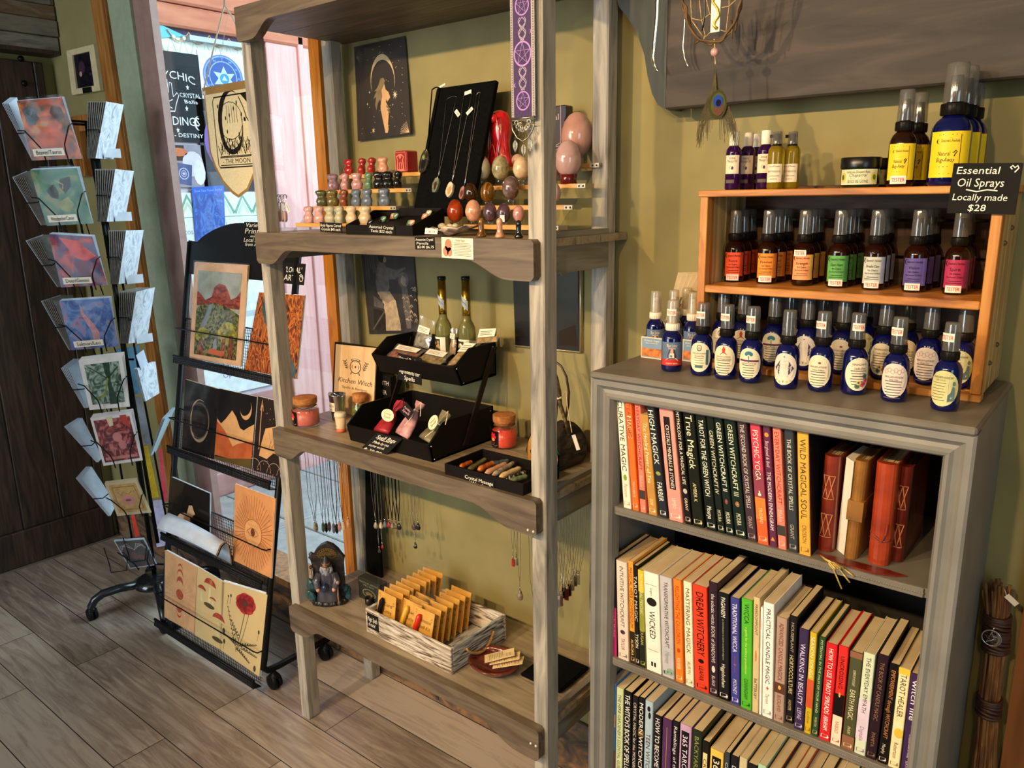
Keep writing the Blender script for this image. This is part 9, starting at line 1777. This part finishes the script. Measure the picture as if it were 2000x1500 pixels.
for b0,t0,b1,t1,s_,nm in rq:
    fan('pack of sleeved cards catching window light on the spinner, %s' % nm,(b0,t0),(b1,t1),9,WSH,CE,.06,-.04,s_,GRR)
    w = B(); w.tube([S_(t0[0]-38,(t0[1]+b0[1])/2,.065),S_(t0[0]-12,(t0[1]+b0[1])/2,.065),S_(b0[0]+12,b0[1]-22,.03),S_(b0[0]+16,b0[1],.02)],.002,5); w.make('pocket_wire',BLKM,sp)
    q = S_(b0[0]+32,b0[1]-10,.0); F = frame(q,SR*.8-toC*.4,Z3); bb_ = B().slab(F,.062,.03,.001); bb_.text('Owl',.03,.01,F,1); bb_.make('name_strip',[mat('#b9bcc2',.5),mat('#77777f',.6)],sp)
fan('crumpled pack of sleeved cards beside the green tree card',((284,784),(267,720)),((311,768),(303,706)),4,WSH,SLV,.06,-.03,-6,GRR); fan('narrow sleeved card poking up behind the crumpled pack',((275,722),(265,694)),((289,712),(280,683)),1,SLV,SLV,.05,.0,0,GRR); fan('pale blue card pack leaning out from the spinner near the print rack',((294,890),(322,817)),((303,885),(343,795)),3,mat('#b4c8d0',.3,var=.03),SLV,.05,-.04,-5,GRR)
for b0,t0,b1,t1,n,s_,nm in (((62,312),(4,202),(70,300),(20,190),5,12,'topmost'),((80,440),(24,346),(92,425),(52,334),7,22,'second from the top'),((112,561),(50,470),(122,548),(84,458),7,26,'third from the top'),((135,684),(80,588),(146,670),(118,576),7,24,'fourth from the top'),((164,797),(119,719),(174,790),(144,700),5,14,'fifth from the top'),((188,903),(125,833),(196,894),(152,816),4,8,'sixth from the top'),((211,1008),(148,934),(222,985),(168,911),5,10,'lowest')):
    fan('pack of sleeved cards tilting toward the dark door, %s' % nm,(b0,t0),(b1,t1),n,SLV,CE if n > 5 else SLV,.07,.0,s_,GRL)
    w = B(); my = (b0[1]+t0[1])/2; w.tube([S_((b0[0]+t0[0])/2-3,my+4,.075),S_((b0[0]+t0[0])/2+22,my+2,.08),S_((b0[0]+t0[0])/2+34,my-8,.08)],.002,5); w.make('pocket_wire',BLKM,sp)
for q,c,l in (([(250,772),(274,768),(272,675),(224,682)],'#5d88a0','teal card pack on the back of the spinner'),([(282,868),(296,866),(276,775),(264,776)],'#85868c','grey card pack on the back of the spinner'),([(294,972),(310,970),(288,870),(268,872)],'#c9a224','mustard yellow card pack on the back of the spinner'),([(318,978),(328,976),(316,876),(309,878)],'#d84a58','rose red card pack on the back of the spinner'),([(306,1068),(334,1062),(316,976),(292,980)],'#c0b4d0','lavender card pack on the back of the spinner'),([(264,1048),(273,1046),(262,1006),(256,1007)],'#d04030','red edged card pack low on the back of the spinner')):
    P = [S_(p[0],p[1],-.09) for p in q]; F = QB(P); t = B(); t.hexa([F(0,0,-.006),F(1,0,-.006),F(1,1,-.006),F(0,1,-.006),F(0,0,.006),F(1,0,.006),F(1,1,.006),F(0,1,.006)]); tag(t.make('card_pack',mat(c,.5,var=.1,scale=40)),l,'cards','card packs on the back of the spinner')
w = B()
for (x0,y0) in ((205,1100),(242,1080),(290,1085)): w.tube([S_(x0-2,y0-30,.1),S_(x0+8,y0,.11),S_(x0+12,y0+18,.11),S_(x0+42,y0+14,.11),S_(x0+44,y0-12,.11),S_(x0+34,y0-22,.11)],.002,5)
w.make('empty_pockets',BLKM,sp)
# ================================================================ things at the window and corner
PWL = YW-.012
F,P = QF([(140,186),(195,177),(182,86),(129,99)],1,YW-.018); t = thing('picture_frame','small cream framed dark picture with a black sticker beside the door canopy','picture',(P[0]+P[1])/2)
FRC = mat('#cdbd94',.5,var=.05); b = B()
for q in ([(0,0),(1,0),(.82,.13),(.18,.13)],[(1,0),(1,1),(.82,.87),(.82,.13)],[(1,1),(0,1),(.18,.87),(.82,.87)],[(0,1),(0,0),(.18,.13),(.18,.87)]):
    b.add([F(a,c,l) for l in (-.017,.0) for a,c in q]+[],[(0,3,2,1),(4,5,6,7),(0,1,5,4),(1,2,6,5),(2,3,7,6),(3,0,4,7)])
b.make('frame',FRC,t,bevel=.002)
b = B(); b.patch(.16,.12,.84,.88,F,0,lift=-.008); b.disc(.42,.58,.12,.14,F,1,12,-.0075); b.disc(.36,.44,.05,.06,F,2,10,-.007); b.disc(.7,.4,.05,.04,F,1,8,-.007); b.make('picture',[mat('#171019',.4,var=.3,scale=60),mat('#3a2438',.5),mat('#b08a80',.5)],t)
b = B(); b.patch(.42,-.005,.74,.12,F,0,lift=.001); b.make('sticker',mat('#131313',.4),t)
b = B(); q = at(155,232,1,YW-.02); b.box((q.x-.12,YW-.035,q.z-.05),(q.x+.12,YW-.0005,q.z+.01)).box((q.x-.07,YW-.035,q.z-.22),(q.x+.02,YW-.0005,q.z-.05)); tag(b.make('wooden_plaque',OAK),'varnished wooden plaque on the wall behind the spinner top','plaque')
a,c = at(229,285,1,YW-.008),at(252,330,1,YW-.008); o = B().rbox((a.x,YW-.016,c.z),(c.x+.005,YW-.0005,a.z),.002).make('hinge_plate',mat('#17171a',.4,.6)); tag(o,'black metal plate fixed on the oak window casing','plate')
# blue poster taped on the glass
PB = [(383,472),(441,466),(437,362),(374,366)]; F,P = QF(PB,0,OX+.02); t = thing('window_poster','small blue swirled poster with an arched figure seen through the window','poster',(P[0]+P[1])/2); b = B(); b.hexa([F(a,c,l) for l in (-.001,0) for a,c in ((0,0),(1,0),(1,1),(0,1))])
BLUP = ramp_mat('blue_swirl',[(.3,'#12307a'),(.5,'#1f4ea8'),(.62,'#4a78c8'),(.75,'#2a3a80')],scale=(12,12,5),noise=2,rough=.5,dist=3); b.patch(.04,.03,.96,.86,F,1,lift=.0006); b.text('Show Your Power Animal',.86,.05,F,2,.5,.93,lift=.001); b.poly([(.42,.1),(.55,.12),(.6,.4),(.52,.7),(.44,.75),(.4,.5),(.34,.3)],F,3,.001); b.make('sheet',[mat('#2a5ac0',.5),BLUP,mat('#8ab0e8',.5),mat('#4f6cb0',.5,var=.2,scale=60)],t)
# moon tarot banner on a string
yM = 1.36; MB = [(400,172),(500,153)]; tl,tr = at(398,172,1,yM),at(494,155,1,yM); h = tl.z-at(438,385,1,yM).z; w = 0
ur = at(482,355,1,yM); F = lambda a,c,l=0.: tl+(tr-tl)*a+Vector((0,-l-.0,-(1-c)*h)); sx = (tr-tl).length
o = thing('tarot_banner','cream canvas banner of a moon card hanging by a cord at the window','banner',tl+(tr-tl)*.5+Vector((0,0,-h)))
CANV = mat('#e8d3a2',.75,var=.04,scale=200); BRN = mat('#a07a42',.75,var=.05)
out = [(0,1),(1,1),(1,.42),(.96,.30),(.86,.18),(.72,.06),(.52,.0),(.40,.04),(.22,.14),(.08,.28),(.0,.42)]
out = [(a,c) for a,c in out][::-1]
b = B(); b.add([F(a,c,l) for l in (0,.002) for a,c in out],[tuple(range(10,-1,-1)),tuple(range(11,22))]+[(i,(i+1) % 11,11+(i+1) % 11,11+i) for i in range(11)],0)
G = lambda a,c,l=0.: F(a,c,.002+l)
b.line([(a*.97+.015,c*.985+.005) for a,c in out],.03,G,1,.0004,True); b.patch(-.02,.935,1.02,1.0,G,1,lift=.0012)
b.line([(.2,.27),(.94,.27),(.97,.3),(.97,.86),(.94,.9),(.2,.9),(.17,.86),(.17,.3)],.012,G,2,.0006,True); b.line([(.23,.37),(.92,.37)],.008,G,2,.0006); b.line([(.22,.36),(.93,.36),(.93,.29),(.22,.29)],.008,G,2,.0006,True)
b.text('- THE MOON -',.62,.042,G,2,.575,.325)
b.moon(.52,.68,.27,G,2,thin=.22,rot=pi*.9,lift=.0006,sx=1.0); b.line([(.5+.24*cos(pi*2*i/20),.68+.165*sin(pi*2*i/20)) for i in range(20)],.006,G,2,.0006,True); b.moon(.5,.62,.24,G,2,thin=.15,rot=-pi*.45,lift=.0007)
for k in range(5): b.line([(.44+.05*k,.82-.01*(k % 2)),(.44+.05*k,.66)],.005,G,2,.0006)
rr = random.Random(3)
for k in range(14): x,y = rr.uniform(.26,.88),rr.uniform(.5,.88); b.disc(x,y,.012,.02,G,2,6,.0006)
for k in range(12):
    x = .25+.055*k; y = .38+.03*(k % 3)
    for s in (-1,1): b.line([(x,y),(x+s*.05,y+.09),(x+s*.02,y+.05)],.008,G,2,.0006)
for k in range(6): x = .28+.1*k; b.line([(x,.39),(x-.02,.44+.02*(k % 2)),(x+.02,.49+.02*(k % 2)),(x+.06,.43),(x+.05,.39)],.007,G,2,.0007)
b.poly([(.74,.9),(.94,.9),(.95,.62),(.9,.56),(.93,.7),(.86,.82)],G,2,.0006); b.line([(.7,.88),(.78,.78),(.82,.7),(.9,.62)],.012,G,2,.0006); b.poly([(.84,.38),(.93,.38),(.93,.47)],G,2,.0007)
b.make('canvas',[CANV,BRN,mat('#231d14',.7)],o)
b = B(); kn = at(438,10,1,yM); b.tube([tl+Vector((.004,-.003,-.004)),at(417,95,1,yM),kn],.0022,6).tube([kn,at(452,30,1,yM),at(470,70,1,yM),tr+Vector((-.01,0,0))],.0022,6).tube([kn,at(437,-60,1,yM)],.0022,6); b.tube([at(446,20,1,yM+.004),at(428,120,1,yM+.004)],.0004,4).tube([at(447,20,1,yM+.004),at(432,110,1,yM+.004)],.0004,4); b.make('cord',mat('#d2c6ae',.7),o)
b = B(); b.lathe([(.004,0),(.006,.006),(.004,.012)],at(401,186,1,yM-.003),8); b.make('tassel',mat('#e4dcc8',.7),o)
